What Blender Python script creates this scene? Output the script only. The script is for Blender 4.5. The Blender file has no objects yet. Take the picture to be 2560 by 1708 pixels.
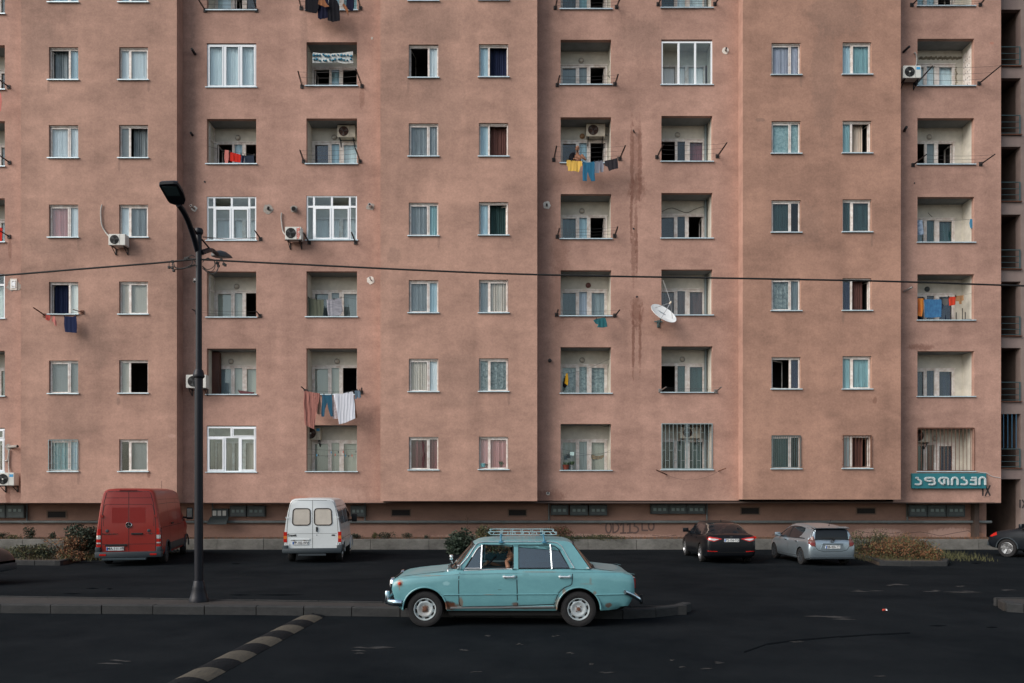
import bpy, bmesh, math, random
from mathutils import Vector, Matrix, noise as mnoise
from mathutils.bvhtree import BVHTree
from math import pi, sin, cos, radians as R
random.seed(7)
S = bpy.context.scene; COL = S.collection
# ------------------------------------------------------------------ camera
F = 2000.0; YH = 1225.0; CH = 2.166          # focal length in photo pixels, horizon row, eye height
cam = bpy.data.objects.new('camera', bpy.data.cameras.new('camera')); COL.objects.link(cam)
cam.location = (0, 0, CH); cam.rotation_euler = (pi/2, 0, 0)
cam.data.sensor_width = 36; cam.data.lens = 36*F/2560; cam.data.shift_y = (YH-854)/2560
cam.data.clip_start = .1; cam.data.clip_end = 3000; S.camera = cam
# ------------------------------------------------------------------ world, sun, exposure
SUN_EL, SUN_AZ = 34, -60                      # elevation; azimuth behind the camera, to its left
w = bpy.data.worlds.new('World'); S.world = w; w.use_nodes = True
nt = w.node_tree; bg = nt.nodes['Background']
sky = nt.nodes.new('ShaderNodeTexSky'); sky.sky_type = 'NISHITA'; sky.sun_disc = False
sky.sun_elevation = R(SUN_EL); sky.sun_rotation = R(180+SUN_AZ*-1); sky.dust_density = 1.6; sky.air_density = 1.2
bw = nt.nodes.new('ShaderNodeRGBToBW'); mxs = nt.nodes.new('ShaderNodeMix'); mxs.data_type = 'RGBA'; mxs.inputs[0].default_value = .5; nt.links.new(sky.outputs[0], bw.inputs[0]); nt.links.new(sky.outputs[0], mxs.inputs[6]); nt.links.new(bw.outputs[0], mxs.inputs[7]); nt.links.new(mxs.outputs[2], bg.inputs[0])   # thin high haze greys the sky
bg.inputs[1].default_value = .11
sl = bpy.data.lights.new('sun', 'SUN'); sl.energy = 1.9; sl.angle = R(42); sl.color = (1, .92, .85)
so = bpy.data.objects.new('sun', sl); COL.objects.link(so)
d = Vector((sin(R(SUN_AZ))*cos(R(SUN_EL)), -cos(R(SUN_AZ))*cos(R(SUN_EL)), sin(R(SUN_EL))))   # towards the sun
so.rotation_euler = d.to_track_quat('Z', 'Y').to_euler()
S.view_settings.view_transform = 'Standard'; S.view_settings.look = 'None'
S.view_settings.exposure = 0.72; S.view_settings.gamma = 1

# ------------------------------------------------------------------ pixel helpers (photo pixel -> place in metres)
def PX(px, D): return (px-1280)/F*D
def PZ(py, D): return CH-(py-YH)/F*D
def P(px, py, D): return Vector((PX(px, D), D, PZ(py, D)))
def gz(Y):
    t = min(1, max(0, (Y-15.5)/9.5)); return -.28*t*t*(3-2*t)
def G(px, py, up=0):
    D = 20
    for _ in range(60): D = .5*D+.5*(CH-gz(D)-up)*F/(py-YH)
    return Vector((PX(px, D), D, gz(D)+up))
# ------------------------------------------------------------------ materials
MAT = {}
def mat(name, col, rough=.7, metal=0, spec=.4, var=0, vs=3.0, bump=0, bs=40, col2=None, stretch=(1, 1, 1), coat=0, emit=None):
    if name in MAT: return MAT[name]
    m = bpy.data.materials.new(name); m.use_nodes = True; n = m.node_tree.nodes; l = m.node_tree.links
    b = n['Principled BSDF']; b.inputs['Roughness'].default_value = rough; b.inputs['Metallic'].default_value = metal
    b.inputs['Specular IOR Level'].default_value = spec; b.inputs['Coat Weight'].default_value = coat
    b.inputs['Base Color'].default_value = (*col, 1)
    if var or bump or col2:
        tc = n.new('ShaderNodeTexCoord'); mp = n.new('ShaderNodeMapping'); mp.inputs['Scale'].default_value = stretch
        l.new(tc.outputs['Object'], mp.inputs[0])
    if var or col2:
        t = n.new('ShaderNodeTexNoise'); t.inputs['Scale'].default_value = vs; t.inputs['Detail'].default_value = 7; t.inputs['Roughness'].default_value = .65
        l.new(mp.outputs[0], t.inputs['Vector'])
        r = n.new('ShaderNodeValToRGB'); r.color_ramp.elements[0].position = .32; r.color_ramp.elements[1].position = .68
        c2 = col2 or tuple(c*(1-var) for c in col)
        r.color_ramp.elements[0].color = (*c2, 1); r.color_ramp.elements[1].color = (*[min(1, c*(1+var*.5)) for c in col], 1)
        l.new(t.outputs[0], r.inputs[0]); l.new(r.outputs[0], b.inputs['Base Color'])
    if bump:
        t2 = n.new('ShaderNodeTexNoise'); t2.inputs['Scale'].default_value = bs; t2.inputs['Detail'].default_value = 5
        l.new(mp.outputs[0], t2.inputs['Vector'])
        bp = n.new('ShaderNodeBump'); bp.inputs['Strength'].default_value = bump; bp.inputs['Distance'].default_value = .02
        l.new(t2.outputs[0], bp.inputs['Height']); l.new(bp.outputs[0], b.inputs['Normal'])
    if emit: b.inputs['Emission Color'].default_value = (*emit[:3], 1); b.inputs['Emission Strength'].default_value = emit[3]
    MAT[name] = m; return m
def glassmat(name, tint=(.8, .85, .85), refl=.22, rough=.02):
    if name in MAT: return MAT[name]
    m = bpy.data.materials.new(name); m.use_nodes = True; n = m.node_tree.nodes; l = m.node_tree.links; n.clear()
    o = n.new('ShaderNodeOutputMaterial'); mx = n.new('ShaderNodeMixShader'); g = n.new('ShaderNodeBsdfGlossy'); t = n.new('ShaderNodeBsdfTransparent')
    g.inputs['Roughness'].default_value = rough; g.inputs['Color'].default_value = (.95, 1, 1, 1); t.inputs['Color'].default_value = (*tint, 1)
    tc = n.new('ShaderNodeTexCoord'); tn = n.new('ShaderNodeTexNoise'); tn.inputs['Scale'].default_value = 1.3; bp = n.new('ShaderNodeBump')
    bp.inputs['Strength'].default_value = .08; bp.inputs['Distance'].default_value = .05
    l.new(tc.outputs['Object'], tn.inputs['Vector']); l.new(tn.outputs[0], bp.inputs['Height']); l.new(bp.outputs[0], g.inputs['Normal'])
    lw = n.new('ShaderNodeLayerWeight'); lw.inputs['Blend'].default_value = .12
    mr = n.new('ShaderNodeMapRange'); mr.inputs['To Min'].default_value = refl; mr.inputs['To Max'].default_value = 1
    l.new(lw.outputs['Fresnel'], mr.inputs[0]); l.new(mr.outputs[0], mx.inputs[0])
    l.new(t.outputs[0], mx.inputs[1]); l.new(g.outputs[0], mx.inputs[2]); l.new(mx.outputs[0], o.inputs[0])
    MAT[name] = m; return m
def masked(name, base, base2, masks, rough=.85, scale=.35, grain=.12, bump=.25, spec=.2, coat=0, nscale=5.0, drip=.0, metal=0, sharp=.35, wob=3.2, gs=60):
    """render/paint with blotches; masks = (cx,cz,rx,rz,strength,(colour)) stains and painted shadow in object x,z"""
    m = bpy.data.materials.new(name); m.use_nodes = True; n = m.node_tree.nodes; l = m.node_tree.links; b = n['Principled BSDF']
    b.inputs['Roughness'].default_value = rough; b.inputs['Specular IOR Level'].default_value = spec; b.inputs['Coat Weight'].default_value = coat
    b.inputs['Metallic'].default_value = metal
    def N(t, **k):
        x = n.new(t)
        for a, v in k.items(): setattr(x, a, v)
        return x
    def math_(op, a, c):
        x = N('ShaderNodeMath', operation=op)
        for i, v in enumerate((a, c)):
            if isinstance(v, (int, float)): x.inputs[i].default_value = v
            else: l.new(v, x.inputs[i])
        return x.outputs[0]
    tc = N('ShaderNodeTexCoord'); sx = N('ShaderNodeSeparateXYZ'); l.new(tc.outputs['Object'], sx.inputs[0])
    X, Z = sx.outputs[0], sx.outputs[2]
    def noise(sc, det=6, st=(1, 1, 1), rough_=.6, off=0):
        mp = N('ShaderNodeMapping'); mp.inputs['Scale'].default_value = st; mp.inputs['Location'].default_value = (off, off*.7, off*.3)
        l.new(tc.outputs['Object'], mp.inputs[0]); t = N('ShaderNodeTexNoise'); t.inputs['Scale'].default_value = sc; t.inputs['Detail'].default_value = det
        t.inputs['Roughness'].default_value = rough_; l.new(mp.outputs[0], t.inputs['Vector']); return t.outputs[0]
    n1 = noise(scale, 6, (1, 1, 1.5)); n2 = noise(scale*3.5, 5, (1, 1, 1.9), .65, 7.3); n3 = noise(gs, 3, (1, 1, 1), .7, 2)
    f = math_('ADD', math_('MULTIPLY', n1, .54), math_('ADD', math_('MULTIPLY', n2, .36), math_('MULTIPLY', noise(scale*14, 4, (1, 1, 1.3), .7, 3.1), .10)))
    if drip: f = math_('ADD', math_('MULTIPLY', f, 1-drip), math_('MULTIPLY', noise(1.1, 3, (1, 1, .10), .55, 4), drip))
    rp = N('ShaderNodeValToRGB'); e = rp.color_ramp.elements; e[0].position = .38; e[1].position = .60
    e[0].color = (*base2, 1); e[1].color = (*base, 1); l.new(f, rp.inputs[0]); c = rp.outputs[0]
    pn = noise(nscale, 8, (1, 1, .55), .7, 11)
    for (cx, cz, rx, rz, st, cc) in masks:
        q = math_('ADD', math_('POWER', math_('ABSOLUTE', math_('DIVIDE', math_('SUBTRACT', X, cx), rx), 0), 2),
                  math_('POWER', math_('ABSOLUTE', math_('DIVIDE', math_('SUBTRACT', Z, cz), rz), 0), 2))
        q = math_('ADD', q, math_('MULTIPLY', math_('SUBTRACT', pn, .5), wob))
        mr = N('ShaderNodeMapRange'); mr.inputs['From Min'].default_value = 1+sharp; mr.inputs['From Max'].default_value = 1-sharp
        mr.inputs['To Min'].default_value = 0; mr.inputs['To Max'].default_value = st; l.new(q, mr.inputs[0])
        mx = N('ShaderNodeMix', data_type='RGBA'); l.new(mr.outputs[0], mx.inputs[0]); l.new(c, mx.inputs[6]); mx.inputs[7].default_value = (*cc, 1); c = mx.outputs[2]
    if grain:
        mx = N('ShaderNodeMix', data_type='RGBA', blend_type='MULTIPLY'); mx.inputs[0].default_value = 1
        mr = N('ShaderNodeMapRange'); mr.inputs['To Min'].default_value = 1-grain*2; mr.inputs['To Max'].default_value = 1+grain*2
        l.new(n3, mr.inputs[0]); l.new(c, mx.inputs[6]); l.new(mr.outputs[0], mx.inputs[7]); c = mx.outputs[2]
    l.new(c, b.inputs['Base Color'])
    if bump:
        bp = N('ShaderNodeBump'); bp.inputs['Strength'].default_value = bump; bp.inputs['Distance'].default_value = .015
        l.new(n3, bp.inputs['Height']); l.new(bp.outputs[0], b.inputs['Normal'])
    MAT[name] = m; return m
# ------------------------------------------------------------------ mesh building
WORLD = {}
def tag(o, label, cat, group=None, kind=None):
    if label: o['label'] = label
    if cat: o['category'] = cat
    if group: o['group'] = group
    if kind: o['kind'] = kind
    return o
def thing(name, label, cat, loc=(0, 0, 0), rz=0, group=None, world=True):
    o = bpy.data.objects.new(name, None); COL.objects.link(o); o.location = loc; o.rotation_euler = (0, 0, rz); o.empty_display_size = .2
    tag(o, label, cat, group)
    if world: WORLD[o] = Vector(loc)
    return o
def rootof(o):
    while o.parent: o = o.parent
    return o
class MB:
    def __init__(s): s.v = []; s.f = []; s.m = []; s.mi = 0
    def add(s, vs, fs):
        k = len(s.v); s.v += [Vector(p) for p in vs]; s.f += [tuple(i+k for i in f) for f in fs]; s.m += [s.mi]*len(fs); return s
    def box(s, x0, x1, y0, y1, z0, z1):
        return s.add([(x, y, z) for z in (z0, z1) for y in (y0, y1) for x in (x0, x1)],
                     [(0, 2, 3, 1), (4, 5, 7, 6), (0, 1, 5, 4), (2, 6, 7, 3), (0, 4, 6, 2), (1, 3, 7, 5)])
    def rbox(s, x0, x1, y0, y1, z0, z1, r=.02):
        bm = bmesh.new(); bmesh.ops.create_cube(bm, size=1)
        for v in bm.verts: v.co = Vector(((x0+x1)/2+v.co.x*(x1-x0), (y0+y1)/2+v.co.y*(y1-y0), (z0+z1)/2+v.co.z*(z1-z0)))
        bmesh.ops.bevel(bm, geom=bm.edges[:], offset=r, segments=2, affect='EDGES', profile=.5)
        s.addbm(bm); return s
    def addbm(s, bm):
        bm.verts.index_update(); s.add([v.co.copy() for v in bm.verts], [tuple(v.index for v in f.verts) for f in bm.faces]); bm.free()
    def quad(s, a, b, c, d): return s.add([a, b, c, d], [(0, 1, 2, 3)])
    def ring(s, c, ax, r, n, ph=0):
        ax = Vector(ax).normalized(); u = ax.orthogonal().normalized(); w_ = ax.cross(u)
        return [Vector(c)+(u*cos(ph+2*pi*i/n)+w_*sin(ph+2*pi*i/n))*r for i in range(n)]
    def tube(s, pts, r, n=6, cap=True, closed=False):
        pts = [Vector(p) for p in pts]; m = len(pts); rs = r if isinstance(r, (list, tuple)) else [r]*m; vs = []; fs = []
        u = None
        for i, p in enumerate(pts):
            t = (pts[min(i+1, m-1)]-pts[max(i-1, 0)]) if not closed else pts[(i+1) % m]-pts[i-1]
            t = t.normalized() if t.length > 1e-9 else Vector((0, 0, 1))
            if u is None: u = t.orthogonal().normalized()
            else:
                u = u-t*u.dot(t); u = u.normalized() if u.length > 1e-6 else t.orthogonal().normalized()
            w_ = t.cross(u)
            vs += [p+(u*cos(2*pi*k/n)+w_*sin(2*pi*k/n))*rs[i] for k in range(n)]
        for i in range(m if closed else m-1):
            a, b = i*n, ((i+1) % m)*n
            fs += [(a+k, a+(k+1) % n, b+(k+1) % n, b+k) for k in range(n)]
        if cap and not closed: fs += [tuple(range(n))[::-1], tuple(range((m-1)*n, m*n))]
        return s.add(vs, fs)
    def lathe(s, c, ax, prof, n=24, cap=True):
        """prof = (along, radius) pairs"""
        c = Vector(c); ax = Vector(ax).normalized(); u = ax.orthogonal().normalized(); w_ = ax.cross(u); vs = []; fs = []
        for (a, r) in prof: vs += [c+ax*a+(u*cos(2*pi*k/n)+w_*sin(2*pi*k/n))*r for k in range(n)]
        for i in range(len(prof)-1): fs += [(i*n+k, i*n+(k+1) % n, (i+1)*n+(k+1) % n, (i+1)*n+k) for k in range(n)]
        if cap: fs += [tuple(range(n))[::-1], tuple(range((len(prof)-1)*n, len(prof)*n))]
        return s.add(vs, fs)
    def ell(s, c, r, n=12, m=8, rot=None):
        vs = []; fs = []; c = Vector(c); rot = rot or Matrix.Identity(3)
        for i in range(m+1):
            th = pi*i/m
            for k in range(n): vs.append(c+rot@Vector((r[0]*sin(th)*cos(2*pi*k/n), r[1]*sin(th)*sin(2*pi*k/n), r[2]*cos(th))))
        for i in range(m): fs += [(i*n+k, i*n+(k+1) % n, (i+1)*n+(k+1) % n, (i+1)*n+k) for k in range(n)]
        return s.add(vs, fs)
    def prism(s, poly, ext):
        n = len(poly); ext = Vector(ext); a = [Vector(p) for p in poly]
        return s.add(a+[p+ext for p in a], [tuple(range(n))[::-1], tuple(range(n, 2*n))]+[(i, (i+1) % n, n+(i+1) % n, n+i) for i in range(n)])
    def build(s, name, m, parent=None, smooth=False, angle=38, clean=False):
        me = bpy.data.meshes.new(name)
        off = Vector()
        if parent is not None:
            r = rootof(parent)
            if r in WORLD: off = WORLD[r]
        me.from_pydata([v-off for v in s.v], [], s.f)
        ms = m if isinstance(m, (list, tuple)) else [m]
        for x in ms: me.materials.append(x)
        if len(ms) > 1:
            for p, k in zip(me.polygons, s.m): p.material_index = k
        bm = bmesh.new(); bm.from_mesh(me)
        if clean: bmesh.ops.remove_doubles(bm, verts=bm.verts, dist=.0004)
        bmesh.ops.recalc_face_normals(bm, faces=bm.faces)
        if smooth:
            for f in bm.faces: f.smooth = True
            for e in bm.edges:
                if len(e.link_faces) == 2 and e.calc_face_angle(0) > R(angle): e.smooth = False
        bm.to_mesh(me); bm.free()
        o = bpy.data.objects.new(name, me); COL.objects.link(o); o.parent = parent
        return o
def tess(poly, step):
    """2-D polygon -> finely cut flat faces (verts, faces)"""
    bm = bmesh.new(); vs = [bm.verts.new((p[0], p[1], 0)) for p in poly]; bm.faces.new(vs)
    bmesh.ops.triangulate(bm, faces=bm.faces[:])
    for a in (0, 1):
        lo = min(p[a] for p in poly); hi = max(p[a] for p in poly); k = max(1, int(math.ceil((hi-lo)/step)))
        for i in range(1, k):
            co = [0, 0, 0]; co[a] = lo+(hi-lo)*i/k; no = [0, 0, 0]; no[a] = 1
            bmesh.ops.bisect_plane(bm, geom=bm.verts[:]+bm.edges[:]+bm.faces[:], plane_co=co, plane_no=no)
    bm.verts.index_update()
    r = ([(v.co.x, v.co.y) for v in bm.verts], [tuple(v.index for v in f.verts) for f in bm.faces], [(e.verts[0].index, e.verts[1].index) for e in bm.edges if e.is_boundary])
    bm.free(); return r
def rrect(x0, x1, y0, y1, r=.05, n=4):
    o = []
    for cx, cy, a in ((x1-r, y1-r, 0), (x0+r, y1-r, 90), (x0+r, y0+r, 180), (x1-r, y0+r, 270)):
        o += [(cx+r*cos(R(a+90*i/n)), cy+r*sin(R(a+90*i/n))) for i in range(n+1)]
    return o
def surf(mb, poly, fn, step, thick):
    """poly in 2-D mapped to 3-D by fn(u,v,depth); gives it a real thickness"""
    v, f, be = tess(poly, step); n = len(v)
    mb.add([fn(a, b, 0) for a, b in v]+[fn(a, b, thick) for a, b in v],
           f+[tuple(i+n for i in q)[::-1] for q in f]+[(a, b, b+n, a+n) for a, b in be])
    return mb
def textmesh(s, size, name, m, parent, place, extrude=.01, align='CENTER', sx=1.0, offset=0):
    cu = bpy.data.curves.new('t', 'FONT'); cu.body = s; cu.size = size; cu.extrude = extrude; cu.align_x = align; cu.align_y = 'CENTER'; cu.offset = offset
    o = bpy.data.objects.new('t', cu); COL.objects.link(o); bpy.context.view_layer.update()
    me = o.evaluated_get(bpy.context.evaluated_depsgraph_get()).to_mesh()
    mb = MB(); mb.add([place(Vector((v.co.x*sx, v.co.y, v.co.z))) for v in me.vertices], [tuple(p.vertices) for p in me.polygons])
    o.to_mesh_clear(); bpy.data.objects.remove(o); bpy.data.curves.remove(cu)
    return mb.build(name, m, parent)
def facing(c):    # text plane facing the camera side (-Y) at point c
    c = Vector(c); return lambda v: Vector((c.x+v.x, c.y-v.z, c.z+v.y))
# ================================================================== THE APARTMENT BLOCK
DR, DP = 33.33, 32.71                      # recessed and protruding wall planes
REC, PRO = (.487, .297, .236), (.476, .291, .226)
DIRT_SHADOW = (.20, .135, .11); WET = (.18, .085, .062); PALE = (.52, .34, .28); RED = (.45, .19, .13)
def st(px, py, rx, ry, s, c, D): return (PX(px, D), PZ(py, D), rx/F*D, ry/F*D, s, c)
m_rec = masked('pink_render', REC, (.285, .172, .137), [
    st(1580, 400, 5, 95, .65, WET, DR), st(1600, 395, 5, 100, .6, WET, DR), st(1592, 470, 20, 30, .6, WET, DR), st(1590, 385, 11, 70, .4, WET, DR), st(1578, 545, 3.5, 60, .7, WET, DR), st(1590, 570, 4, 60, .55, WET, DR),
    st(1584, 640, 6, 60, .55, WET, DR), st(1592, 630, 3, 60, .6, WET, DR), st(1592, 780, 15, 35, .65, WET, DR), st(1583, 860, 3.5, 80, .75, WET, DR), st(1600, 850, 3.5, 75, .7, WET, DR),
    st(1375, 1240, 38, 14, .55, WET, DR), st(2300, 868, 30, 8, .6, WET, DR), st(596, 486, 15, 14, .35, DIRT_SHADOW, DR), st(905, 1050, 30, 22, .35, DIRT_SHADOW, DR),  # last patch paints the cast shadow of the hanging washing
    st(1400, 640, 22, 60, .3, WET, DR), st(1395, 740, 20, 70, .22, WET, DR), st(1380, 960, 40, 110, .22, DIRT_SHADOW, DR), st(2300, 1150, 40, 60, .25, DIRT_SHADOW, DR), st(760, 100, 9, 90, .3, DIRT_SHADOW, DR),
    st(1600, 95, 60, 50, .3, DIRT_SHADOW, DR), st(2480, 108, 5, 3, .6, RED, DR), st(25, 620, 4, 30, .5, WET, DR), st(20, 1240, 6, 40, .6, WET, DR), st(750, 1245, 25, 5, .5, RED, DR), st(840, 1235, 70, 16, .35, PALE, DR),
    st(480, 640, 10, 620, .25, DIRT_SHADOW, DR), st(905, 245, 6, 25, .4, WET, DR)], nscale=9, drip=.22, scale=.33, wob=5.0, sharp=.6, gs=16, grain=.14)
m_pro = masked('ochre_pink_render', PRO, (.272, .168, .132), [
    st(120, 610, 45, 30, .22, DIRT_SHADOW, DP), st(110, 120, 45, 60, .3, DIRT_SHADOW, DP), st(1100, 250, 60, 110, .25, DIRT_SHADOW, DP), st(1150, 950, 60, 70, .25, DIRT_SHADOW, DP), st(985, 640, 18, 20, .35, DIRT_SHADOW, DP),
    st(1090, 60, 80, 50, .28, DIRT_SHADOW, DP), st(2060, 200, 30, 150, .25, DIRT_SHADOW, DP), st(2090, 40, 70, 50, .3, DIRT_SHADOW, DP), st(2000, 560, 60, 50, .2, DIRT_SHADOW, DP), st(240, 850, 50, 70, .25, DIRT_SHADOW, DP), st(180, 1050, 60, 70, .2, DIRT_SHADOW, DP),
    st(2187, 1000, 5, 8, .5, WET, DP), st(296, 1003, 5, 11, .5, DIRT_SHADOW, DP), st(372, 1186, 4, 9, .6, WET, DP), st(430, 1090, 10, 5, .5, PALE, DP)]+[st(x_, y_, 3.5, 15, .4, DIRT_SHADOW, DP) for x_, y_ in ((121, 218), (196, 611), (372, 215), (1021, 213), (1272, 998), (1097, 607), (2003, 204), (2108, 795), (1930, 988), (2180, 600), (196, 1196), (298, 412))], nscale=5, drip=.22, scale=.35, gs=16, grain=.14)
m_pro3 = masked('brown_pink_render', (.44, .258, .191), (.255, .151, .114), [st(2060, 200, 30, 150, .3, DIRT_SHADOW, DP), st(2090, 40, 70, 50, .35, DIRT_SHADOW, DP), st(2000, 560, 60, 50, .25, DIRT_SHADOW, DP), st(2187, 1000, 5, 8, .5, WET, DP), st(1900, 300, 12, 5, .5, DIRT_SHADOW, DP), st(2003, 204, 3.5, 15, .4, DIRT_SHADOW, DP), st(2108, 795, 3.5, 15, .4, DIRT_SHADOW, DP), st(2180, 600, 3.5, 18, .4, DIRT_SHADOW, DP)], nscale=5, drip=.22, scale=.35, gs=16, grain=.14)
m_side = masked('pink_render_side', REC, (.285, .172, .137), [], drip=.2)
m_plinth = masked('plinth_render', (.36, .215, .165), (.25, .15, .118), [
    st(2210, 1335, 60, 12, .8, PALE, 33.9), st(2380, 1335, 60, 14, .75, PALE, 34.5), st(1400, 1342, 300, 5, .6, PALE, 33.9), st(2460, 1340, 20, 10, .7, (.5, .25, .16), 33.9), st(150, 1330, 30, 20, .3, DIRT_SHADOW, 33.9)], nscale=8)
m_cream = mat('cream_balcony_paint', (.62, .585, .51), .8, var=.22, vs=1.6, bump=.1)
m_ceil = mat('shaded_balcony_ceiling', (.21, .22, .22), .85, var=.2, vs=2)  # recess shade put into the ceiling colour
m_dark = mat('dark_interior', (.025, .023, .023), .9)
m_frame = mat('white_window_plastic', (.80, .77, .74), .45, var=.1, vs=5, col2=(.56, .47, .41))
m_pvc = mat('clean_white_window_plastic', (.84, .88, .91), .35)
m_sill = mat('sky_tinted_metal_sill', (.58, .70, .75), .35, .3, var=.2, vs=4)  # sky reflection put into the pale blue of the sill
g_win = glassmat('window_glass', (.95, .98, .99), .03); g_bal = glassmat('balcony_glass', (.92, .97, .98), .045)
def cloth_m(n, c, v=.12, **k): return mat(n, c, .9, spec=.1, var=v, vs=5, stretch=(1, 1, .1), **k)
CUR = dict(w=cloth_m('white_curtain', (.90, .93, .94)), g=cloth_m('grey_curtain', (.40, .43, .44), .25), G=cloth_m('dark_green_curtain', (.05, .10, .10), .4), t=cloth_m('teal_curtain', (.38, .60, .62), .25),
           l=cloth_m('light_blue_curtain', (.55, .70, .76)), e=cloth_m('beige_reflection_blind', (.50, .45, .38), .05), n=cloth_m('navy_curtain', (.03, .04, .09), .3), b=cloth_m('brown_curtain', (.16, .08, .07), .5), r=cloth_m('dark_red_curtain', (.30, .10, .11), .3),  # beige blind paints in the horizon reflected by the low panes
           p=cloth_m('pink_curtain_and_reflection', (.75, .42, .41)), s=cloth_m('sheer_curtain', (.28, .33, .35), .5), c=cloth_m('cream_curtain', (.75, .64, .54), .3), d=cloth_m('dim_reflection_blind', (.26, .27, .26), .1), W=cloth_m('bright_reflection_blind', (.95, .93, .86), .03), v=cloth_m('lilac_grey_curtain', (.56, .56, .64), .25))  # pane glare and reflections painted as bright and dim blinds, some as pink curtain
CUR['x'] = mat('lace_curtain', (.50, .55, .54), .9, var=.2, vs=9, col2=(.10, .14, .14)); CUR['X'] = mat('teal_lace_curtain', (.45, .60, .60), .9, var=.1, vs=7, col2=(.20, .33, .34))
m_grille = mat('painted_steel_grille', (.28, .35, .36), .5, .3); m_rust = mat('rusty_steel', (.16, .07, .045), .8, .2, var=.4, vs=12); m_teal_steel = mat('dark_teal_steel', (.09, .15, .16), .5, .4)
m_black = mat('black_paint', (.012, .013, .017), .45, spec=.4)

BLD = thing('apartment_building', 'long pink rendered apartment block with rows of windows and recessed balconies', 'apartment building', (0, DR, 0))
TOPZ = 24.6; SOFF = PZ(1257, DR)
# columns of openings: x0,x1,[(top,bottom)...rows 1..7]
WROW = {'A': (122, 195.5, [(-77, 7), (118, 201), (313, 396), (511.7, 594.5), (705, 786.5), (901.7, 984.8), (1098.5, 1179.5)]),
        'B': (297.5, 370, [(-77, 7), (118, 201), (312.5, 396), (511.7, 594.5), (704, 786.5), (900.5, 984), (1098.5, 1179.5)]),
        'C': (1022, 1095.7, [(-83, 3.5), (111.6, 195.5), (308.5, 392), (506.8, 590.5), (700.6, 783), (897, 980), (1092.5, 1175.5)]),
        'D': (1197.4, 1270.7, [(-84, 2), (110.5, 194), (307.5, 392), (505, 589), (699.6, 783), (896, 979.5), (1092, 1174.5)]),
        'E': (1928.8, 2001.7, [(-90, -8), (107.5, 188.5), (303, 385), (500.7, 582), (696, 777.7), (893, 973.5), (1088.4, 1172.6)]),
        'F': (2106.5, 2178.6, [(-90, -8), (105.8, 187.5), (302, 384), (498.7, 581), (695.8, 777.3), (890.5, 973.5), (1088, 1172)])}
LROW = {'L': (-113, 12, [(-80, 36), (113, 225), (303, 417), (496, 606), (685, 797), (877, 991), (1070, 1182)]),
        'G': (517, 640.5, [(-88, 27), (108, 219), (297.5, 411), (491.7, 602), (679, 794), (871.5, 987), (1064.3, 1181)]),
        'H': (766, 892.5, [(-88, 27), (105.5, 216), (296.3, 411), (489.5, 601), (678.5, 793), (871, 987), (1063, 1179.5)]),
        'I': (1401.5, 1528, [(-90, 24), (99.5, 213), (293.4, 408.5), (485.4, 598), (676, 790.6), (868, 984), (1060, 1176.7)]),
        'J': (1653.5, 1781, [(-92, 21), (98.7, 213), (290, 405), (482.6, 596.7), (674, 788.7), (866, 981.8), (1058.7, 1175)]),
        'K': (2293.5, 2435.5, [(-95, 16.5), (97, 216), (295.6, 412), (492.5, 607), (685.8, 801.5), (878, 992), (1069, 1179.5)])}
GLAZED = {('L', 5), ('L', 7), ('G', 2), ('G', 4), ('G', 7), ('H', 4), ('J', 2)}
LD = .9                        # balcony depth
def wall(name, m, D, x0, x1, cols, zb, top=TOPZ, depth=.16):
    mb = MB(); X = x0
    for (a, b, rows, dp) in sorted(cols):
        if a > X: mb.quad((X, D, zb), (a, D, zb), (a, D, top), (X, D, top))
        z = top
        for (zt, zs) in rows:
            if z > zt: mb.quad((a, D, zt), (b, D, zt), (b, D, z), (a, D, z))
            y = D+dp
            mb.quad((a, D, zs), (a, y, zs), (a, y, zt), (a, D, zt)); mb.quad((b, D, zs), (b, y, zs), (b, y, zt), (b, D, zt))
            mb.quad((a, D, zt), (b, D, zt), (b, y, zt), (a, y, zt)); mb.quad((a, D, zs), (b, D, zs), (b, y, zs), (a, y, zs)); z = zs
        mb.quad((a, D, zb), (b, D, zb), (b, D, z), (a, D, z)); X = b
    mb.quad((X, D, zb), (x1, D, zb), (x1, D, top), (X, D, top))
    return mb.build(name, m, BLD)
def cols_of(names, D, dp):
    out = []
    for k in names:
        src = WROW.get(k) or LROW[k]
        out.append((PX(src[0], D), PX(src[1], D), [(min(TOPZ-.3, PZ(t, D)), PZ(b, D)) for t, b in src[2]], dp))
    return out
xb = [PX(52, DP), PX(442, DP), PX(951, DP), PX(1343, DP), PX(1857, DP), PX(2252, DP)]
wall('facade_wall', m_rec, DR, PX(-400, DR), xb[0]+.02, cols_of('L', DR, .2), SOFF)
wall('facade_wall', m_rec, DR, xb[1]-.02, xb[2]+.02, cols_of('GH', DR, .2), SOFF)
wall('facade_wall', m_rec, DR, xb[3]-.02, xb[4]+.02, cols_of('IJ', DR, .2), PZ(1251.7, DR))
XR = PX(2502.5, DR)
wall('facade_wall', m_rec, DR, xb[5]-.02, XR, cols_of('K', DR, .2), PZ(1256, DR))
for nm, a, b, zb in (('AB', 0, 1, 1257.6), ('CD', 2, 3, 1253), ('EF', 4, 5, 1249)):
    wall('protruding_bay_wall', m_pro if nm != 'EF' else m_pro3, DP, xb[a], xb[b], cols_of(nm, DP, .14), PZ(zb, DP))
    s = MB(); z0 = PZ(zb, DP)
    for x in (xb[a], xb[b]): s.quad((x, DP, z0), (x, DR+.05, z0), (x, DR+.05, TOPZ), (x, DP, TOPZ))
    s.quad((xb[a], DP, z0), (xb[b], DP, z0), (xb[b], DR+.1, z0), (xb[a], DR+.1, z0)); s.build('bay_side_wall', m_side, BLD)
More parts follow.
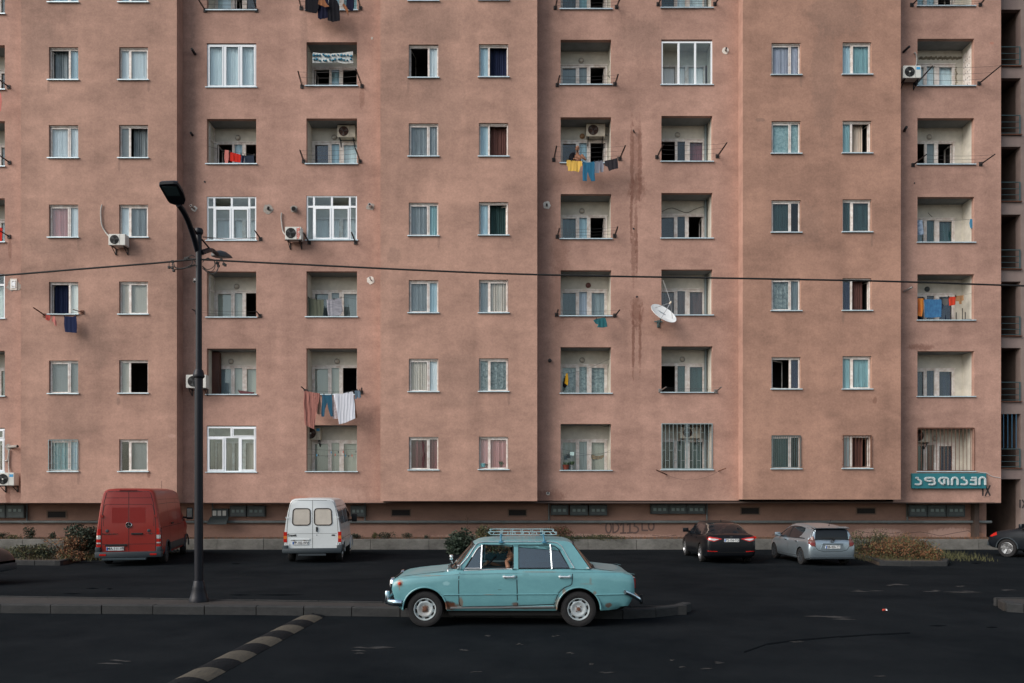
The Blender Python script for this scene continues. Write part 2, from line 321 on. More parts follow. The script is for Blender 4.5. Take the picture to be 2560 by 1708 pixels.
b_ = MB(); b_.box(PX(-400, DR), XR-.003, DR+.004, DR+10, SOFF-.02, SOFF-.003+.05); b_.build('overhang_soffit', mat('soffit', (.10, .07, .06), .9), BLD)
b_ = MB(); b_.box(PX(-400, DR), XR, DR+3.2, DR+12, SOFF, TOPZ); b_.box(XR-.25, XR, DR+.003, DR+3.2, SOFF, TOPZ); b_.build('rear_wall', m_side, BLD)
b_ = MB(); b_.box(PX(-400, DR), XR+.2, DP-.3, DR+12.2, TOPZ, TOPZ+.3); b_.build('roof', mat('roof_slab', (.3, .2, .17), .9), BLD)
DPL = 34.5
b_ = MB(); b_.box(PX(-400, DPL), PX(2466, DPL), DPL, DPL+9, .02, SOFF+.02); b_.build('plinth_wall', m_plinth, BLD)

m_ink2 = mat('dark_pattern_print', (.16, .13, .12), .8); m_patch2 = mat('bare_cement', (.27, .23, .17), .9, var=.3, vs=9)
def blob(mb, c, r, th, n=14, j=.22):
    c = Vector(c); pts = [(c.x+cos(2*pi*i/n)*r*random.uniform(1-j, 1+j), c.y, c.z+sin(2*pi*i/n)*r*random.uniform(1-j, 1+j)) for i in range(n)]
    mb.prism(pts, (0, -th, 0))
def curtain(mb_parent, kind, x0, x1, y, z0, z1, amp=.02, n=None):
    """hanging cloth as a folded sheet of real thickness"""
    mb = MB(); wd = x1-x0; n = n or max(3, int(wd/.055)); k = n*4; a = []; ph = random.random()*6
    if kind in 'eWdX': amp *= .15
    for i in range(k+1):
        t = i/k; a.append((x0+wd*t, y+amp*sin(t*n*2*pi+ph)+amp*.5*sin(t*n*.73*2*pi)))
    lo = [(p[0]+random.uniform(-.004, .004), p[1], z0) for p in a]; hi = [(p[0], p[1]*.7+y*.3, z1) for p in a]
    mb.add(lo+hi, [(i, i+1, k+2+i, k+1+i) for i in range(k)])
    return mb.build('curtain', CUR[kind], mb_parent, True, 80)
def bars(fr, x0, x1, y0, y1, z0, z1, t, xs=(), zs=(), tm=None):
    """window frame members: outer ring and mullions, butted"""
    tm = tm or t
    fr.box(x0, x1, y0, y1, z0, z0+t); fr.box(x0, x1, y0, y1, z1-t, z1); fr.box(x0, x0+t, y0, y1, z0+t, z1-t); fr.box(x1-t, x1, y0, y1, z0+t, z1-t)
    for x in xs: fr.box(x-tm/2, x+tm/2, y0+.002, y1-.002, z0+t, z1-t)
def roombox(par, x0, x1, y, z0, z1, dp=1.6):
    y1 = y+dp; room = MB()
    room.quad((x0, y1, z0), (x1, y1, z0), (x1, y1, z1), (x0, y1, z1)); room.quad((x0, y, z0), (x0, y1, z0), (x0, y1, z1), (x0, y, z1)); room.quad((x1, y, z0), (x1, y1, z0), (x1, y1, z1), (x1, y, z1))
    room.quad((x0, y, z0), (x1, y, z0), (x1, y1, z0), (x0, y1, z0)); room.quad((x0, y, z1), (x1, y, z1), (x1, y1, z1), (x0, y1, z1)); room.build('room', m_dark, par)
def sill(parent, x0, x1, D, z, t=.045, out=.07, m=None):
    s = MB(); s.box(x0-.05, x1+.05, D-out, D-.004, z-.015, z+t-.02); s.box(x0+.005, x1-.005, D-.004, D+.13, z+.001, z+.012)
    return s.build('sill', m or m_sill, parent)
# spec: (big sash, narrow sash, flags) ; capital O = open
WSPEC = {'A1': 'll', 'A2': 'Osl', 'A3': 'ww', 'A4': 'pw', 'A5': 'OnW', 'A6': 'dd', 'A7': 'tl#', 'B1': 'gl', 'B2': 'ww', 'B3': 'Osd', 'B4': 'gw', 'B5': 'ec', 'B6': 'O-e', 'B7': 'd-',
         'C1': 'lw', 'C2': 'O-w', 'C3': 'gg', 'C4': 'gt', 'C5': 'gl', 'C6': 'cw', 'C7': 'rr', 'D1': 'ww', 'D2': 'Onl', 'D3': 'Obl', 'D4': 'OGl', 'D5': 'cg', 'D6': 'xx', 'D7': 'pp',
         'E1': 'll', 'E2': 'vv', 'E3': 'XX', 'E4': 'G-', 'E5': 'xs', 'E6': 'O-n', 'E7': 'G-R', 'F1': 'll', 'F2': 'tl', 'F3': 'Oct', 'F4': 'GG', 'F5': 'Obn', 'F6': 'tt', 'F7': 'ObgR'}
def window(col, row):
    a, b, rows = WROW[col]; t, s = rows[row-1]; D = DP
    x0, x1, z1, z0 = PX(a, D), PX(b, D), min(PZ(t, D), TOPZ-.3), PZ(s, D); sp = WSPEC[col+str(row)]
    op = sp[0] == 'O'; sp = sp[1:] if op else sp; big, nar = sp[0], sp[1]; fl = sp[2:]
    left = col in 'ACE'                       # wide casement on the left
    T = .045; W = x1-x0; xd = x0+W*(.665 if left else .335); y = D+.10
    fr = MB(); bars(fr, x0+.012, x1-.012, y, y+.06, z0+.012, z1-.05, T, (xd,), tm=.075)
    fr.box(x0+.001, x1-.001, y-.03, y+.0, z1-.05, z1-.001)
    bx = (x0+.012+T, xd-.037) if left else (xd+.037, x1-.012-T); nx = (xd+.037, x1-.012-T) if left else (x0+.012+T, xd-.037); zl, zh = z0+.012+T, z1-.05-T
    gl = MB(); gl.box(nx[0], nx[1], y+.022, y+.028, zl, zh)
    ajar = (col+str(row)) in ('D4', 'D5', 'E6', 'C6')
    if not op: bars(fr, bx[0]-.012, bx[1]+.012, y-.012, y+.03, zl-.012, zh+.012, .042); gl.box(bx[0]+.03, bx[1]-.03, y+.005, y+.011, zl+.03, zh-.03)
    w_ = fr.build('window', m_frame, BLD)
    gl.build('pane', g_win, w_)
    if op:                                    # casement swung into the room, hinged on the outer jamb
        sa = MB(); hx = x0+.02+T if left else x1-.02-T; sg = 1 if left else -1; wd = (bx[1]-bx[0]); ang = R(80 if not ajar else 35)
        def q(u, v): return (hx+sg*(u*cos(ang)-v*sin(ang)*.0), y+.07+u*sin(ang)+v)
        for u0, u1, za, zb in ((0, .045, zl, zh), (wd-.045, wd, zl, zh), (.045, wd-.045, zl, zl+.045), (.045, wd-.045, zh-.045, zh)):
            p = [(*q(u, v), z) for z in (za, zb) for v in (0, .045) for u in (u0, u1)]
            sa.add(p, [(0, 2, 3, 1), (4, 5, 7, 6), (0, 1, 5, 4), (2, 6, 7, 3), (0, 4, 6, 2), (1, 3, 7, 5)])
        sh = sa.build('open_sash', m_frame, w_)
    sill(w_, x0, x1, D, z0)
    if big != '-':
        if op: cx0, cx1 = (bx[0]+wd*.05, bx[1]) if col+str(row) not in ('F3', 'F5', 'F7') else (bx[0], bx[0]+(bx[1]-bx[0])*.7)
        else: cx0, cx1 = bx
        curtain(w_, big, cx0-.03, cx1+.03, y+(.22 if op else .10), z0, z1-.02, .03, n=8 if big in 'cs' else None)
    if nar != '-': curtain(w_, nar, nx[0]-.03, nx[1]+.03, y+.09, z0, z1-.02, .02)
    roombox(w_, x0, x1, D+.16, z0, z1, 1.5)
    if '#' in fl or 'R' in fl:
        g = MB(); m = m_rust if 'R' in fl else m_grille; yy = D-.05; e = .015
        if col == 'E': m = m_teal_steel
        nb = 9 if col != 'E' else 13
        bars(g, x0+.005, x1-.005, yy, yy+.025, z0+.06, z1-.02, .022)
        for i in range(1, nb): g.box(x0+W*i/nb-.006, x0+W*i/nb+.006, yy+.004, yy+.016, z0+.08, z1-.04)
        for k in ((.25, .5, .75) if col == 'A' else ()):
            for i in range(nb):
                if (i+int(k*4)) % 2: g.box(x0+W*i/nb+.012, x0+W*(i+1)/nb-.012, yy+.005, yy+.015, z0+(z1-z0)*k, z0+(z1-z0)*k+.012)
        for zz in (z0+.15, z1-.2): g.box(x0-.03, x0+.004, yy+.01, D+.02, zz, zz+.02); g.box(x1-.004, x1+.03, yy+.01, D+.02, zz, zz+.02)
        g.build('window_grille', m, w_)
    return w_
for c_ in 'ABCDEF':
    for r_ in range(1, 8):
        if c_ in 'EF' and r_ == 1: continue
        window(c_, r_)
# balconies -----------------------------------------------------------------
BSPEC = {'L1': '--g', 'L2': 'd--', 'L3': '--g', 'L4': '--w', 'L6': '--e', 'G1': 'wOk', 'G3': 'OlO', 'G5': 'eeO', 'G6': 'seO', 'G6': 'gee', 'H1': 'tlt', 'H2': 'OlO', 'H3': 'nlw', 'H5': 'ddd', 'H6': 'eeO', 'H7': 'eee',
         'I1': 'GtO', 'I2': 'ddO', 'I3': '-lO', 'I4': 'GlO', 'I5': 'Gvg', 'I6': 'xxx', 'I7': 'gge', 'J1': 'Gww', 'J3': 'O-r', 'J4': '--O', 'J5': 'bbb', 'J6': 'OGG', 'J7': '-GG',
         'K1': 'llO', 'K2': 'www', 'K3': 'OdO', 'K4': 'sGG', 'K5': 'nnn', 'K6': 'nnn', 'K7': 'Gbn'}
LAMPX = {'G3': 545+50, 'H3': 640+715/3.647, 'I2': 1280+630/3.647, 'I3': 1280+640/3.647, 'I4': 1280+637/3.647, 'I5': 1280+695/3.647, 'I6': 1280+640/3.647, 'J3': 1280+1508/3.647, 'J6': 1280+1552/3.647,
         'H6': 640+740/3.647, 'G6': 578, 'K3': 1920+1468/3.647, 'K5': 1920+1450/3.647, 'K7': 1920+1520/3.647, 'G5': 592, 'I7': 0}
LCOL = {'I5': mat('brown_lamp_glass', (.12, .04, .03), .3), 'K5': mat('dark_grey_lamp_glass', (.05, .06, .06), .4), 'I3': mat('amber_lamp_glass', (.30, .17, .08), .3)}
m_lamp = mat('dusty_lamp_glass', (.40, .36, .30), .25); m_chrome = mat('chrome', (.75, .78, .80), .12, 1)
def unit(par, ux, z_top, z_bot, y, spec, name):
    """three-light balcony window and door in the back wall"""
    fr = MB(); gl = MB(); U = 2.02; z0, z1 = z_bot, z_top
    edges = [(.07, .73), (.83, 1.16), (1.31, 1.95)]
    fr.box(ux, ux+U, y-.02, y+.05, z1-.07, z1)
    fr.box(ux, ux+.07, y-.02, y+.05, z0, z1-.07); fr.box(ux+.73, ux+.83, y-.02, y+.05, z0, z1-.07); fr.box(ux+1.16, ux+1.31, y-.02, y+.05, z0, z1-.07); fr.box(ux+1.95, ux+U, y-.02, y+.05, z0, z1-.07)
    fr.box(ux-.03, ux+U+.03, y-.05, y-.022, z1-.005, z1+.035)
    for i, (a, b) in enumerate(edges):
        if spec[i] != 'O':
            if i != 1: bars(fr, ux+a-.01, ux+b+.01, y-.035, y+.02, z0+.02, z1-.06, .055)
            gl.box(ux+a+.0, ux+b-.0, y+.024, y+.03, z0+.02, z1-.06)
    w_ = fr.build(name, m_frame, par)
    if gl.v: gl.build('pane', g_bal, w_)
    for i, (a, b) in enumerate(edges):
        if spec[i] not in 'O-k': curtain(w_, spec[i], ux+a-.03, ux+b+.03, y+.09+.02*i, z0, z1-.05, .022)
        if spec[i] == 'O' :
            s = MB(); hx = ux+b-.04 if i == 2 else ux+a+.04; s.box(hx-.022, hx+.022, y+.06, y+.6, z0, z0+.05); s.box(hx-.022, hx+.022, y+.06, y+.11, z0+.05, z1-.12); s.box(hx-.022, hx+.022, y+.55, y+.6, z0+.05, z1-.12); s.box(hx-.022, hx+.022, y+.06, y+.6, z1-.12, z1-.08)
            s.build('open_sash', m_frame, w_)
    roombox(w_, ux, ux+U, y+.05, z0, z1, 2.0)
    return w_
def balcony(col, row):
    a, b, rows = LROW[col]; t, s = rows[row-1]; D = DR; key = col+str(row)
    x0, x1, z1, z0 = PX(a, D), PX(b, D), min(PZ(t, D), TOPZ-.3), PZ(s, D)
    if (col, row) in GLAZED: return glazed(col, row, x0, x1, z0, z1)
    y0, y1 = D+.2, D+LD; zf = z0-1.0; zt = z1-.61; X0, X1 = x0-.0, x1+(.0)
    ux = x0+.02; U = 2.02
    if X1 < ux+U+.02: X1 = ux+U+.02
    sh = MB(); sh.mi = 0
    sh.quad((X0, y0, zf), (X0, y1, zf), (X0, y1, z1), (X0, y0, z1)); sh.quad((X1, y0, zf), (X1, y1, zf), (X1, y1, z1), (X1, y0, z1))
    sh.quad((X0, y1, zt), (X1, y1, zt), (X1, y1, z1), (X0, y1, z1)); sh.quad((ux+U, y1, zf), (X1, y1, zf), (X1, y1, zt), (ux+U, y1, zt)); sh.quad((X0, y1, zf), (ux, y1, zf), (ux, y1, zt), (X0, y1, zt))
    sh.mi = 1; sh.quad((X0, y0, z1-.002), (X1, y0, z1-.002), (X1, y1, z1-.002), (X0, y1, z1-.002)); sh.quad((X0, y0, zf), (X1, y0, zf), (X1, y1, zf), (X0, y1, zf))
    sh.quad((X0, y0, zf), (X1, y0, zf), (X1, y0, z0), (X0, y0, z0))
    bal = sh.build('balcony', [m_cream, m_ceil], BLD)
    unit(bal, ux, zt, zf+.05, y1, BSPEC.get(key, 'ddd'), 'balcony_window')
    sill(bal, x0, x1, D, z0)
    if LAMPX.get(key):
        l = MB(); lz = zt+.21; lx = PX(LAMPX[key], y1)
        l.lathe((lx, y1, lz), (0, -1, 0), [(0, .115), (.02, .115), (.03, .10), (.07, .075), (.085, .03)], 20)
        l.build('wall_lamp', LCOL.get(key, m_lamp), bal, True)
        if key not in LCOL: r = MB(); r.tube([(lx+.113*cos(i*pi/10), y1-.022, lz+.113*sin(i*pi/10)) for i in range(20)], .009, 5, closed=True); r.build('lamp_rim', mat('grey_metal', (.3, .3, .3), .4, .6), bal)
    if col in 'J':                      # grey drain pipe in the corner
        p = MB(); p.tube([(x1-.09, y1-.1, zf), (x1-.09, y1-.1, z1)], .055, 10); p.build('drain_pipe', mat('blue_grey_pipe', (.16, .20, .21), .5), bal, True)
    if key == 'K2':
        q = MB(); q.box(x1-.035, x1-.004, y0+.03, y1-.12, zf, z1-.28); q.build('side_panel', m_frame, bal); q = MB()
        for i in range(5):
            for j in range(4): yy = y0+.08+j*.13; zz = z0+.25+i*.27; q.prism([(x1-.036, yy, zz), (x1-.036, yy+.05, zz+.05), (x1-.036, yy+.02, zz+.09)], (-.003, 0, 0))
        q.build('panel_pattern', m_ink2, bal); q = MB()
        for i in range(26): t_ = i/25; blob(q, (x0+.55+t_*(x1-x0-.62), y1-.004, z1-.33+.03*sin(i*2.1)), .06, .008, 9, .4)
        for i in range(16): blob(q, (x1-.26+.02*sin(i*1.7), y1-.004, z0-.1+i*.09), .045, .008, 9, .4)
        q.build('peeled_plaster', m_patch2, bal)
    if col in 'GH' and row in (3, 5, 6): # side window / cupboard seen on the left cheek
        q = MB(); bars(q, 0, 1, 0, 1, 0, 1, .1)
        s_ = MB(); yy = [y0+.08, y1-.1]
        mm = m_frame
        if key == 'G6': s_.box(x0+.004, x0+.30, y1-.35, y1-.06, zf, z1-.05); s_.build('cupboard', mat('dark_wood', (.09, .035, .025), .6, var=.4, vs=4, stretch=(1, 1, .2)), bal)
        elif col == 'G':
            for zz in (z0+.05, z1-.7, z1-.1): s_.box(x0+.004, x0+.03, yy[0], yy[1], zz, zz+.06)
            for v in yy: s_.box(x0+.004, x0+.03, v, v+.05, z0+.11, z1-.1)
            s_.build('side_shutter', m_frame, bal)
    return bal
def glazed(col, row, x0, x1, z0, z1):
    key = col+str(row); D = DR; y = D+.03; W = x1-x0; fr = MB(); gl = MB(); m = m_pvc; bal = None
    if key in ('G4', 'H4', 'L5'):
        zt = z1-(z1-z0)*.235; T = .055
        bars(fr, x0, x1, y, y+.07, z0, z1, T); fr.box(x0+T, x1-T, y+.002, y+.068, zt-.05, zt+.03)
        for k in (.145, .5, .855):
            for za, zb in ((z0+T, zt-.05), (zt+.03, z1-T)): fr.box(x0+W*k-.04, x0+W*k+.04, y+.002, y+.068, za, zb)
        for a, b in ((.165, .48), (.52, .835)): bars(fr, x0+W*a-.015, x0+W*b+.015, y-.02, y+.02, z0+T, zt-.05, .06)
    elif key in ('G7', 'L7'):
        zt = z1-(z1-z0)*.245; T = .065
        bars(fr, x0, x1, y, y+.07, z0, z1-.04, T); fr.box(x0+T, x1-T, y+.002, y+.068, zt-.04, zt+.03); fr.box(x0+W*.49-.035, x0+W*.49+.035, y+.002, y+.068, zt+.03, z1-.04-T)
        for k in (.36, .66): fr.box(x0+W*k-.045, x0+W*k+.045, y+.002, y+.068, z0+T, zt-.04)
        bars(fr, x0+W*.52, x1-.05, y-.02, y+.02, zt+.02, z1-.09, .045); bars(fr, x0+.05, x0+W*.34, y-.02, y+.02, z0+T, zt-.04, .055); bars(fr, x0+W*.68, x1-.05, y-.02, y+.02, z0+T, zt-.04, .055)
    else:
        T = .06; y = D+.05 if key == 'G2' else D+.02; bars(fr, x0, x1, y, y+.07, z0+.01, z1-(.03 if key == 'G2' else .08), T, (x0+W*.34, x0+W*.665), tm=.08)
        if key == 'G2':
            for a, b in ((.03, .325), (.365, .65), (.69, .97)): bars(fr, x0+W*a, x0+W*b, y-.015, y+.02, z0+T, z1-.03-T, .045)
    f = fr.build('glazed_balcony', m, BLD)
    top_open = {'G4': (.165, .48), 'H4': (.52, .835)}.get(key)
    if top_open:
        zt = z1-(z1-z0)*.235; a, b = x0+W*top_open[0], x0+W*top_open[1]
        gl.box(x0+.02, x1-.02, y+.03, y+.036, z0+.03, zt-.02); gl.box(x0+.02, a, y+.03, y+.036, zt, z1-.02); gl.box(b, x1-.02, y+.03, y+.036, zt, z1-.02)
        v = MB(); v.add([(a, y-.0, zt+.03), (b, y, zt+.03), (b, y+.25, z1-.08), (a, y+.25, z1-.08)], [(0, 1, 2, 3)]); v.build('open_vent', g_bal, f)
    elif key == 'J2': gl.box(x0+W*.34, x1-.02, y+.03, y+.036, z0+.04, z1-.05)
    else: gl.box(x0+.02, x1-.02, y+.03, y+.036, z0+.03, z1-.03)
    gl.build('pane', g_bal, f); sill(f, x0, x1, D, z0, .04, .05)
    if key == 'G2':
        for a, b in ((.03, .33), (.36, .65), (.69, .97)): curtain(f, 'w', x0+W*a, x0+W*b, D+.2, z0+.05, z1-.03, .02)
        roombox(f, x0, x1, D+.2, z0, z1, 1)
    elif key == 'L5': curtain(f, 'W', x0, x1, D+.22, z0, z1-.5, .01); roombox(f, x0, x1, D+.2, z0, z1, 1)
    else:                                     # the old balcony shows dimly through the glass
        y0, y1 = D+.2, D+LD; sh = MB(); zt = z1-.61; zf = z0-.3
        sh.quad((x0, y0, zf), (x0, y1, zf), (x0, y1, z1), (x0, y0, z1)); sh.quad((x1, y0, zf), (x1, y1, zf), (x1, y1, z1), (x1, y0, z1)); sh.quad((x0, y1, zt), (x1, y1, zt), (x1, y1, z1), (x0, y1, z1))
        sh.quad((x0, y0, z1-.01), (x1, y0, z1-.01), (x1, y1, z1-.01), (x0, y1, z1-.01)); sh.build('back_wall', m_cream, f)
        fr2 = MB(); ux = x0+.02
        for a, b in ((0, .07), (.73, .83), (1.16, 1.31), (1.95, 2.02)): fr2.box(ux+a, ux+b, y1-.02, y1+.05, zf, zt-.07)
        fr2.box(ux, ux+2.02, y1-.02, y1+.05, zt-.07, zt); fr2.build('inner_window', m_frame, f)
        for a, b, c in ((.07, .73, 'c' if row == 7 else 'w'), (.83, 1.16, 'e' if row == 7 else 'w'), (1.31, 1.95, 'c' if row == 7 else 'w')): curtain(f, c, ux+a, ux+b, y1+.1, zf, zt, .012)
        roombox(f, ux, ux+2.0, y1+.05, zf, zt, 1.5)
    return f
for c_ in 'LGHIJK':
    for r_ in range(1, 8):
        B = balcony(c_, r_)
        if c_+str(r_) in ('J7', 'K7'):
            a, b, rows = LROW[c_]; t, s = rows[6]; x0, x1, z1, z0 = PX(a, DR), PX(b, DR), PZ(t, DR), PZ(s, DR); g = MB(); W = x1-x0; yy = DR-.03
            nb = 13 if c_ == 'J' else 15
            if c_ == 'J': bars(g, x0, x1, yy, yy+.03, z0+.03, z1, .035, (x0+W/2,), tm=.045)
            else: g.box(x0, x1, yy, yy+.025, z0+.03, z0+.06); g.box(x0, x1, yy, yy+.025, z1-.05, z1-.02)
            for i in range(0 if c_ == 'K' else 1, nb+(c_ == 'K')): g.box(x0+W*i/nb-.008, x0+W*i/nb+.008, yy+.004, yy+.02, z0+.05, z1-.03)
            if c_ == 'J':
                for i in range(nb):
                    for k in ((.2, .62) if i % 2 else (.42, .8)): g.box(x0+W*i/nb+.009, x0+W*(i+1)/nb-.009, yy+.006, yy+.018, z0+(z1-z0)*k, z0+(z1-z0)*k+.014)
            g.build('balcony_grille', m_grille if c_ == 'J' else m_rust, B)
# flue pipes and patches on the wall ------------------------------------------
m_patch = mat('cement_patch', (.34, .31, .28), .9, var=.3, vs=9); m_wpatch = mat('white_filler', (.72, .68, .62), .8, var=.2, vs=9); m_flue = mat('dull_steel_pipe', (.25, .24, .23), .4, .7); m_sflue = mat('bright_steel_pipe', (.6, .6, .6), .3, .9)
def blob(mb, c, r, th, n=14, j=.22):
    c = Vector(c); pts = [(c.x+cos(2*pi*i/n)*r*random.uniform(1-j, 1+j), c.y, c.z+sin(2*pi*i/n)*r*random.uniform(1-j, 1+j)) for i in range(n)]
    mb.prism(pts, (0, -th, 0))
for (px, py, tx, ty, r, col, pm, pr) in (
        (488, 136, -9, -14, .055, m_black, None, 0), (481, 338, -4, -6, .05, m_black, None, 0), (486, 522, -9, -8, .05, m_flue, m_wpatch, .12), (489, 700, -3, 4, .06, m_wpatch, m_wpatch, .09), (670, 523, 1, -4, .05, m_black, m_patch, .21),
        (735, 523, -1, -1, .10, m_flue, m_patch, .15), (926, 517, -2, -6, .06, m_sflue, m_patch, .16), (927, 701, -2, -7, .035, m_sflue, m_wpatch, .16), (1367, 514, 0, -3, .04, m_black, m_wpatch, .16), (1374, 902, 0, -2, .06, m_black, m_black, .08),
        (1814, 127, 2, -7, .04, m_flue, m_wpatch, .15), (2258, 131, 16, -15, .05, m_black, None, 0), (2261, 327, 5, -9, .06, m_black, None, 0), (2259, 729, 22, -11, .045, m_sflue, None, 0), (1585, 330, -1, -4, .03, m_black, None, 0),
        (1370, 1234, 0, -3, .03, m_black, m_wpatch, .08), (512, 455, 0, -1, .02, m_black, m_black, .04), (930, 96, 0, -1, .02, m_flue, m_wpatch, .05), (1592, 742, 0, -1, .02, m_black, m_black, .04), (1584, 572, 0, -1, .02, m_black, m_black, .035),
        (2286, 458, 0, -1, .02, m_black, m_black, .03), (22, 1118, 22, -2, .06, m_patch, m_patch, .13), (2288, 133, 0, 2, .012, m_black, None, 0)):
    f = MB(); b0 = P(px, py, DR); L_ = .28 if abs(tx) > 8 or abs(ty) > 8 else .18
    if abs(tx)+abs(ty) < 2: L_ = .03
    tip = P(px+tx, py+ty, DR-L_); f.tube([b0, b0+(tip-b0)*.99, tip], [r, r, r*.98], 12)
    if L_ > .1: f.mi = 1; dd = (tip-b0).normalized(); f.lathe(tip-dd*.002, dd, [(0, r*.85), (.004, r*.8)], 12); f.mi = 0
    fo = f.build('flue_pipe', [col, m_dark], BLD, True)
    if pm: q = MB(); blob(q, P(px, py, DR), pr, .012); q.build('wall_patch', pm, fo)
# broken ventilation box on the left strip
v = MB(); c0 = P(33, 712, DR); v.box(c0.x-.11, c0.x+.17, DR-.03, DR-.002, c0.z-.22, c0.z+.24); vo = v.build('wall_niche', m_wpatch, BLD)
v = MB(); bars(v, c0.x-.06, c0.x+.12, DR-.05, DR-.032, c0.z-.14, c0.z+.17, .03); v.box(c0.x-.02, c0.x+.08, DR-.045, DR-.033, c0.z-.06, c0.z+.1); v.build('niche_frame', m_pvc, vo)
v = MB(); blob(v, c0+Vector((.02, -.0, -.02)), .28, .01, 16, .3); v.build('wall_patch', m_patch, vo)
# plinth: vents, pipe ----------------------------------------------------------
for (a, b, c, d_) in ((120, 165, 1279, 1294), (980, 1025, 1275, 1289), (1272, 1315, 1275, 1289), (1853, 1897, 1270, 1285), (2142, 2187, 1271, 1284)):
    v = MB(); x0, x1, z1, z0 = PX(a, DPL), PX(b, DPL), PZ(c, DPL), PZ(d_, DPL); bars(v, x0-.05, x1+.05, DPL-.03, DPL-.002, z0-.05, z1+.05, .05); vv = v.build('basement_vent', mat('vent_frame', (.2, .13, .1), .8), BLD)
    v = MB(); v.box(x0, x1, DPL-.012, DPL-.003, z0, z1); v.build('vent_opening', m_dark, vv)
v = MB(); zp = PZ(1305, DPL-.12); m_pipe = mat('grey_painted_pipe', (.17, .19, .19), .45, var=.3, vs=2)
v.tube([(PX(-400, DPL), DPL-.12, zp), (PX(2474, DPL), DPL-.12, zp)], .062, 12)
for px in list(range(60, 2450, 240)): v.box(PX(px, DPL)-.015, PX(px, DPL)+.015, DPL-.13, DPL, zp-.09, zp-.06)
po = v.build('gas_pipe', m_pipe, BLD, True)
for px in (70, 533, 913, 1372, 1766, 2266):
    v = MB(); v.tube([(PX(px, DPL), DPL-.08, SOFF), (PX(px, DPL), DPL-.08, zp)], .035, 8); v.build('pipe_riser', m_pipe, po, True)
# graffiti and house mark --------------------------------------------------------
m_graf = mat('dark_spray_paint', (.13, .085, .075), .85); m_mark = mat('black_stencil_paint', (.035, .03, .03), .8)
def strokes(lst, off, sc, D, r, name, m, parent=None, flat=.004, wob=0):
    mb = MB()
    for sgm in lst:
        pts = [P(off[0]+x/sc, off[1]+y/sc, D) for x, y in sgm]
        for a, b in zip(pts, pts[1:]):
            t = (b-a).normalized(); nn = Vector((-t.z, 0, t.x))*r
            mb.prism([a+nn-t*r*.4, a-nn-t*r*.4, b-nn+t*r*.4, b+nn+t*r*.4], (0, -flat-random.uniform(0, .0015), 0))
    return mb.build(name, m, parent)
def ov(cx, cy, rx, ry, n=14, a0=0, a1=360): return [(cx+rx*cos(R(a0+(a1-a0)*i/n)), cy+ry*sin(R(a0+(a1-a0)*i/n))) for i in range(n+1)]
strokes([ov(775, 320, 22, 42), [(810, 275), (812, 362)], ov(812, 318, 45, 42, 8, -90, 90), [(868, 300), (895, 278), (893, 362)], [(870, 363), (915, 361)], [(925, 298), (948, 276), (946, 360)], [(925, 362), (968, 358)],
         [(1015, 272), (985, 274), (982, 310)], ov(985, 335, 30, 27, 8, -90, 110), [(1045, 275), (1045, 340), (1090, 342)], ov(1118, 305, 22, 36)], (1280, 1220), 3.2125, DPL, .034, 'graffiti', m_graf, BLD)
for ck in ([[(1930, 1338), (1965, 1333), (1990, 1341), (2020, 1336)], [(2140, 1327), (2175, 1333), (2200, 1329), (2228, 1334), (2250, 1331)], [(2262, 1334), (2300, 1330), (2325, 1334), (2350, 1340), (2385, 1333), (2420, 1327), (2455, 1331)], [(2420, 1327), (2432, 1335), (2440, 1333)],
         [(1630, 1338), (1660, 1342), (1690, 1338)]]): strokes([ck], (0, 0), 1, DPL, .008, 'plaster_crack', m_mark, BLD)
def mark(px, py, D, par):
    x = lambda a: (px+a[0], py+a[1])
    strokes([[(-9, -10), (-9, 11)], [(-3, 12), (9, -14)], [(9, 11), (-2, -12)]], (px, py), 1, D, .032, 'house_mark', m_mark, par)
    strokes([[(-7, 15), (8, 14)], [(0, -13), (9, -13)]], (px, py), 1, D, .007, 'house_mark_line', m_mark, par)
mark(2466, 1228, DR, BLD)
# far stair tower on the right ---------------------------------------------------
DS = 33.9; ST = thing('stair_tower', 'dark grey open stair tower with railed landings at the right end of the block', 'building', (PX(2550, DS), DS, 0))
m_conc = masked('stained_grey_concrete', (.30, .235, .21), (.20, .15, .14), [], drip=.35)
xa, xc = PX(2500, DS), PX(2552, DS); mb = MB()
land = [(24, 166), (195.5, 337), (367, 504), (536.5, 673), (704, 840), (870, 1003.5), (1035, 1170), (1198, 1400)]
z = TOPZ
for (t, b) in land:
    zt, zb = PZ(t, DS), PZ(b, DS); mb.box(xa-.6, xc, DS, DS+.25, zt, z); z = zb
mb.box(xc, xc+6, DS, DS+.35, -.28, TOPZ); mb.build('facade_wall', m_conc, ST)
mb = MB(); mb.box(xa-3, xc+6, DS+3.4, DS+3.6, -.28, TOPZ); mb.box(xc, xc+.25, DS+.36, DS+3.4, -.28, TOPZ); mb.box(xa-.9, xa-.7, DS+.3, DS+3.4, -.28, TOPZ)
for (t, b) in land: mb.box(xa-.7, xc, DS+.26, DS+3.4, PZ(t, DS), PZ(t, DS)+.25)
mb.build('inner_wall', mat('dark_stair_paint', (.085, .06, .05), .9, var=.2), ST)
for (t, b) in land[:-1]:
    zb, z1 = PZ(b, DS), PZ(b, DS); r = MB(); h = PZ(t, DS)-zb; x1 = PX(2548, DS)
    r.box(x1-.02, x1+.02, DS-.06, DS-.02, zb, zb+1.02*.8)
    for k in (.03, .25, .5, .78): r.tube([(xa-.3, DS-.04, zb+k+.02), (x1, DS-.04, zb+k+.02)], .014 if k < .7 else .02, 6)
    r.build('landing_railing', m_teal_steel if t < 1000 else m_teal_steel, ST)
    s = MB(); s.box(xa-.3, xc+.01, DS-.09, DS-.001, zb-.035, zb); s.build('landing_edge', m_rust, ST)
g = MB()
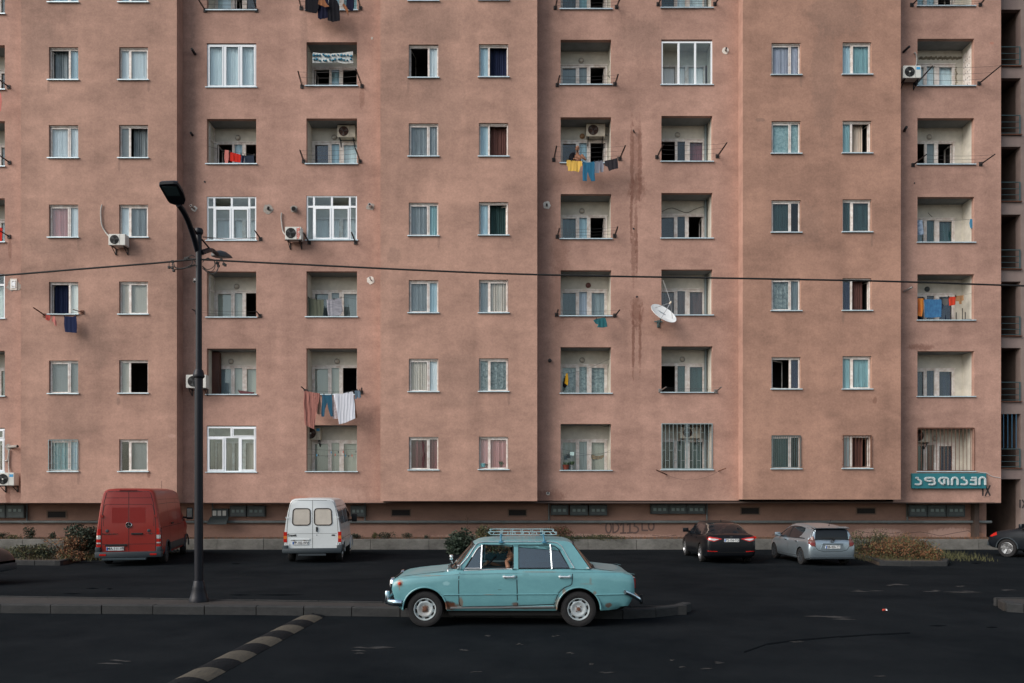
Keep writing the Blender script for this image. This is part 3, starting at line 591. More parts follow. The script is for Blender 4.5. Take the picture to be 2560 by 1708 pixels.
for i in range(4): x = PX(2508+i*10.5, DS); g.box(x-.012, x+.012, DS-.035, DS-.01, PZ(1120, DS), PZ(1036, DS))
g.build('bar_grille', mat('blue_steel', (.06, .16, .26), .5, .3), ST)
g = MB(); strokes([[(-8, -10), (-8, 9)], [(-2, 10), (10, -12)], [(10, 10), (-2, -10)]], (2558, 1260), 1, DS-.001, .03, 'house_mark', m_mark, ST)
# ================================================================== GROUND
m_asph = masked('worn_asphalt', (.0125, .0152, .0175), (.0058, .0080, .0100), [], rough=.9, scale=.35, grain=.22, bump=.5, spec=.02)
def struct(o, label=None): o['kind'] = 'structure'; return o
g = MB(); ys = [-300, -60, -10, 0, 4]+[4+i*.75 for i in range(1, 60)]+[60, 100, 400, 1500]; xs = [-900, -120, -40]+list(range(-30, 34, 4))+[40, 120, 900]
g.add([(x, y, gz(y)) for y in ys for x in xs], [(j*len(xs)+i, j*len(xs)+i+1, (j+1)*len(xs)+i+1, (j+1)*len(xs)+i) for j in range(len(ys)-1) for i in range(len(xs)-1)])
struct(g.build('asphalt_ground', m_asph, None, True, 80))
# asphalt scuffs and pale scratches, 4 mm sheets
m_scuff = mat('pale_asphalt_scuff', (.030, .028, .026), .9, var=.5, vs=20, col2=(.011, .013, .015)); m_skid = mat('dark_tyre_mark', (.0062, .0078, .0092), .9, spec=.0)
def flat(mb, pts, up=.004):
    mb.prism([G(px, py, up) for px, py in pts], (0, 0, -.003))
sc = MB()
for (px, py, wd, hh) in ((2235, 1463, 38, 4), (2330, 1477, 22, 3), (2420, 1480, 52, 3), (2170, 1477, 40, 3), (2080, 1545, 70, 6), (1990, 1604, 22, 2), (2200, 1690, 18, 2), (290, 1655, 45, 6), (930, 1622, 60, 6), (900, 1633, 16, 2), (1160, 1626, 14, 3), (1220, 1589, 12, 2),
                         (1300, 1610, 10, 2), (1425, 1633, 12, 3), (1390, 1590, 12, 2), (1800, 1657, 16, 3), (1770, 1671, 18, 2), (1515, 1680, 20, 4), (1480, 1660, 8, 2), (1680, 1650, 8, 2), (520, 1370, 0, 0), (1190, 1681, 18, 3), (2515, 1475, 24, 2), (2400, 1466, 14, 2), (1700, 1668, 14, 2)):
    if not wd: continue
    for k in range(5):
        a = random.uniform(-.6, .6); b = random.uniform(-.8, .8); ww = wd*random.uniform(.25, .6); tl = .06*wd*random.uniform(-.3, 1)
        flat(sc, [(px+a*wd-ww, py+b*hh), (px+a*wd, py+b*hh-hh*.25), (px+a*wd+ww, py+b*hh+tl*.4), (px+a*wd, py+b*hh+hh*.2)], .004+.0006*k)
struct(sc.build('road_scratches', m_scuff))
sk = MB(); pts = [(1860, 1628), (1920, 1608), (2000, 1598), (2100, 1590), (2200, 1584), (2275, 1581)]
for a, b in zip(pts, pts[1:]): flat(sk, [a, b, (b[0], b[1]+2.2), (a[0], a[1]+4)], .0045)
for (px, py, wd) in ((2345, 1564, 22), (2480, 1568, 14), (230, 1471, 16), (274, 1472, 8), (180, 1484, 22), (700, 1487, 60), (600, 1487, 28), (1860, 1409, 10), (2440, 1408, 14), (590, 1409, 12)):
    flat(sk, [(px-wd, py), (px, py-1.5), (px+wd, py), (px, py+1.8)], .005)
struct(sk.build('tyre_marks', m_skid))
m_kerb = masked('concrete_kerb', (.038, .039, .040), (.024, .026, .027), [], rough=.9, scale=2.5, grain=.15, bump=.4); m_joint = mat('dark_joint', (.02, .02, .02), .9)
def kerbline(pts, seg, wd=.16, h=.155, name='kerb', side=1, z=None):
    """kerb stones along a ground path, with real gaps between the stones"""
    mb = MB(); P2 = [Vector((p[0], p[1])) for p in pts]
    for a, b in zip(P2, P2[1:]):
        L_ = (b-a).length; n = max(1, round(L_/seg)); t = (b-a)/L_; nn = Vector((-t.y, t.x))*side
        for i in range(n):
            q0 = a+t*(L_*i/n+.008); q1 = a+t*(L_*(i+1)/n-.008); zz = gz((q0.y+q1.y)/2) if z is None else z
            j = random.uniform(-.006, .006); c = .018
            sec = [(0, -.05), (0, h-c), (c, h), (wd, h), (wd, -.05)]
            A = [(q0.x+nn.x*(s+j), q0.y+nn.y*(s+j), zz+u+j*.5) for s, u in sec]; B = [(q1.x+nn.x*(s+j), q1.y+nn.y*(s+j), zz+u+j*.5) for s, u in sec]
            mb.add(A+B, [(k, (k+1) % 5, 5+(k+1) % 5, 5+k) for k in range(5)]+[(4, 3, 2, 1, 0), (5, 6, 7, 8, 9)])
    return struct(mb.build(name, m_kerb))
# median strip
fr = [G(-260, 1531), G(0, 1533), G(640, 1538), G(1000, 1542.5), G(1557, 1548), G(1640, 1544), G(1700, 1537), G(1728, 1528)]
bk = [G(-260, 1484, .155), G(0, 1489, .155), G(640, 1498.6, .155), G(960, 1504, .155), G(1580, 1514, .155), G(1715, 1513.5, .155)]
kerbline(fr, .97)
kerbline(bk, .97, wd=.07, side=-1, name='edging_kerb')
mt = MB(); top = [(p.x, p.y+.16, .135) for p in fr[:-1]]+[(p.x, p.y-.06, .135) for p in bk[::-1]]
mt.prism(top, (0, 0, -.2)); struct(mt.build('median_strip', mat('brown_grey_median_paving', (.026, .023, .021), .9, var=.35, vs=2.5, bump=.4, bs=60)))
r0 = [G(2505, 1522), G(2517, 1530), G(2560, 1533), G(2760, 1535)]; kerbline(r0, .8); r1 = [G(2505, 1520), G(2760, 1518)]
mt = MB(); mt.prism([(p.x+.02, p.y+.15, .135) for p in r0]+[(r1[1].x, r1[1].y+.1, .135), (r1[0].x+.1, r1[0].y+.25, .135)], (0, 0, -.2)); struct(mt.build('median_strip', MAT['brown_grey_median_paving']))
kerbline([r1[0]+Vector((.02, .3, 0)), r1[1]+Vector((0, .2, 0))], .9, side=-1, wd=.08)
# planting islands
def island(pts, name):
    n = kerbline([G(*p) for p in pts], .95)
    ctr = [G(*p) for p in pts]; mb = MB(); back = [(ctr[-1].x, 32.7), (ctr[0].x, 32.7)]
    poly = [(p.x, p.y+.1, gz(p.y)+.10) for p in ctr]+[(x, y, -.18) for x, y in back]
    mb.prism(poly, (0, 0, -.2)); return struct(mb.build(name, mat('dry_soil', (.075, .055, .042), .95, var=.4, vs=5, bump=.6, bs=25)))
island([(-30, 1413), (23, 1413), (150, 1414.5), (252, 1390), (300, 1379)], 'planting_bed')
island([(2120, 1386), (2200, 1414.5), (2280, 1416), (2368, 1416), (2372, 1408)], 'planting_bed')
# retaining wall and the soil strip behind it
m_ret = masked('old_concrete_wall', (.185, .18, .165), (.09, .088, .08), [st(9, 1368, 22, 16, .8, (.05, .05, .055), 32.8), st(100, 1362, 14, 10, .4, DIRT_SHADOW, 32.8)], rough=.9, scale=1.6, grain=.2, bump=.5, drip=.3, nscale=9)
rw = thing('retaining_wall', 'low stained concrete retaining wall running below the pink building', 'wall', (0, 32.9, -.28)); q = MB(); x = PX(-400, 32.8); random.seed(3)
while x < PX(2510, 32.8):
    wd = random.uniform(1.6, 2.6); q.rbox(x+.006, x+wd-.006, 32.8+random.uniform(-.006, .006), 33.05, -.4, .138+random.uniform(-.008, .008), .012); x += wd
q.build('wall_blocks', m_ret, rw)
q = MB(); q.box(PX(-400, 33), PX(2640, 33), 33.04, 34.4, -.3, .13); struct(q.build('soil_strip', MAT['dry_soil']))
# speed bump: rubber segments, alternately black and worn yellow-white
sb = thing('speed_bump', 'black and worn yellow striped rubber speed bump crossing the near lane', 'speed bump', (-3.5, 11.5, 0))
m_sbk = mat('black_rubber', (.008, .010, .012), .8, spec=.1, bump=.5, bs=30); m_sby = mat('worn_yellow_rubber', (.062, .054, .038), .8, var=.5, vs=9, stretch=(6, 1, 1), col2=(.04, .037, .03))
Y = 13.82; i = 0
while Y > 6.5:
    L_ = .5 if i else .3; cx = -3.395-(13.8-(Y-L_/2))*.052; hw = .215 if i else .19; mb = MB(); n = 9; rows = [(Y-.004, 1), (Y-L_*.5, 1), (Y-L_+.004, 1)] if i else [(Y, .12), (Y-.08, .6), (Y-.2, .95), (Y-L_+.004, 1)]
    vs = []
    for (yy, hs) in rows:
        c = -3.395-(13.8-yy)*.052
        for k in range(n): t = -1+2*k/(n-1); vs.append((c+t*hw, yy, .004+.055*hs*max(0, cos(t*pi/2))**.7))
    mb.add(vs, [(r*n+k, r*n+k+1, (r+1)*n+k+1, (r+1)*n+k) for r in range(len(rows)-1) for k in range(n-1)]+[tuple(range(n)), tuple(range((len(rows)-1)*n, len(rows)*n))])
    mb.tube([(cx, Y-L_/2, .05), (cx, Y-L_/2, .061)], .02, 8)
    mb.build('bump_segment', m_sbk if i % 2 == 0 else m_sby, sb, True, 50); Y -= L_; i += 1
# ================================================================== STREET LAMP AND CABLES
DL = 14.54; zb = .137; m_lp = mat('black_blue_lamp_paint', (.006, .007, .012), .45, spec=.3)
L = thing('street_lamp', 'tall black street lamp post with a big flat head and a small one', 'street lamp', (PX(497, DL), DL, zb)); lx = PX(497, DL)
mb = MB(); zc = PZ(936, DL); zt = PZ(580, DL)
mb.tube([(lx, DL, zb+.25), (lx, DL, zc)], [.077, .072], 20); mb.tube([(lx, DL, zc), (lx, DL, zt)], [.056, .052], 20); mb.build('pole', m_lp, L, True)
mb = MB(); mb.lathe((lx, DL, zb), (0, 0, 1), [(0, .17), (.05, .168), (.08, .155), (.22, .115), (.25, .118), (.29, .105), (.36, .095), (.38, .085)], 24); mb.build('base', m_lp, L, True)
mb = MB(); mb.lathe((lx, DL, zc-.07), (0, 0, 1), [(0, .08), (.02, .10), (.05, .102), (.06, .095), (.12, .085), (.15, .07)], 20); mb.build('collar', m_lp, L, True)
mb = MB(); mb.lathe((lx, DL, zt), (0, 0, 1), [(-.05, .06), (-.02, .075), (.03, .078), (.06, .06), (.075, .02)], 16); mb.build('pole_cap', m_lp, L, True)
def smooth(pts, k=6):
    out = []; n = len(pts); pts = [Vector(p) for p in pts]
    for i in range(n-1):
        p0, p1, p2, p3 = pts[max(i-1, 0)], pts[i], pts[i+1], pts[min(i+2, n-1)]
        for j in range(k):
            t = j/k; out.append(.5*((2*p1)+(-p0+p2)*t+(2*p0-5*p1+4*p2-p3)*t*t+(-p0+3*p1-3*p2+p3)*t**3))
    return out+[pts[-1]]
z8 = lambda x, y, D=DL: P(380+x/5.6, 440+y/5.6, D)
mb = MB(); mb.tube(smooth([z8(640, 1060), z8(575, 830, DL-.2), z8(500, 620, DL-.45), z8(435, 490, DL-.65), z8(370, 400, DL-.8)]), .05, 10); mb.build('lamp_arm', m_lp, L, True)
mb = MB(); mb.tube([z8(645, 830), z8(530, 670, DL-.4)], .018, 8); mb.tube([z8(610, 745, DL-.05), z8(630, 780, DL-.05)], .02, 6); mb.build('brace', m_lp, L)
# big LED head: outline on a plane tilted towards the road
hd = [(345, 405), (410, 410), (450, 395), (468, 340), (440, 250), (355, 118), (300, 108), (110, 118), (102, 145), (215, 345), (250, 385), (320, 408)]
def hp(p, dd=0):
    Dp = DL-.8-(400-p[1])/300*.42; v = z8(p[0], p[1], Dp); return v+Vector((.0, .28, .90)).normalized()*dd
mb = MB(); a = [hp(p) for p in hd]; ctr = sum(a, Vector())/len(a); b = [ctr+(hp(p, .10)-ctr)*.9 for p in hd]; n = len(hd)
m1 = [p+(ctr-p)*-.02+Vector((0, .0, .035)) for p in a]
mb.add(a+m1+b, [tuple(range(n))]+[(i, (i+1) % n, n+(i+1) % n, n+i) for i in range(n)]+[(n+i, n+(i+1) % n, 2*n+(i+1) % n, 2*n+i) for i in range(n)]+[tuple(range(2*n, 3*n))])
ho = mb.build('lamp_head', m_lp, L)
mb = MB(); q = [hp(p, -.006) for p in ((135, 150), (345, 150), (400, 278), (215, 278))]; mb.prism(q, Vector((0, .28, .9))*.012); mb.build('lamp_glass', mat('dark_lamp_glass', (.05, .075, .08), .15, spec=.6), ho)
mb = MB(); mb.tube(smooth([z8(700, 1080), z8(780, 1050, DL+.25), z8(840, 1040, DL+.5), z8(890, 1080, DL+.7), z8(920, 1100, DL+.8)]), .04, 8)
mb.tube([z8(700, 1040), z8(800, 1010, DL+.3)], .012, 6); mb.tube([z8(700, 890), z8(800, 1010, DL+.3)], .015, 6); mb.build('rear_arm', m_lp, L, True)
mb = MB(); c = [z8(860, 1090, DL+.75), z8(1120, 1140, DL+1.25)]; ax = (c[1]-c[0]); k = 14; vs = []
prof = [(0, .06, .05), (.08, .085, .075), (.3, .10, .105), (.55, .095, .10), (.8, .07, .06), (1, .02, .015)]
rows = []
side = ax.cross(Vector((0, 0, 1))).normalized()
for (t, wd, hh) in prof:
    cc = c[0]+ax*t+Vector((0, 0, -.015)); rows.append([cc+side*wd*cos(pi*2*i/k)+Vector((0, 0, 1))*(hh*max(sin(pi*2*i/k), -.3)) for i in range(k)])
mb.add([p for r_ in rows for p in r_], [(j*k+i, j*k+(i+1) % k, (j+1)*k+(i+1) % k, (j+1)*k+i) for j in range(len(rows)-1) for i in range(k)]+[tuple(range(k)), tuple(range((len(rows)-1)*k, len(rows)*k))])
mb.build('small_lamp_head', mat('grey_lamp_shell', (.04, .045, .05), .4), L, True)
m_cab = mat('black_cable', (.012, .012, .012), .6)
def cable(name, label, pts, r=.016):
    c0 = pts[0]; mb = MB(); mb.tube(smooth(pts, 8), r, 6); o = mb.build(name, m_cab, None, True); tag(o, label, 'cable', 'overhead cables fixed to the lamp post'); return o
cable('overhead_cable', 'black cable running from the lamp post to the left edge', [P(-160, 698, 14.6), P(0, 689, 14.6), P(200, 673, DL), P(400, 657, DL), P(490, 648, DL)])
cable('overhead_cable', 'long black cable running from the lamp post to the right edge', [P(500, 649, DL), P(700, 659, DL), P(1280, 685, 14.6), P(1920, 697.5, 14.8), P(2234, 704, 15), P(2560, 715, 15.1), P(2700, 718, 15.2)])
cable('overhead_cable', 'thin slack cable from the lamp head bracket to the glazed balcony', [z8(715, 855), P(545, 596, 20), P(580, 598, 26), P(640, 594, DR-.02)], .01)
cb = thing('cable_bundle', 'looped spare cables and clamps hanging beside the lamp post', 'cable bundle', (lx, DL, PZ(650, DL)))
for s_ in ((-1, [[(620, 1215), (560, 1160), (500, 1155)], [(620, 1245), (520, 1260), (430, 1295), (330, 1280), (300, 1200)], [(620, 1250), (500, 1285), (380, 1300), (310, 1270), (280, 1200)], [(560, 1170), (560, 1230), (480, 1280), (350, 1300)], [(600, 1240), (440, 1300), (290, 1310)], [(500, 1150), (550, 1110), (600, 1130)]]),
           (1, [[(705, 1210), (760, 1160), (860, 1170)], [(705, 1270), (780, 1340), (870, 1360), (920, 1300), (940, 1200)], [(705, 1290), (800, 1365), (900, 1350), (935, 1260)], [(705, 1260), (770, 1310), (840, 1290), (880, 1240), (860, 1170)], [(710, 1300), (830, 1340), (885, 1260), (870, 1180)]])):
    for li in s_[1]:
        mb = MB(); j = random.uniform(-.08, .08); mb.tube(smooth([z8(x, y, DL+j) for x, y in li], 6), .007, 5); mb.build('cable_loop', m_cab, cb, True)
mb = MB()
for (x, y) in ((240, 1280), (285, 1285), (305, 1325), (290, 1200), (470, 1160), (500, 1150), (785, 1165), (910, 1220), (970, 1175), (1005, 1235), (1025, 1248), (930, 1260)):
    c = z8(x, y, DL+.01); mb = MB(); mb.rbox(c.x-.022, c.x+.022, c.y-.02, c.y+.02, c.z-.024, c.z+.024, .006); mb.build('clamp', m_cab, cb)
for (a, b) in (((240, 1200), (240, 1280)), ((285, 1200), (285, 1285)), ((905, 1170), (910, 1220)), ((1000, 1180), (1005, 1235))): mb = MB(); mb.tube([z8(*a), z8(*b)], .006, 5); mb.build('hanger', m_cab, cb)
pass
# ================================================================== THINGS ON THE FACADE
m_acw = mat('white_painted_metal', (.62, .62, .58), .45, var=.1, vs=5); m_acg = mat('dark_fan_grille', (.02, .022, .025), .5); m_hose = mat('pale_insulated_hose', (.45, .43, .40), .7, var=.3, vs=12)
m_blue = mat('blue_sticker', (.05, .30, .55), .5); m_redp = mat('red_print', (.65, .09, .04), .5); m_ink = mat('black_print', (.02, .02, .02), .5)
def aircon(px0, px1, py0, py1, Yb, fan='left', label='', dp=.28, hose=None, blue=False, legs=True, old=False, group='air conditioner units on the pink block'):
    """Yb = plane of the wall behind it"""
    yf = Yb-.10-dp; x0, x1, z1, z0 = PX(px0, yf), PX(px1, yf), PZ(py0, yf), PZ(py1, yf)
    t = thing('air_conditioner', label, 'air conditioner', ((x0+x1)/2, Yb, z0), 0, group)
    b = MB(); b.rbox(x0, x1, yf, Yb-.10, z0, z1, .015); body = b.build('casing', m_acw if not old else mat('yellowed_metal', (.46, .42, .34), .6, var=.3, vs=4), t)
    h = z1-z0; w_ = x1-x0; r = h*.40; cx = x0+w_*.36 if fan == 'left' else x1-w_*.36; cz = (z0+z1)/2
    g = MB(); g.lathe((cx, yf+.002, cz), (0, -1, 0), [(0, r), (.004, r)], 28); g.build('fan_opening', m_dark, body)
    g = MB()
    for k in range(1, 8): g.tube([(cx+r*k/7*cos(a*pi/14), yf-.012, cz+r*k/7*sin(a*pi/14)) for a in range(28)], .004, 4, closed=True)
    for k in range(4): a = k*pi/4+.2; g.tube([(cx-r*cos(a), yf-.018, cz-r*sin(a)), (cx+r*cos(a), yf-.018, cz+r*sin(a))], .005, 4)
    g.build('fan_grille', m_acg if not old else m_rust, body)
    g = MB()
    for k in range(3):
        a = k*2*pi/3; g.prism([(cx, yf-.006, cz), (cx+r*.85*cos(a), yf-.006, cz+r*.85*sin(a)), (cx+r*.9*cos(a+.7), yf-.006, cz+r*.9*sin(a+.7))], (0, -.003, 0))
    g.build('fan_blade', mat('grey_fan_blade', (.08, .085, .085), .5), body)
    hub = MB(); hub.lathe((cx, yf-.015, cz), (0, -1, 0), [(0, r*.16), (.01, r*.16)], 12); hub.build('fan_hub', m_acw if 'clean' in label or blue else m_acg, body)
    xs_ = cx+r+.03 if fan == 'left' else cx-r-.03
    g = MB(); g.box(xs_-.003, xs_+.003, yf-.004, yf+.001, z0+.02, z1-.02); g.build('panel_seam', m_acg, body)
    if legs:
        g = MB()
        for x in (x0+.08, x1-.11):
            g.box(x, x+.035, yf+.02, Yb-.003, z0-.04, z0-.003); g.box(x, x+.03, Yb-.04, Yb-.002, z0-.28, z0-.042)
            g.prism([(x+.005, yf+.05, z0-.042), (x+.005, yf+.09, z0-.042), (x+.005, Yb-.042, z0-.24), (x+.005, Yb-.042, z0-.28)], (.02, 0, 0))
        g.build('bracket', m_black, t)
    if blue:
        g = MB(); bx0 = x1-w_*.27 if fan == 'left' else x0+.05; g.box(bx0, bx0+w_*.22, yf-.004, yf+.001, z1-h*.33, z1-h*.12); s = g.build('sticker', m_blue, body)
    if hose: g = MB(); g.tube(smooth([P(x, y, Yb-.05) for x, y in hose[:-1]]+[P(*hose[-1], Yb-.2)], 5), .028, 7); g.build('hose', m_hose, t, True)
    return t, (x0, x1, yf, z0, z1), body
aircon(271, 313, 585, 613, DP, 'left', 'small white air conditioner beneath the window with a long curved hose', .34, hose=[(255, 512), (252, 530), (254, 560), (262, 578), (273, 592)])
t, (x0, x1, yf, z0, z1), bd = aircon(712.5, 753, 567, 599, DR, 'left', 'grey air conditioner with red lettering between two white glazed balconies', .34, hose=[(704, 532), (703, 545), (705, 565), (708, 580), (714, 588)])
textmesh('VESTEL', .155, 'lettering', m_redp, bd, (lambda v: Vector((x1-.115-v.y, yf-.004-v.z, z0+(z1-z0)*.5+v.x))), .002, offset=.004)
textmesh('INVERTER', .06, 'lettering', m_ink, bd, (lambda v: Vector((x1-.045-v.y, yf-.004-v.z, z0+(z1-z0)*.58+v.x))), .002)
q = MB(); q.tube([(x0-.02, yf+.03, z0-.02), (x1+.02, yf+.03, z0-.02)], .015, 6); q.build('front_rail', m_black, t)
aircon(464.5, 515, 937, 970, DR, 'left', 'white air conditioner half hidden behind the lamp post', .34, blue=False)
aircon(-8, 35, 1182, 1214, DR, 'left', 'white air conditioner with a blue sticker at the left edge of the photo', .34, blue=True, hose=[(10, 1152), (19, 1150), (23, 1125), (22, 1170), (26, 1190)])
aircon(2258, 2303, 164, 195, DR, 'left', 'white air conditioner with a blue sticker beside the top right balcony', .36, blue=True, hose=[(2286, 131), (2291, 140), (2291, 160), (2285, 170)])
aircon(843, 888, 313, 343, DR+LD, 'left', 'old cream air conditioner under the balcony ceiling beside a round lamp', .28, old=True)
aircon(1466, 1513, 309, 341, DR+LD, 'left', 'white air conditioner above the shirtless man on the balcony', .28, hose=[(1480, 352), (1500, 347), (1512, 337), (1528, 337)], old=True)
aircon(763, 801, 1067, 1100, DR+LD, 'left', 'cream air conditioner with blue sticker inside the lowest balcony behind the blanket', .28, blue=True, old=True)
aircon(1700, 1752, 1068, 1096, DR+LD, 'left', 'air conditioner inside the barred ground floor balcony with teal bars', .28, old=True)
aircon(2278, 2326, 1072, 1106, DR+LD, 'left', 'air conditioner inside the balcony with rusty bars above the sign', .28, old=True)
# clothes line brackets -----------------------------------------------------------
m_bar = mat('dark_steel_bar', (.030, .026, .026), .6, .3); m_line = mat('clothes_line', (.03, .03, .03), .6)
def rack(label, left, right, D=DR, n=3, sag=.05, col=None, plates=True, out=None):
    """left/right = (base px, base py, tip px, tip py)"""
    m = col or m_bar; ends = []
    bx = [b for b in (left, right) if b]; c = sum((P(b[0], b[1], D) for b in bx), Vector())/len(bx)
    t = thing('clothes_line_rack', label, 'clothes line', c, 0, 'clothes line brackets at the balconies')
    for e in (left, right):
        if not e: ends.append(None); continue
        a = P(e[0], e[1], D); dx = e[0]-1280
        p = D*(1-dx/(e[2]-1280)) if abs(e[2]-1280) > 1 else .6
        p = max(.35, min(1.3, p)) if not out else out
        b = P(e[2], e[3], D-p); ends.append((a, b)); mb = MB(); dd = (b-a).normalized(); pr = Vector((.045, 0, 0))
        mb.tube([a, b], .022, 6); mb.tube([a+pr+dd*.1, b+pr*.6], .009, 5); mb.tube([b, b+pr*.6], .008, 5)
        mb.build('bracket_arm', m, t)
        if plates: mb = MB(); mb.rbox(a.x-.07, a.x+.07, D-.035, D-.002, a.z-.08, a.z+.08, .008); mb.build('wall_plate', m, t)
    if ends[0] and ends[1]:
        for k in range(n):
            f = .25+.7*k/max(1, n-1); A = ends[0][0].lerp(ends[0][1], f); B = ends[1][0].lerp(ends[1][1], f)
            mb = MB(); mb.tube([A.lerp(B, i/8)+Vector((0, 0, -sag*4*(i/8)*(1-i/8))) for i in range(9)], .005, 4); mb.build('line', m_line, t)
    return t
rack('brackets at the topmost balcony under the peeling pink edge', (513, 27, 495, -2), (641, 27, 634, -2))
rack('brackets at the top balcony hung with black clothes', (753, 21, 745, -8), (901, 21, 893, -10))
rack('wide dark brackets at the balcony with the starry sheet', (755, 217, 744.5, 178), (905, 216, 889, 173))
rack('dark brackets below the balcony with the cream air conditioner', (759, 404, 749, 375), (900, 404, 888, 371))
rack('single short bracket at the glazed balcony by the lamp post', None, (651, 598, 636, 576))
rack('brackets on white plates at the glazed balcony beside the lettered air conditioner', (773, 607, 758, 582), (889, 607, 878, 581), n=1)
rack('thin brackets at the balcony behind the lamp post', (493, 782, 480, 773), (650, 790, 640, 778), n=2)
rack('outstretched brackets carrying the blanket and white sheet', (765, 978, 753, 967), (903, 981, 904, 970), n=1, out=.75)
rack('brackets above the top balcony left of the wall stain', (1388, 20, 1393, -5), (1541, 18, 1550, -5))
rack('short brackets at the balcony level with the glazed one', (1393, 213, 1398.5, 189), (1537, 211, 1545, 186))
rack('brackets at the balcony of the shirtless man', (1384, 400, 1391, 365), (1549, 397, 1563, 364), n=3)
rack('small upright brackets one floor under the shirtless man', (1393, 592, 1398, 571), (1536, 590, 1544, 567))
rack('short rusty brackets over the teal shirt', (1391, 787, 1395, 774), (1537, 789, 1549, 775), n=2)
rack('brackets at the top balcony right of the wall stain', (1645, 11, 1652, -4), (1787, 10, 1796, -4))
rack('long slanting brackets with grey lines and no washing', (1642, 393, 1658, 361), (1793, 391, 1817, 357))
rack('thin brackets on cement patches above the barred balcony', (1650, 977, 1665, 968), (1789, 979, 1803, 968), col=m_flue)
rack('brackets at the topmost balcony in the right column', (2279, 13, 2295, -3), (2450, 12, 2462, -3))
rack('very long brackets beside the air conditioner with blue sticker', (2290, 210, 2331, 165), (2447, 209, 2505, 162))
rack('long brackets at the third balcony of the right column', (2282, 413, 2316, 386), (2451, 411, 2487, 386))
rack('rusty arms with a sagging line below the teal barred balcony', (1667, 1187, 1640, 1175), (1796, 1178, 1814, 1171), n=1, sag=.33, col=m_rust, plates=False, out=.5)
rack('brackets under the window hung with a navy towel', (112, 789, 83, 769), (206, 781, 183, 774), D=DP, n=1, col=m_rust)
for i, (a, b, lb) in enumerate((((22, 218), (-4, 198), 'bracket at the left edge, topmost of three'), ((24, 407), (-4, 387), 'bracket at the left edge, middle of three'), ((23, 592), (-4, 575), 'bracket at the left edge on a rusty plate, lowest of three'))):
    rack(lb, None, (a[0], a[1], b[0], b[1]), out=.6)
for i, (a, b, D_, lb, n) in enumerate((((1400, 560), (1520, 570), 0, '', 0),)): pass
# washing ---------------------------------------------------------------------------
def washing(name, label, cat, pts, m, off=(0, 0), sc=1.0, D=32.75, amp=.025, fold=.16, th=.012, pegs=True, group=None, seed=0):
    pp = [(off[0]+x/sc, off[1]+y/sc) for x, y in pts]; xs = [PX(x, D) for x, y in pp]; zs = [PZ(y, D) for x, y in pp]; zt = max(zs)
    poly = list(zip(xs, zs)); x0 = min(xs); ph = random.random()*6
    def fn(u, v, d):
        dn = min(1, (zt-v)/.25+.15); return Vector((u+.006*sin(v*9+ph), D+d+amp*.5*dn*(sin((u-x0)*2*pi/fold+ph+v*2.2)*(.4+.6*sin(u*7+ph))+.5*sin((u-x0)*2*pi/(fold*.43)-v*3)), v))
    mb = surf(MB(), poly, fn, .035, th); o = mb.build(name, m, None, True, 70)
    # put origin at its own place
    c = Vector((sum(xs)/len(xs), D, min(zs))); o.data.transform(Matrix.Translation(-c)); o.location = c
    tag(o, label, cat, group or 'washing hung on the balcony lines')
    if pegs and max(xs)-x0 > .25:
        pg = MB(); top = sorted(poly, key=lambda p: -p[1])[:2]
        for (u, v) in top: pg.box(u-.012-c.x, u+.012-c.x, -.02, .03, v-.03-c.z, v+.05-c.z)
        po_ = pg.build('clothes_pegs', m_ink, o)
    return o
cm = lambda n, c, **k: cloth_m(n, c, .25, **k)
k_ = cm('black_cotton', (.012, .012, .016)); nv = cm('navy_cotton', (.018, .026, .07)); nv2 = cm('dark_navy_cotton', (.012, .014, .035)); br = cm('brown_scarf_cloth', (.28, .12, .06)); rd = cm('red_cotton', (.55, .03, .02)); pk = cm('pink_cotton', (.62, .22, .19)); jn = cm('denim', (.05, .14, .21)); wh = cm('white_sheet_cloth', (.62, .64, .70))
O1 = (640, 0); z_ = 3.647
washing('shirt', 'black top hanging leftmost at the top balcony', 'clothing', [(455, -60), (448, 30), (446, 100), (490, 112), (552, 122), (575, 60), (575, -60)], k_, O1, z_)
washing('trousers', 'dark navy trousers hanging from the top balcony', 'clothing', [(560, -30), (562, 60), (566, 165), (588, 176), (606, 150), (612, 118), (628, 122), (640, 165), (662, 160), (660, 60), (660, -30)], nv2, O1, z_, 32.8)
washing('shirt', 'big black top hanging lowest at the top balcony', 'clothing', [(668, -20), (655, 60), (652, 185), (700, 200), (764, 188), (762, 60), (740, 10), (720, -10)], k_, O1, z_, 32.7)
washing('scarf', 'crumpled brown cloth between the black clothes', 'clothing', [(575, -10), (565, 40), (600, 52), (630, 66), (668, 60), (640, 30), (625, -10)], br, O1, z_, 32.6)
washing('shirt', 'small dark top at the right end of the top balcony line', 'clothing', [(828, -30), (822, 55), (842, 88), (884, 102), (896, 60), (890, -30)], nv2, O1, z_, 32.75)
washing('scarf', 'narrow brown cloth hanging at the right end of the top line', 'clothing', [(795, 30), (788, 50), (818, 100), (842, 146), (840, 90), (815, 45)], br, O1, z_, 32.65)
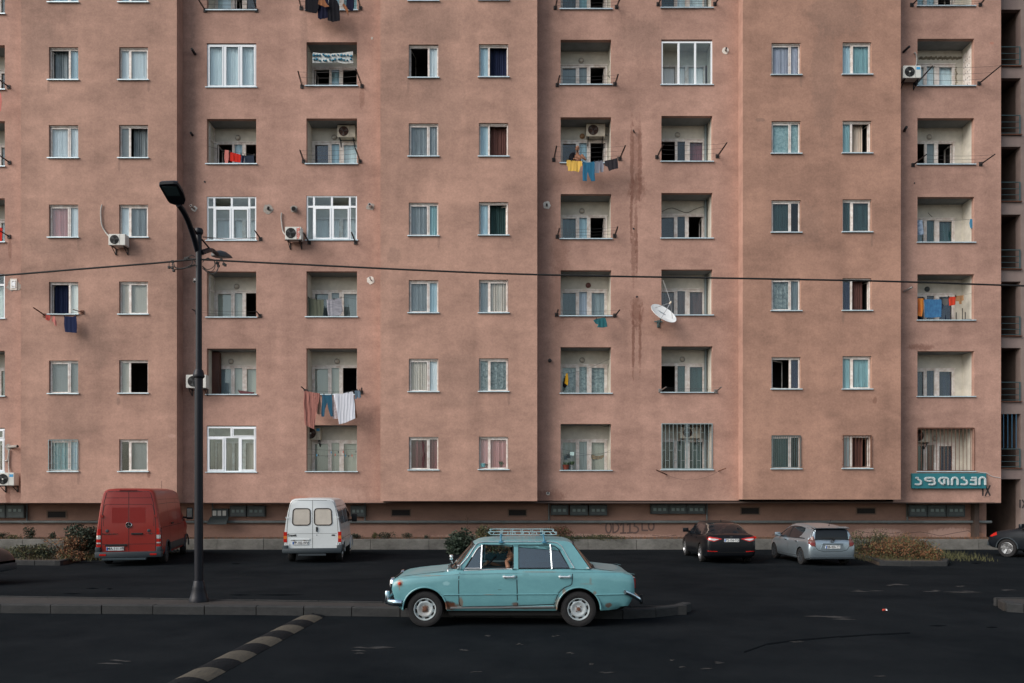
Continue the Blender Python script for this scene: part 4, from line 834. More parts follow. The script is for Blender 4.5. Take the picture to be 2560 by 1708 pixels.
# starry sheet: printed pattern
ms = mat('white_sheet_print_ground', (.60, .62, .60), .9, spec=.1); sx = washing('sheet', 'white sheet printed with blue stars hanging high in the balcony', 'sheet', [(515, 478), (600, 484), (700, 488), (800, 482), (885, 465), (885, 575), (800, 580), (740, 568), (650, 572), (515, 574)], ms, O1, z_, 33.5, .02, .3)
mb = MB(); random.seed(11)
for i in range(26):
    u = 525+(i % 13)*28+random.uniform(-6, 6); v = 500+(i//13)*42+random.uniform(-8, 8); c = P(640+u/z_, v/z_, 33.43); r = random.uniform(.035, .07)
    pts = [(c.x+cos(a*pi/5+i)*(r if a % 2 == 0 else r*.35)-sx.location.x, c.y-sx.location.y, c.z+sin(a*pi/5+i)*(r if a % 2 == 0 else r*.35)-sx.location.z) for a in range(10)]; mb.prism(pts, (0, .1, 0))
mb.build('printed_stars', mat('blue_print', (.04, .22, .34), .9), sx)
O2 = (0, 0)
washing('shirt', 'coral pink garment hanging at the left of the red cloth', 'clothing', [(2050, 1368), (2044, 1440), (2052, 1488), (2078, 1490), (2088, 1430), (2086, 1372)], pk, O2, z_, 33.45)
washing('towel', 'bright red cloth hanging in the balcony', 'clothing', [(2097, 1385), (2094, 1468), (2150, 1478), (2194, 1484), (2198, 1412)], rd, O2, z_, 33.45)
washing('shorts', 'navy garment just right of the red cloth', 'clothing', [(2202, 1415), (2200, 1488), (2222, 1492), (2228, 1418)], nv2, O2, z_, 33.45)
washing('shorts', 'dark denim shorts at the right end of the line with red cloth', 'clothing', [(2230, 1420), (2226, 1494), (2262, 1496), (2268, 1455), (2275, 1496), (2318, 1494), (2316, 1416)], cm('dark_denim', (.03, .04, .06)), O2, z_, 33.42)
O3 = (0, 430)
washing('socks', 'small red garment pegged left under the window', 'clothing', [(418, 1300), (414, 1345), (426, 1352), (432, 1330), (440, 1356), (452, 1350), (460, 1310)], cm('faded_red_cotton', (.50, .10, .08)), O3, z_, 32.4, pegs=False)
washing('shirt', 'small pink garment pegged left of the navy towel', 'clothing', [(480, 1315), (472, 1362), (492, 1370), (500, 1402), (515, 1404), (512, 1365), (500, 1318)], pk, O3, z_, 32.4, pegs=False)
washing('towel', 'navy towel hanging below the window with the dark opening', 'towel', [(585, 1316), (584, 1380), (592, 1458), (650, 1464), (698, 1468), (702, 1400), (692, 1310), (660, 1322), (620, 1316)], nv, O3, z_, 32.4, .015)
O4 = (640, 430)
washing('towel', 'olive towel hanging at the left inside the balcony', 'towel', [(478, 1148), (550, 1162), (620, 1166), (616, 1240), (610, 1314), (478, 1314)], cm('olive_cotton', (.11, .12, .09)), O4, z_, 33.5)
washing('towel', 'grey towel with fine stripes hanging inside the balcony', 'towel', [(642, 1165), (710, 1160), (776, 1148), (792, 1268), (765, 1308), (700, 1312), (656, 1310), (648, 1230)], mat('striped_grey_cotton', (.34, .34, .37), .9, spec=.1, var=.1, vs=26, stretch=(.1, .1, 1), col2=(.17, .17, .20)), O4, z_, 33.45)
O5 = (760, 960); s5 = 12.06
washing('blanket', 'long dusty rose blanket hanging from the balcony line', 'blanket', [(5, 195), (120, 215), (240, 250), (350, 268), (480, 288), (470, 420), (430, 600), (390, 800), (340, 1100), (305, 1365), (210, 1330), (110, 1280), (30, 1235), (0, 900), (-10, 500)], cm('dusty_rose_wool', (.34, .15, .125)), O5, s5, 32.6, .045, .19)
washing('sheet', 'beige cloth just behind the rose blanket', 'sheet', [(470, 290), (495, 520), (520, 900), (470, 935), (400, 900), (420, 600)], cm('beige_cotton', (.33, .22, .17)), O5, s5, 32.7, pegs=False)
washing('jeans', 'blue jeans hanging between the rose blanket and the white sheet', 'jeans', [(545, 330), (600, 322), (700, 345), (840, 322), (862, 600), (868, 975), (800, 985), (750, 800), (690, 560), (640, 760), (605, 985), (520, 985), (530, 650)], cm('blue_denim', (.03, .10, .16)), O5, s5, 32.6, .02)
washing('shirt', 'white floral cloth between the jeans and the white sheet', 'clothing', [(880, 350), (930, 360), (1000, 700), (1030, 1050), (870, 1045), (868, 700)], mat('floral_cotton', (.62, .60, .62), .9, var=.1, vs=26, col2=(.35, .22, .22)), O5, s5, 32.65, pegs=False)
washing('sheet', 'large white sheet hanging from the balcony line', 'sheet', [(890, 300), (1020, 290), (1170, 300), (1185, 285), (1330, 250), (1475, 225), (1510, 420), (1530, 700), (1545, 1040), (1400, 1100), (1250, 1170), (1055, 1215), (1010, 900), (940, 560)], wh, O5, s5, 32.55, .03, .28)
washing('sheet', 'brown edged cloth behind the right side of the white sheet', 'sheet', [(1500, 420), (1530, 430), (1600, 1015), (1550, 1045)], br, O5, s5, 32.72, pegs=False)
washing('shorts', 'small grey blue shorts at the right end of the line with the white sheet', 'clothing', [(1515, 210), (1600, 190), (1680, 195), (1725, 400), (1650, 440), (1620, 380), (1590, 460), (1530, 450), (1540, 350)], cm('grey_denim', (.15, .21, .27)), O5, s5, 32.6)
O6 = (1370, 280); s6 = 8.255
washing('shirt', 'bright yellow shirt hanging below the shirtless man', 'clothing', [(385, 988), (480, 1000), (600, 1016), (705, 1018), (702, 1110), (665, 1132), (650, 1190), (635, 1242), (580, 1228), (530, 1215), (480, 1222), (412, 1215), (405, 1130), (383, 1100)], cm('yellow_cotton', (.72, .45, .10)), O6, s6, 32.75, .022, .3)
washing('jeans', 'blue knee length jeans hanging below the shirtless man', 'jeans', [(718, 1032), (800, 1040), (880, 1038), (958, 1022), (965, 1200), (972, 1422), (892, 1432), (850, 1330), (822, 1235), (808, 1330), (798, 1426), (714, 1418), (716, 1200)], cm('bright_blue_denim', (.03, .14, .24)), O6, s6, 32.75, .02)
washing('shorts', 'grey striped shorts between the blue jeans and the dark shirt', 'clothing', [(965, 1020), (1050, 1012), (1125, 998), (1148, 1120), (1145, 1240), (1088, 1240), (1072, 1160), (1060, 1262), (968, 1256)], cm('grey_stripe_cotton', (.20, .21, .25)), O6, s6, 32.75)
washing('shirt', 'dark charcoal shirt at the right end below the shirtless man', 'clothing', [(1168, 1008), (1300, 985), (1430, 948), (1448, 1060), (1450, 1162), (1350, 1185), (1255, 1218), (1232, 1130), (1180, 1112)], cm('charcoal_cotton', (.035, .032, .038)), O6, s6, 32.75)
O7 = (1280, 430)
washing('shirt', 'teal shirt hanging over the wall below the balcony', 'clothing', [(768, 1338), (850, 1326), (862, 1370), (872, 1410), (830, 1420), (778, 1416), (785, 1390), (760, 1382), (740, 1352)], cm('teal_cotton', (.03, .13, .15)), O7, z_, 32.75)
O8 = (1280, 860)
washing('shirt', 'mustard yellow cloth hanging before the lace curtain', 'clothing', [(492, 270), (508, 268), (514, 330), (508, 380), (478, 358)], cm('mustard_cotton', (.62, .34, .03)), O8, z_, 33.5, pegs=False)
washing('shirt', 'thin dark cloth behind the mustard yellow one', 'clothing', [(480, 290), (500, 300), (505, 380), (484, 404), (462, 385), (472, 330)], k_, O8, z_, 33.56, pegs=False)
washing('cloth', 'dark square cloth pegged on the lowest line', 'cloth', [(497, 1005), (530, 1002), (529, 1045), (497, 1042)], cm('dark_grey_cotton', (.05, .065, .07)), O8, z_, 33.45, pegs=False)
washing('cloth', 'small pale aqua cloth pegged on the lowest line', 'cloth', [(530, 985), (565, 985), (563, 1022), (528, 1018)], cm('aqua_cotton', (.50, .68, .66)), O8, z_, 33.42, pegs=False)
washing('socks', 'row of dark and tan socks pegged on the lowest line', 'clothing', [(720, 1012), (745, 1010), (760, 1020), (800, 1022), (838, 1010), (838, 1028), (818, 1048), (770, 1056), (722, 1045)], mat('sock_cotton', (.30, .22, .10), .9, var=.1, vs=18, col2=(.03, .05, .08)), O8, z_, 33.45, pegs=False)
O9 = (1920, 430)
washing('shirt', 'blue and white shirt at the left side of the balcony', 'clothing', [(1362, 440), (1408, 440), (1415, 520), (1420, 568), (1395, 575), (1366, 572)], mat('blue_white_cotton', (.45, .55, .65), .9, var=.1, vs=7, col2=(.05, .10, .20)), O9, z_, 33.5, pegs=False)
washing('cloth', 'small blue cloth at the right end of the high line', 'cloth', [(1842, 430), (1866, 430), (1868, 505), (1858, 520), (1846, 508), (1836, 470)], cm('sky_blue_cotton', (.08, .28, .45)), O9, z_, 33.45, pegs=False)
washing('towel', 'orange striped towel at the left in the colourful balcony', 'towel', [(1364, 1150), (1420, 1155), (1416, 1240), (1404, 1318), (1366, 1312)], mat('orange_stripe_cotton', (.68, .36, .04), .9, var=.1, vs=9, stretch=(1, 1, .1), col2=(.55, .06, .03)), O9, z_, 33.5)
washing('towel', 'large blue patterned towel in the colourful balcony', 'towel', [(1424, 1160), (1500, 1163), (1582, 1160), (1582, 1322), (1500, 1328), (1430, 1326)], mat('blue_pattern_cotton', (.05, .19, .36), .9, var=.2, vs=11, stretch=(1, 1, .5), col2=(.03, .10, .24)), O9, z_, 33.45, .012)
washing('cloth', 'grey cloth right of the blue patterned towel', 'cloth', [(1585, 1152), (1645, 1158), (1642, 1205), (1612, 1222), (1590, 1200)], cm('grey_cotton', (.13, .13, .13)), O9, z_, 33.5, pegs=False)
washing('shorts', 'red shorts on the line in the colourful balcony', 'clothing', [(1648, 1142), (1712, 1136), (1708, 1212), (1654, 1220)], cm('orange_red_cotton', (.60, .06, .03)), O9, z_, 33.45)
washing('bag', 'tan cloth bag with handles at the right of the red shorts', 'bag', [(1714, 1130), (1784, 1124), (1784, 1170), (1768, 1178), (1766, 1205), (1745, 1206), (1742, 1180), (1716, 1180)], cm('tan_cotton', (.36, .20, .10)), O9, z_, 33.45, pegs=False)
washing('shirt', 'coral cloth with a dark stripe at the top left edge of the photo', 'clothing', [(-40, 820), (8, 850), (16, 930), (10, 1010), (-40, 1030)], pk, O2, z_, 32.8, pegs=False)
washing('towel', 'red cloth in the left edge balcony', 'towel', [(-40, 505), (20, 510), (19, 630), (-40, 640)], rd, O3, z_, 33.4, pegs=False)
# lines inside balconies that carry things
def inner_line(label, pts, D=33.5, r=.006):
    mb = MB(); mb.tube(smooth([P(*p, D) for p in pts], 6), r, 4); o = mb.build('clothes_line', m_line); c = P(*pts[0], D); o.data.transform(Matrix.Translation(-c)); o.location = c; tag(o, label, 'clothes line', 'lines strung across balconies')
inner_line('cord holding the starry sheet', [(768, 128), (820, 134), (892, 127)]); inner_line('cord holding the red cloth', [(517, 365), (565, 377), (640, 388)]); inner_line('cord holding the olive and grey towels', [(768, 743), (820, 749), (855, 744), (892, 748)])
inner_line('cord with the mustard cloth', [(1402, 932), (1418, 933), (1460, 925), (1528, 896)]); inner_line('upper sagging cord in the lowest balcony with socks', [(1402, 1122), (1460, 1135), (1500, 1136), (1528, 1124)], 33.48); inner_line('lower sagging cord in the lowest balcony with socks', [(1402, 1133), (1440, 1140), (1490, 1135), (1528, 1130)], 33.4)
inner_line('straight cord across the whitewashed balcony', [(2294, 549), (2360, 552), (2435, 548)]); inner_line('cord of the colourful balcony', [(2294, 743), (2340, 747), (2390, 743), (2412, 737), (2435, 732)]); inner_line('upper cord of the balcony behind the blanket', [(768, 1122), (830, 1126), (892, 1123)]); inner_line('lower cord of the balcony behind the blanket', [(768, 1136), (830, 1140), (892, 1137)], 33.45)
for (px, py) in ((792, 1138), (796, 1137), (828, 1131), (838, 1137), (858, 1130), (864, 1139), (872, 1140), (880, 1139), (890, 1129), (846, 1130)):
    p = P(px, py, 33.42); mb = MB(); mb.box(-.014, .014, -.01, .01, -.05, .04); o = mb.build('clothes_peg', random.choice([m_ink, m_redp, m_blue])); o.location = p; tag(o, 'small clothes peg on a cord in the balcony behind the blanket', 'clothes peg', 'pegs on the empty cords')
# satellite dish -------------------------------------------------------------------
sd = thing('satellite_dish', 'large white satellite dish tilted beside a balcony', 'satellite dish', P(1646, 806, DR), 0)
c = P(1659.5, 783, DR-.62); ax = Vector((-.22, -.62, .75)).normalized()
e1 = Vector((1, 0, 0)); 
# fit: long axis of the ellipse runs from upper left to lower right
A0 = P(1629, 764, DR-.62); A1 = P(1690.5, 802, DR-.62); ux = (A1-A0).normalized(); Rd = (A1-A0).length/2
nrm = (Vector((0, -1, 0))*.66+ux.cross(Vector((0, 1, 0)))*-.83); nrm = (nrm-ux*nrm.dot(ux)).normalized()
if nrm.z < 0: nrm = -nrm
if nrm.y > 0: nrm = Vector((nrm.x, -nrm.y, nrm.z))
nrm = (nrm-ux*nrm.dot(ux)).normalized(); uy = nrm.cross(ux)
mb = MB(); rows = []; n = 36
for k in range(9): t = k/8; rows.append([c+(ux*cos(2*pi*i/n)+uy*sin(2*pi*i/n))*Rd*t+nrm*(.08*t*t-.08) for i in range(n)])
back = [[p-nrm*.012 for p in r_] for r_ in rows[::-1]]; rows += back
mb.add([p for r_ in rows for p in r_], [(j*n+i, j*n+(i+1) % n, (j+1)*n+(i+1) % n, (j+1)*n+i) for j in range(len(rows)-1) for i in range(n)]); mb.build('dish', mat('chalky_white_dish', (.86, .90, .90), .6, var=.12, vs=4), sd, True, clean=True)
f = c+nrm*.55+uy*(-.0)+Vector((.14, 0, .12)); f = P(1676.5, 757, DR-.85)
mb = MB(); mb.tube([c+uy*Rd*.9*(1 if uy.z < 0 else -1), f], .014, 6); mb.tube([c+ux*Rd*.7, f], .010, 6); mb.tube([c-ux*Rd*.7, f], .010, 6); mb.build('feed_arm', m_sflue, sd)
mb = MB(); mb.lathe(f, c-f, [(-.06, .03), (0, .045), (.05, .05), (.06, .03)], 10); mb.build('receiver', mat('cream_plastic', (.6, .52, .42), .5), sd, True)
mb = MB(); w0 = P(1646, 818, DR); mb.tube([w0+Vector((0, -.02, 0)), P(1648, 808, DR-.3), c-nrm*.17], .03, 8); mb.box(w0.x-.06, w0.x+.06, DR-.04, DR-.003, w0.z-.02, w0.z+.28); w1 = P(1646, 805, DR); mb.box(w1.x-.18, w1.x+.16, DR-.06, DR-.042, w1.z-.02, w1.z+.03); mb.build('mount', m_teal_steel, sd)
mb = MB(); mb.tube(smooth([P(1657, 700, DR-.05), P(1668, 730, DR-.4), f], 6), .006, 4); mb.build('dish_cable', mat('white_cable', (.5, .5, .5), .6), sd)
textmesh('MagtiSat', .11, 'lettering', mat('grey_print', (.16, .22, .25), .6), sd, (lambda v: c+ux*(v.x*1.0-.08)+uy*(-1 if uy.z < 0 else 1)*(v.y+.10)+nrm*(-.066+v.z)), .004)
# pharmacy sign -----------------------------------------------------------------------
sg = thing('pharmacy_sign', 'teal shop sign with raised white Georgian lettering under the barred balcony', 'sign', P(2373, 1222, DR), 0); ys_ = DR-.14
mb = MB(); mb.rbox(PX(2281, ys_), PX(2466, ys_), ys_, DR-.005, PZ(1221.5, ys_), PZ(1183.5, ys_), .01); mb.build('sign_board', mat('teal_sign_paint', (.025, .17, .20), .5, var=.12, vs=2), sg)
m_let = mat('pale_grey_letters', (.48, .54, .55), .5)
LT = [[[(375, 332), (410, 326)], [(385, 325), (430, 372), (475, 395), (486, 430), (478, 470), (450, 481), (358, 480)]],
      [[(735, 395), (700, 402), (640, 400), (590, 378), (580, 350), (612, 328), (700, 323), (780, 330), (803, 355), (795, 385), (740, 398)], [(735, 400), (800, 415), (815, 445), (795, 475), (760, 483), (680, 483)]],
      [[(1032, 370), (1032, 484)], [(1032, 484), (975, 470), (918, 410), (915, 365), (950, 330), (1010, 322), (1090, 328), (1122, 355), (1125, 484)]],
      [[(1212, 484), (1214, 370), (1240, 330), (1280, 318), (1322, 335), (1346, 375), (1346, 484)]],
      [[(1450, 332), (1490, 322)], [(1462, 322), (1505, 370), (1555, 395), (1568, 430), (1560, 470), (1530, 481), (1438, 480)]],
      [[(1695, 325), (1775, 322), (1775, 484), (1655, 478)], [(1665, 382), (1765, 384)]],
      [[(1858, 482), (1860, 365), (1885, 328), (1925, 312), (1965, 325), (1993, 360), (1994, 482)]]]
for s_ in LT:
    mb = MB()
    for line in s_:
        pts = [P(2250+x/9.4, 1160+y/9.4, ys_) for x, y in line]
        for i, p in enumerate(pts): mb.lathe(p, (0, -1, 0), [(0, .036), (.045, .036), (.055, .028)], 10)
        for a, b in zip(pts, pts[1:]):
            t_ = (b-a).normalized(); nn = Vector((-t_.z, 0, t_.x))*.036; mb.prism([a+nn, a-nn, b-nn, b+nn], (0, -.046, 0))
    mb.build('letter', m_let, sg)
mb = MB(); mb.tube(smooth([P(2434, 1178, DR-.05), P(2450, 1181, DR-.03), P(2466, 1183, DR-.03), P(2480, 1191, DR-.02), P(2501, 1195, DR-.01)], 6), .012, 5); mb.build('sign_cable', mat('white_cable', (.5, .5, .5), .6), sg)
# meter cabinets on the plinth -------------------------------------------------------------
m_cabg = mat('dark_grey_meter_cabinet', (.085, .10, .10), .5, .2, var=.2, vs=3); m_cabw = mat('meter_window', (.22, .28, .27), .2)
def cabinet(px0, px1, py0, py1, label, open_=False):
    D = DPL-.26; x0, x1, z1, z0 = PX(px0, D), PX(px1, D), PZ(py0, D), PZ(py1, D); t = thing('meter_cabinet', label, 'meter cabinet', ((x0+x1)/2, DPL, z0), 0, 'meter cabinets on the plinth wall'); mb = MB(); mb.rbox(x0, x1, D, DPL-.004, z0, z1, .01)
    bd = mb.build('cabinet_body', m_cabg, t); mb = MB(); bars(mb, x0+.03, x1-.03, D-.008, D+.0, z0+.03, z1-.03, .012); mb.build('door_edge', m_black, bd)
    n = 3; W = x1-x0
    for i in range(n):
        a = x0+W*(.14+i*.27); mb = MB(); mb.rbox(a, a+W*.17, D-.014, D+.0, z1-.30 if z1-z0 > .35 else z0+.1, z1-.18 if z1-z0 > .35 else z1-.08, .004); mb.build('meter_window', m_cabw, bd)
    if open_:
        for i in range(n): a = x0+W*(.08+i*.30); mb = MB(); mb.rbox(a, a+W*.22, D-.04, D-.016, z0+.04, z0+.26, .01); mb.build('meter', m_acw, bd)
        mb = MB(); mb.add([(x0-.05, D-.01, z0-.0), (x1+.03, D-.01, z0-.0), (x1+.05, D-.35, z0-.30), (x0-.08, D-.35, z0-.30), (x0-.05, D-.0, z0-.02), (x1+.03, D-.0, z0-.02), (x1+.05, D-.34, z0-.32), (x0-.08, D-.34, z0-.32)], [(0, 1, 2, 3), (7, 6, 5, 4), (0, 1, 5, 4), (2, 3, 7, 6), (1, 2, 6, 5), (0, 3, 7, 4)]); mb.build('open_lid', m_cabg, t)
for a in ((-40, 13, 1262, 1295, 'grey cabinet cut by the left edge of the photo'), (15, 60, 1262, 1295, 'grey cabinet second from the left edge'), (574, 615, 1264, 1292, 'grey cabinet just right of the open one'), (618, 662, 1264, 1292, 'grey cabinet left of the white van'),
          (876, 914, 1264, 1292, 'grey cabinet right of the white van'), (1377, 1421, 1262, 1288, 'grey cabinet above the blue car boot, left of three'), (1425, 1470, 1262, 1289, 'grey cabinet above the painted number, middle of three'), (1473, 1518, 1262, 1289, 'grey cabinet above the painted number, right of three'),
          (1627, 1672, 1260, 1285, 'grey cabinet left of the black car roof, left of three'), (1673, 1717, 1260, 1285, 'grey cabinet over the black car, middle of three'), (1718, 1764, 1260, 1285, 'grey cabinet over the black car, right of three'),
          (2272, 2318, 1262, 1292, 'grey cabinet under the sign, left of three'), (2320, 2366, 1262, 1292, 'grey cabinet under the sign, middle of three'), (2368, 2413, 1262, 1292, 'grey cabinet under the sign, right of three')): cabinet(*a)
cabinet(529, 570, 1272, 1292, 'open meter cabinet with three white meters and a hanging lid', True)
# small things in the balconies -----------------------------------------------------------------
def pot(px, py, D, r, label, mcol, leaves=True, h=.16):
    c = P(px, py, D); t = thing('flower_pot', label, 'flower pot', c); mb = MB(); mb.lathe(c, (0, 0, 1), [(0, r*.7), (h, r), (h+.01, r*1.08), (h+.03, r*1.08), (h+.03, r*.9)], 14); mb.build('pot', mcol, t, True)
    if leaves:
        mb = MB()
        for i in range(26):
            a = random.uniform(0, 2*pi); q = c+Vector((cos(a)*r*random.random(), sin(a)*r*random.random(), h+.02)); v = Vector((cos(a)*.09, sin(a)*.06, random.uniform(.05, .2))); s_ = Vector((-sin(a), cos(a), 0))*.025; mb.prism([q, q+v*.5+s_, q+v, q+v*.5-s_], (.002, .002, .003))
        mb.build('leaves', mat('pot_plant_leaf', (.05, .09, .04), .6), t)
pot(1415, 1174, 33.45, .14, 'red brown pot with a small plant on the lowest balcony sill', mat('terracotta', (.22, .05, .03), .8))
pot(1430, 1174, 33.45, .07, 'small grey pot beside the red brown one', mat('grey_clay', (.2, .22, .22), .8))
pot(1207, 1168, 32.9, .11, 'aqua bowl in the pink curtained window', mat('aqua_glaze', (.22, .50, .52), .3), False, .12)
pot(1217, 1168, 32.92, .06, 'small brown pot beside the aqua bowl', mat('brown_glaze', (.15, .08, .06), .4), False, .1)
pot(1253, 1168, 32.92, .06, 'tiny plant pot at the right in the pink curtained window', mat('brown_glaze', (.15, .08, .06), .4), True, .07)
# dark planter on a balcony sill
c = P(615, 984, 33.45); t = thing('planter', 'dark red planter with dry flowers on the balcony sill', 'planter', c); mb = MB(); mb.prism([c+Vector((-.36, 0, .14)), c+Vector((-.25, 0, 0)), c+Vector((.28, 0, 0)), c+Vector((.33, 0, .05))], (0, .12, 0)); mb.build('box', mat('dark_red_plastic', (.10, .02, .025), .6), t)
mb = MB(); [mb.tube([c+Vector((-.3+i*.05, .05, .05)), c+Vector((-.34+i*.055, .05, .2-i*.012))], .006, 4) for i in range(12)]; mb.build('dry_flowers', m_ink, t)
# upturned chair in the colourful balcony
c = P(2412, 798, 33.6); t = thing('chair', 'upturned dark chair with a red cushion in the colourful balcony', 'chair', c); mb = MB(); mb.rbox(c.x-.1, c.x+.3, 33.5, 33.85, c.z-.08, c.z-.02, .01); mb.build('seat', m_black, t)
for dx, h, tl in ((-.36, .28, 0), (-.10, .46, 0), (.02, .3, 0), (.36, .5, .06)): mb = MB(); mb.tube([(c.x+dx, 33.6, c.z-.08), (c.x+dx+tl, 33.6, c.z+h)], .018, 6); mb.build('leg', m_ink, t)
mb = MB(); mb.ell((c.x+.44, 33.6, c.z+.50), (.05, .04, .22)); mb.build('cushion', rd, t, True)
# litter on the asphalt
c = G(2212, 1528); t = thing('litter', 'crushed red and white paper cup lying on the asphalt', 'litter', c); mb = MB(); mb.tube([c+Vector((-.035, 0, .02)), c+Vector((.01, .01, .022))], [.018, .02], 10); mb.build('cup', mat('red_paper', (.4, .05, .03), .6), t, True); mb = MB(); mb.prism([c+Vector((.01, -.02, .01)), c+Vector((.045, -.01, .012)), c+Vector((.05, .02, .03)), c+Vector((.015, .02, .035))], (0, .004, .003)); mb.build('torn_paper', mat('white_paper', (.7, .7, .7), .8), t)
# air of old wiring: cables hanging on balcony walls
for (pts, D_, lb) in (([(1654, 530), (1680, 520), (1715, 532), (1740, 522), (1762, 520), (1763, 560), (1763, 590)], DR+LD-.03, 'loose cable pinned above the balcony window'), ([(1524, 152), (1526, 175), (1520, 185), (1526, 195), (1519, 190)], DR+.4, 'tangled cable on the balcony cheek'),
                      ([(2284, 134), (2291, 140), (2291, 170)], DR-.02, 'thin cable dropping to the air conditioner with blue sticker'), ([(2320, 532), (2331, 543)], DR+LD-.03, 'cable stub on the whitewashed balcony wall')):
    mb = MB(); mb.tube(smooth([P(*p, D_) for p in pts], 5), .009, 5); o = mb.build('loose_cable', m_cab); c = P(*pts[0], D_); o.data.transform(Matrix.Translation(-c)); o.location = c; tag(o, lb, 'cable', 'loose cables')
# ================================================================== PLANTS
m_leaf = mat('dark_green_leaf', (.026, .042, .024), .7, var=.5, vs=6, col2=(.015, .028, .018)); m_leafo = mat('olive_leaf', (.11, .105, .04), .8, var=.5, vs=7, col2=(.04, .045, .02)); m_dry = mat('dry_orange_grass', (.24, .105, .045), .9, var=.4, vs=7, col2=(.09, .05, .03)); m_straw = mat('straw_grass', (.24, .17, .09), .9, var=.3, vs=7); m_stem = mat('brown_stem', (.07, .045, .03), .9)
def shrub(name, label, c, rx, ry, rz, n, ls, m, cat='shrub', stems=10, group='shrubs and weeds along the wall', lumps=6, seed=1, m2=None, tall=None):
    random.seed(seed); t = thing(name, label, cat, c, 0, group); L_ = [(Vector((random.uniform(-.6, .6)*rx, random.uniform(-.6, .6)*ry, rz*random.uniform(.35, .8))), random.uniform(.35, .6)) for _ in range(lumps)]
    mb = MB(); mb2 = MB()
    for i in range(n):
        o, s_ = random.choice(L_); v = Vector((random.gauss(0, 1), random.gauss(0, 1), random.gauss(0, 1))).normalized()*random.uniform(.35, 1.08)**.6
        p = o+Vector((v.x*rx*s_, v.y*ry*s_, v.z*rz*s_*.95)); p.z = abs(p.z)
        a = Vector((random.gauss(0, 1), random.gauss(0, 1), random.gauss(0, .7)+.4)).normalized(); b = a.orthogonal().normalized(); b.rotate(Matrix.Rotation(random.random()*6.3, 3, a)); l = ls*random.uniform(.6, 1.4)
        q = c+p; tgt = mb2 if (m2 and random.random() < .4) else mb
        tgt.add([q, q+a*l*.5+b*l*.28, q+a*l, q+a*l*.5-b*l*.28], [(0, 1, 2, 3)])
    mb.build('foliage', m, t)
    if mb2.v: mb2.build('dry_foliage', m2, t)
    mb = MB()
    for i in range(stems):
        o, s_ = random.choice(L_); e = c+o+Vector((random.uniform(-1, 1)*rx*s_, random.uniform(-1, 1)*ry*s_, rz*s_*random.uniform(.3, 1.15))); mb.tube([c+Vector((random.uniform(-.1, .1), random.uniform(-.1, .1), -.02)), c.lerp(e, .5)+Vector((random.uniform(-.05, .05), 0, .03)), e], [.012, .008, .003], 4)
    mb.build('stems', m_stem, t); return t
W0 = Vector((0, 0, 0))
def at(px, py, D): p = P(px, py, D); return p
shrub('shrub', 'big dark green bush left of the red van', at(212, 1386, 28.4), .8, .6, .88, 4600, .075, m_leaf, seed=3, stems=24)
shrub('shrub', 'low dark bush touching the red van', at(243, 1388, 29.6), .55, .5, .7, 1800, .075, m_leaf, seed=4)
shrub('shrub', 'pale dry tuft in front of the big dark bush', at(165, 1393, 27.8), .8, .5, .65, 900, .07, m_dry, seed=5, m2=m_straw, stems=60)
shrub('shrub', 'low green weeds on the left planting bed kerb', at(80, 1402, 27), .75, .35, .5, 1500, .06, m_leafo, seed=6, m2=m_leaf, stems=30)
shrub('shrub', 'small green weeds in the middle of the left planting bed', at(122, 1398, 27.2), .4, .3, .35, 600, .055, m_leaf, seed=7)
shrub('shrub', 'dry brown weeds by the bend of the left kerb', at(195, 1400, 26.7), .7, .3, .3, 700, .06, m_dry, seed=8, m2=m_leafo, stems=30)
shrub('shrub', 'thin upright weed against the plinth at the left', at(76, 1352, 33.3), .3, .2, .55, 500, .06, m_leaf, seed=9, stems=14)
shrub('shrub', 'small round weed between the upright weed and the big bush', at(130, 1351, 33.3), .18, .15, .3, 350, .05, m_leaf, seed=10)
shrub('shrub', 'ragged green weeds on the wall at the left edge', at(5, 1352, 33.3), .5, .2, .33, 700, .05, m_leaf, seed=12, stems=20)
shrub('shrub', 'weeds on the wall just right of the left edge', at(35, 1352, 33.3), .35, .2, .22, 350, .05, m_leafo, seed=13, stems=16)
shrub('shrub', 'trailing weeds on the wall behind the white van mirror', at(895, 1348, 33.25), .32, .15, .19, 420, .05, m_leaf, seed=14)
shrub('shrub', 'small weed on the wall second from the white van', at(932, 1348, 33.25), .2, .15, .24, 300, .05, m_leafo, seed=15)
shrub('shrub', 'wide low weed on the wall ahead of the blue car', at(970, 1348, 33.25), .45, .15, .24, 560, .05, m_leaf, seed=16)
shrub('shrub', 'low weed on the wall above the blue car bonnet', at(1018, 1348, 33.25), .25, .15, .22, 320, .05, m_leaf, seed=17)
shrub('shrub', 'tiny weed on the wall nearest the dark rounded bush', at(1068, 1349, 33.25), .16, .12, .16, 180, .04, m_leaf, seed=18)
shrub('shrub', 'dark rounded fig bush behind the blue car windscreen', at(1156, 1402, 30.8), .68, .6, .98, 3600, .11, m_leaf, seed=19, stems=18, lumps=9)
shrub('shrub', 'dry orange weeds seen through the blue car window', at(1222, 1400, 30.9), .85, .5, .72, 2200, .07, m_dry, seed=20, m2=m_leafo, stems=40)
shrub('shrub', 'olive bush right behind the roof rack of the blue car', at(1225, 1362, 32.4), .7, .3, .62, 2000, .07, m_leafo, seed=21, m2=m_leaf, stems=26)
shrub('shrub', 'reddish dry weeds above the blue car boot', at(1390, 1352, 33.1), .75, .25, .5, 1700, .055, mat('russet_weed', (.12, .045, .03), .9, var=.4, vs=7), seed=22, m2=m_leafo, stems=30)
shrub('shrub', 'small dark bush at the rear end of the roof rack', at(1362, 1350, 33.0), .25, .2, .42, 500, .05, m_leaf, seed=23)
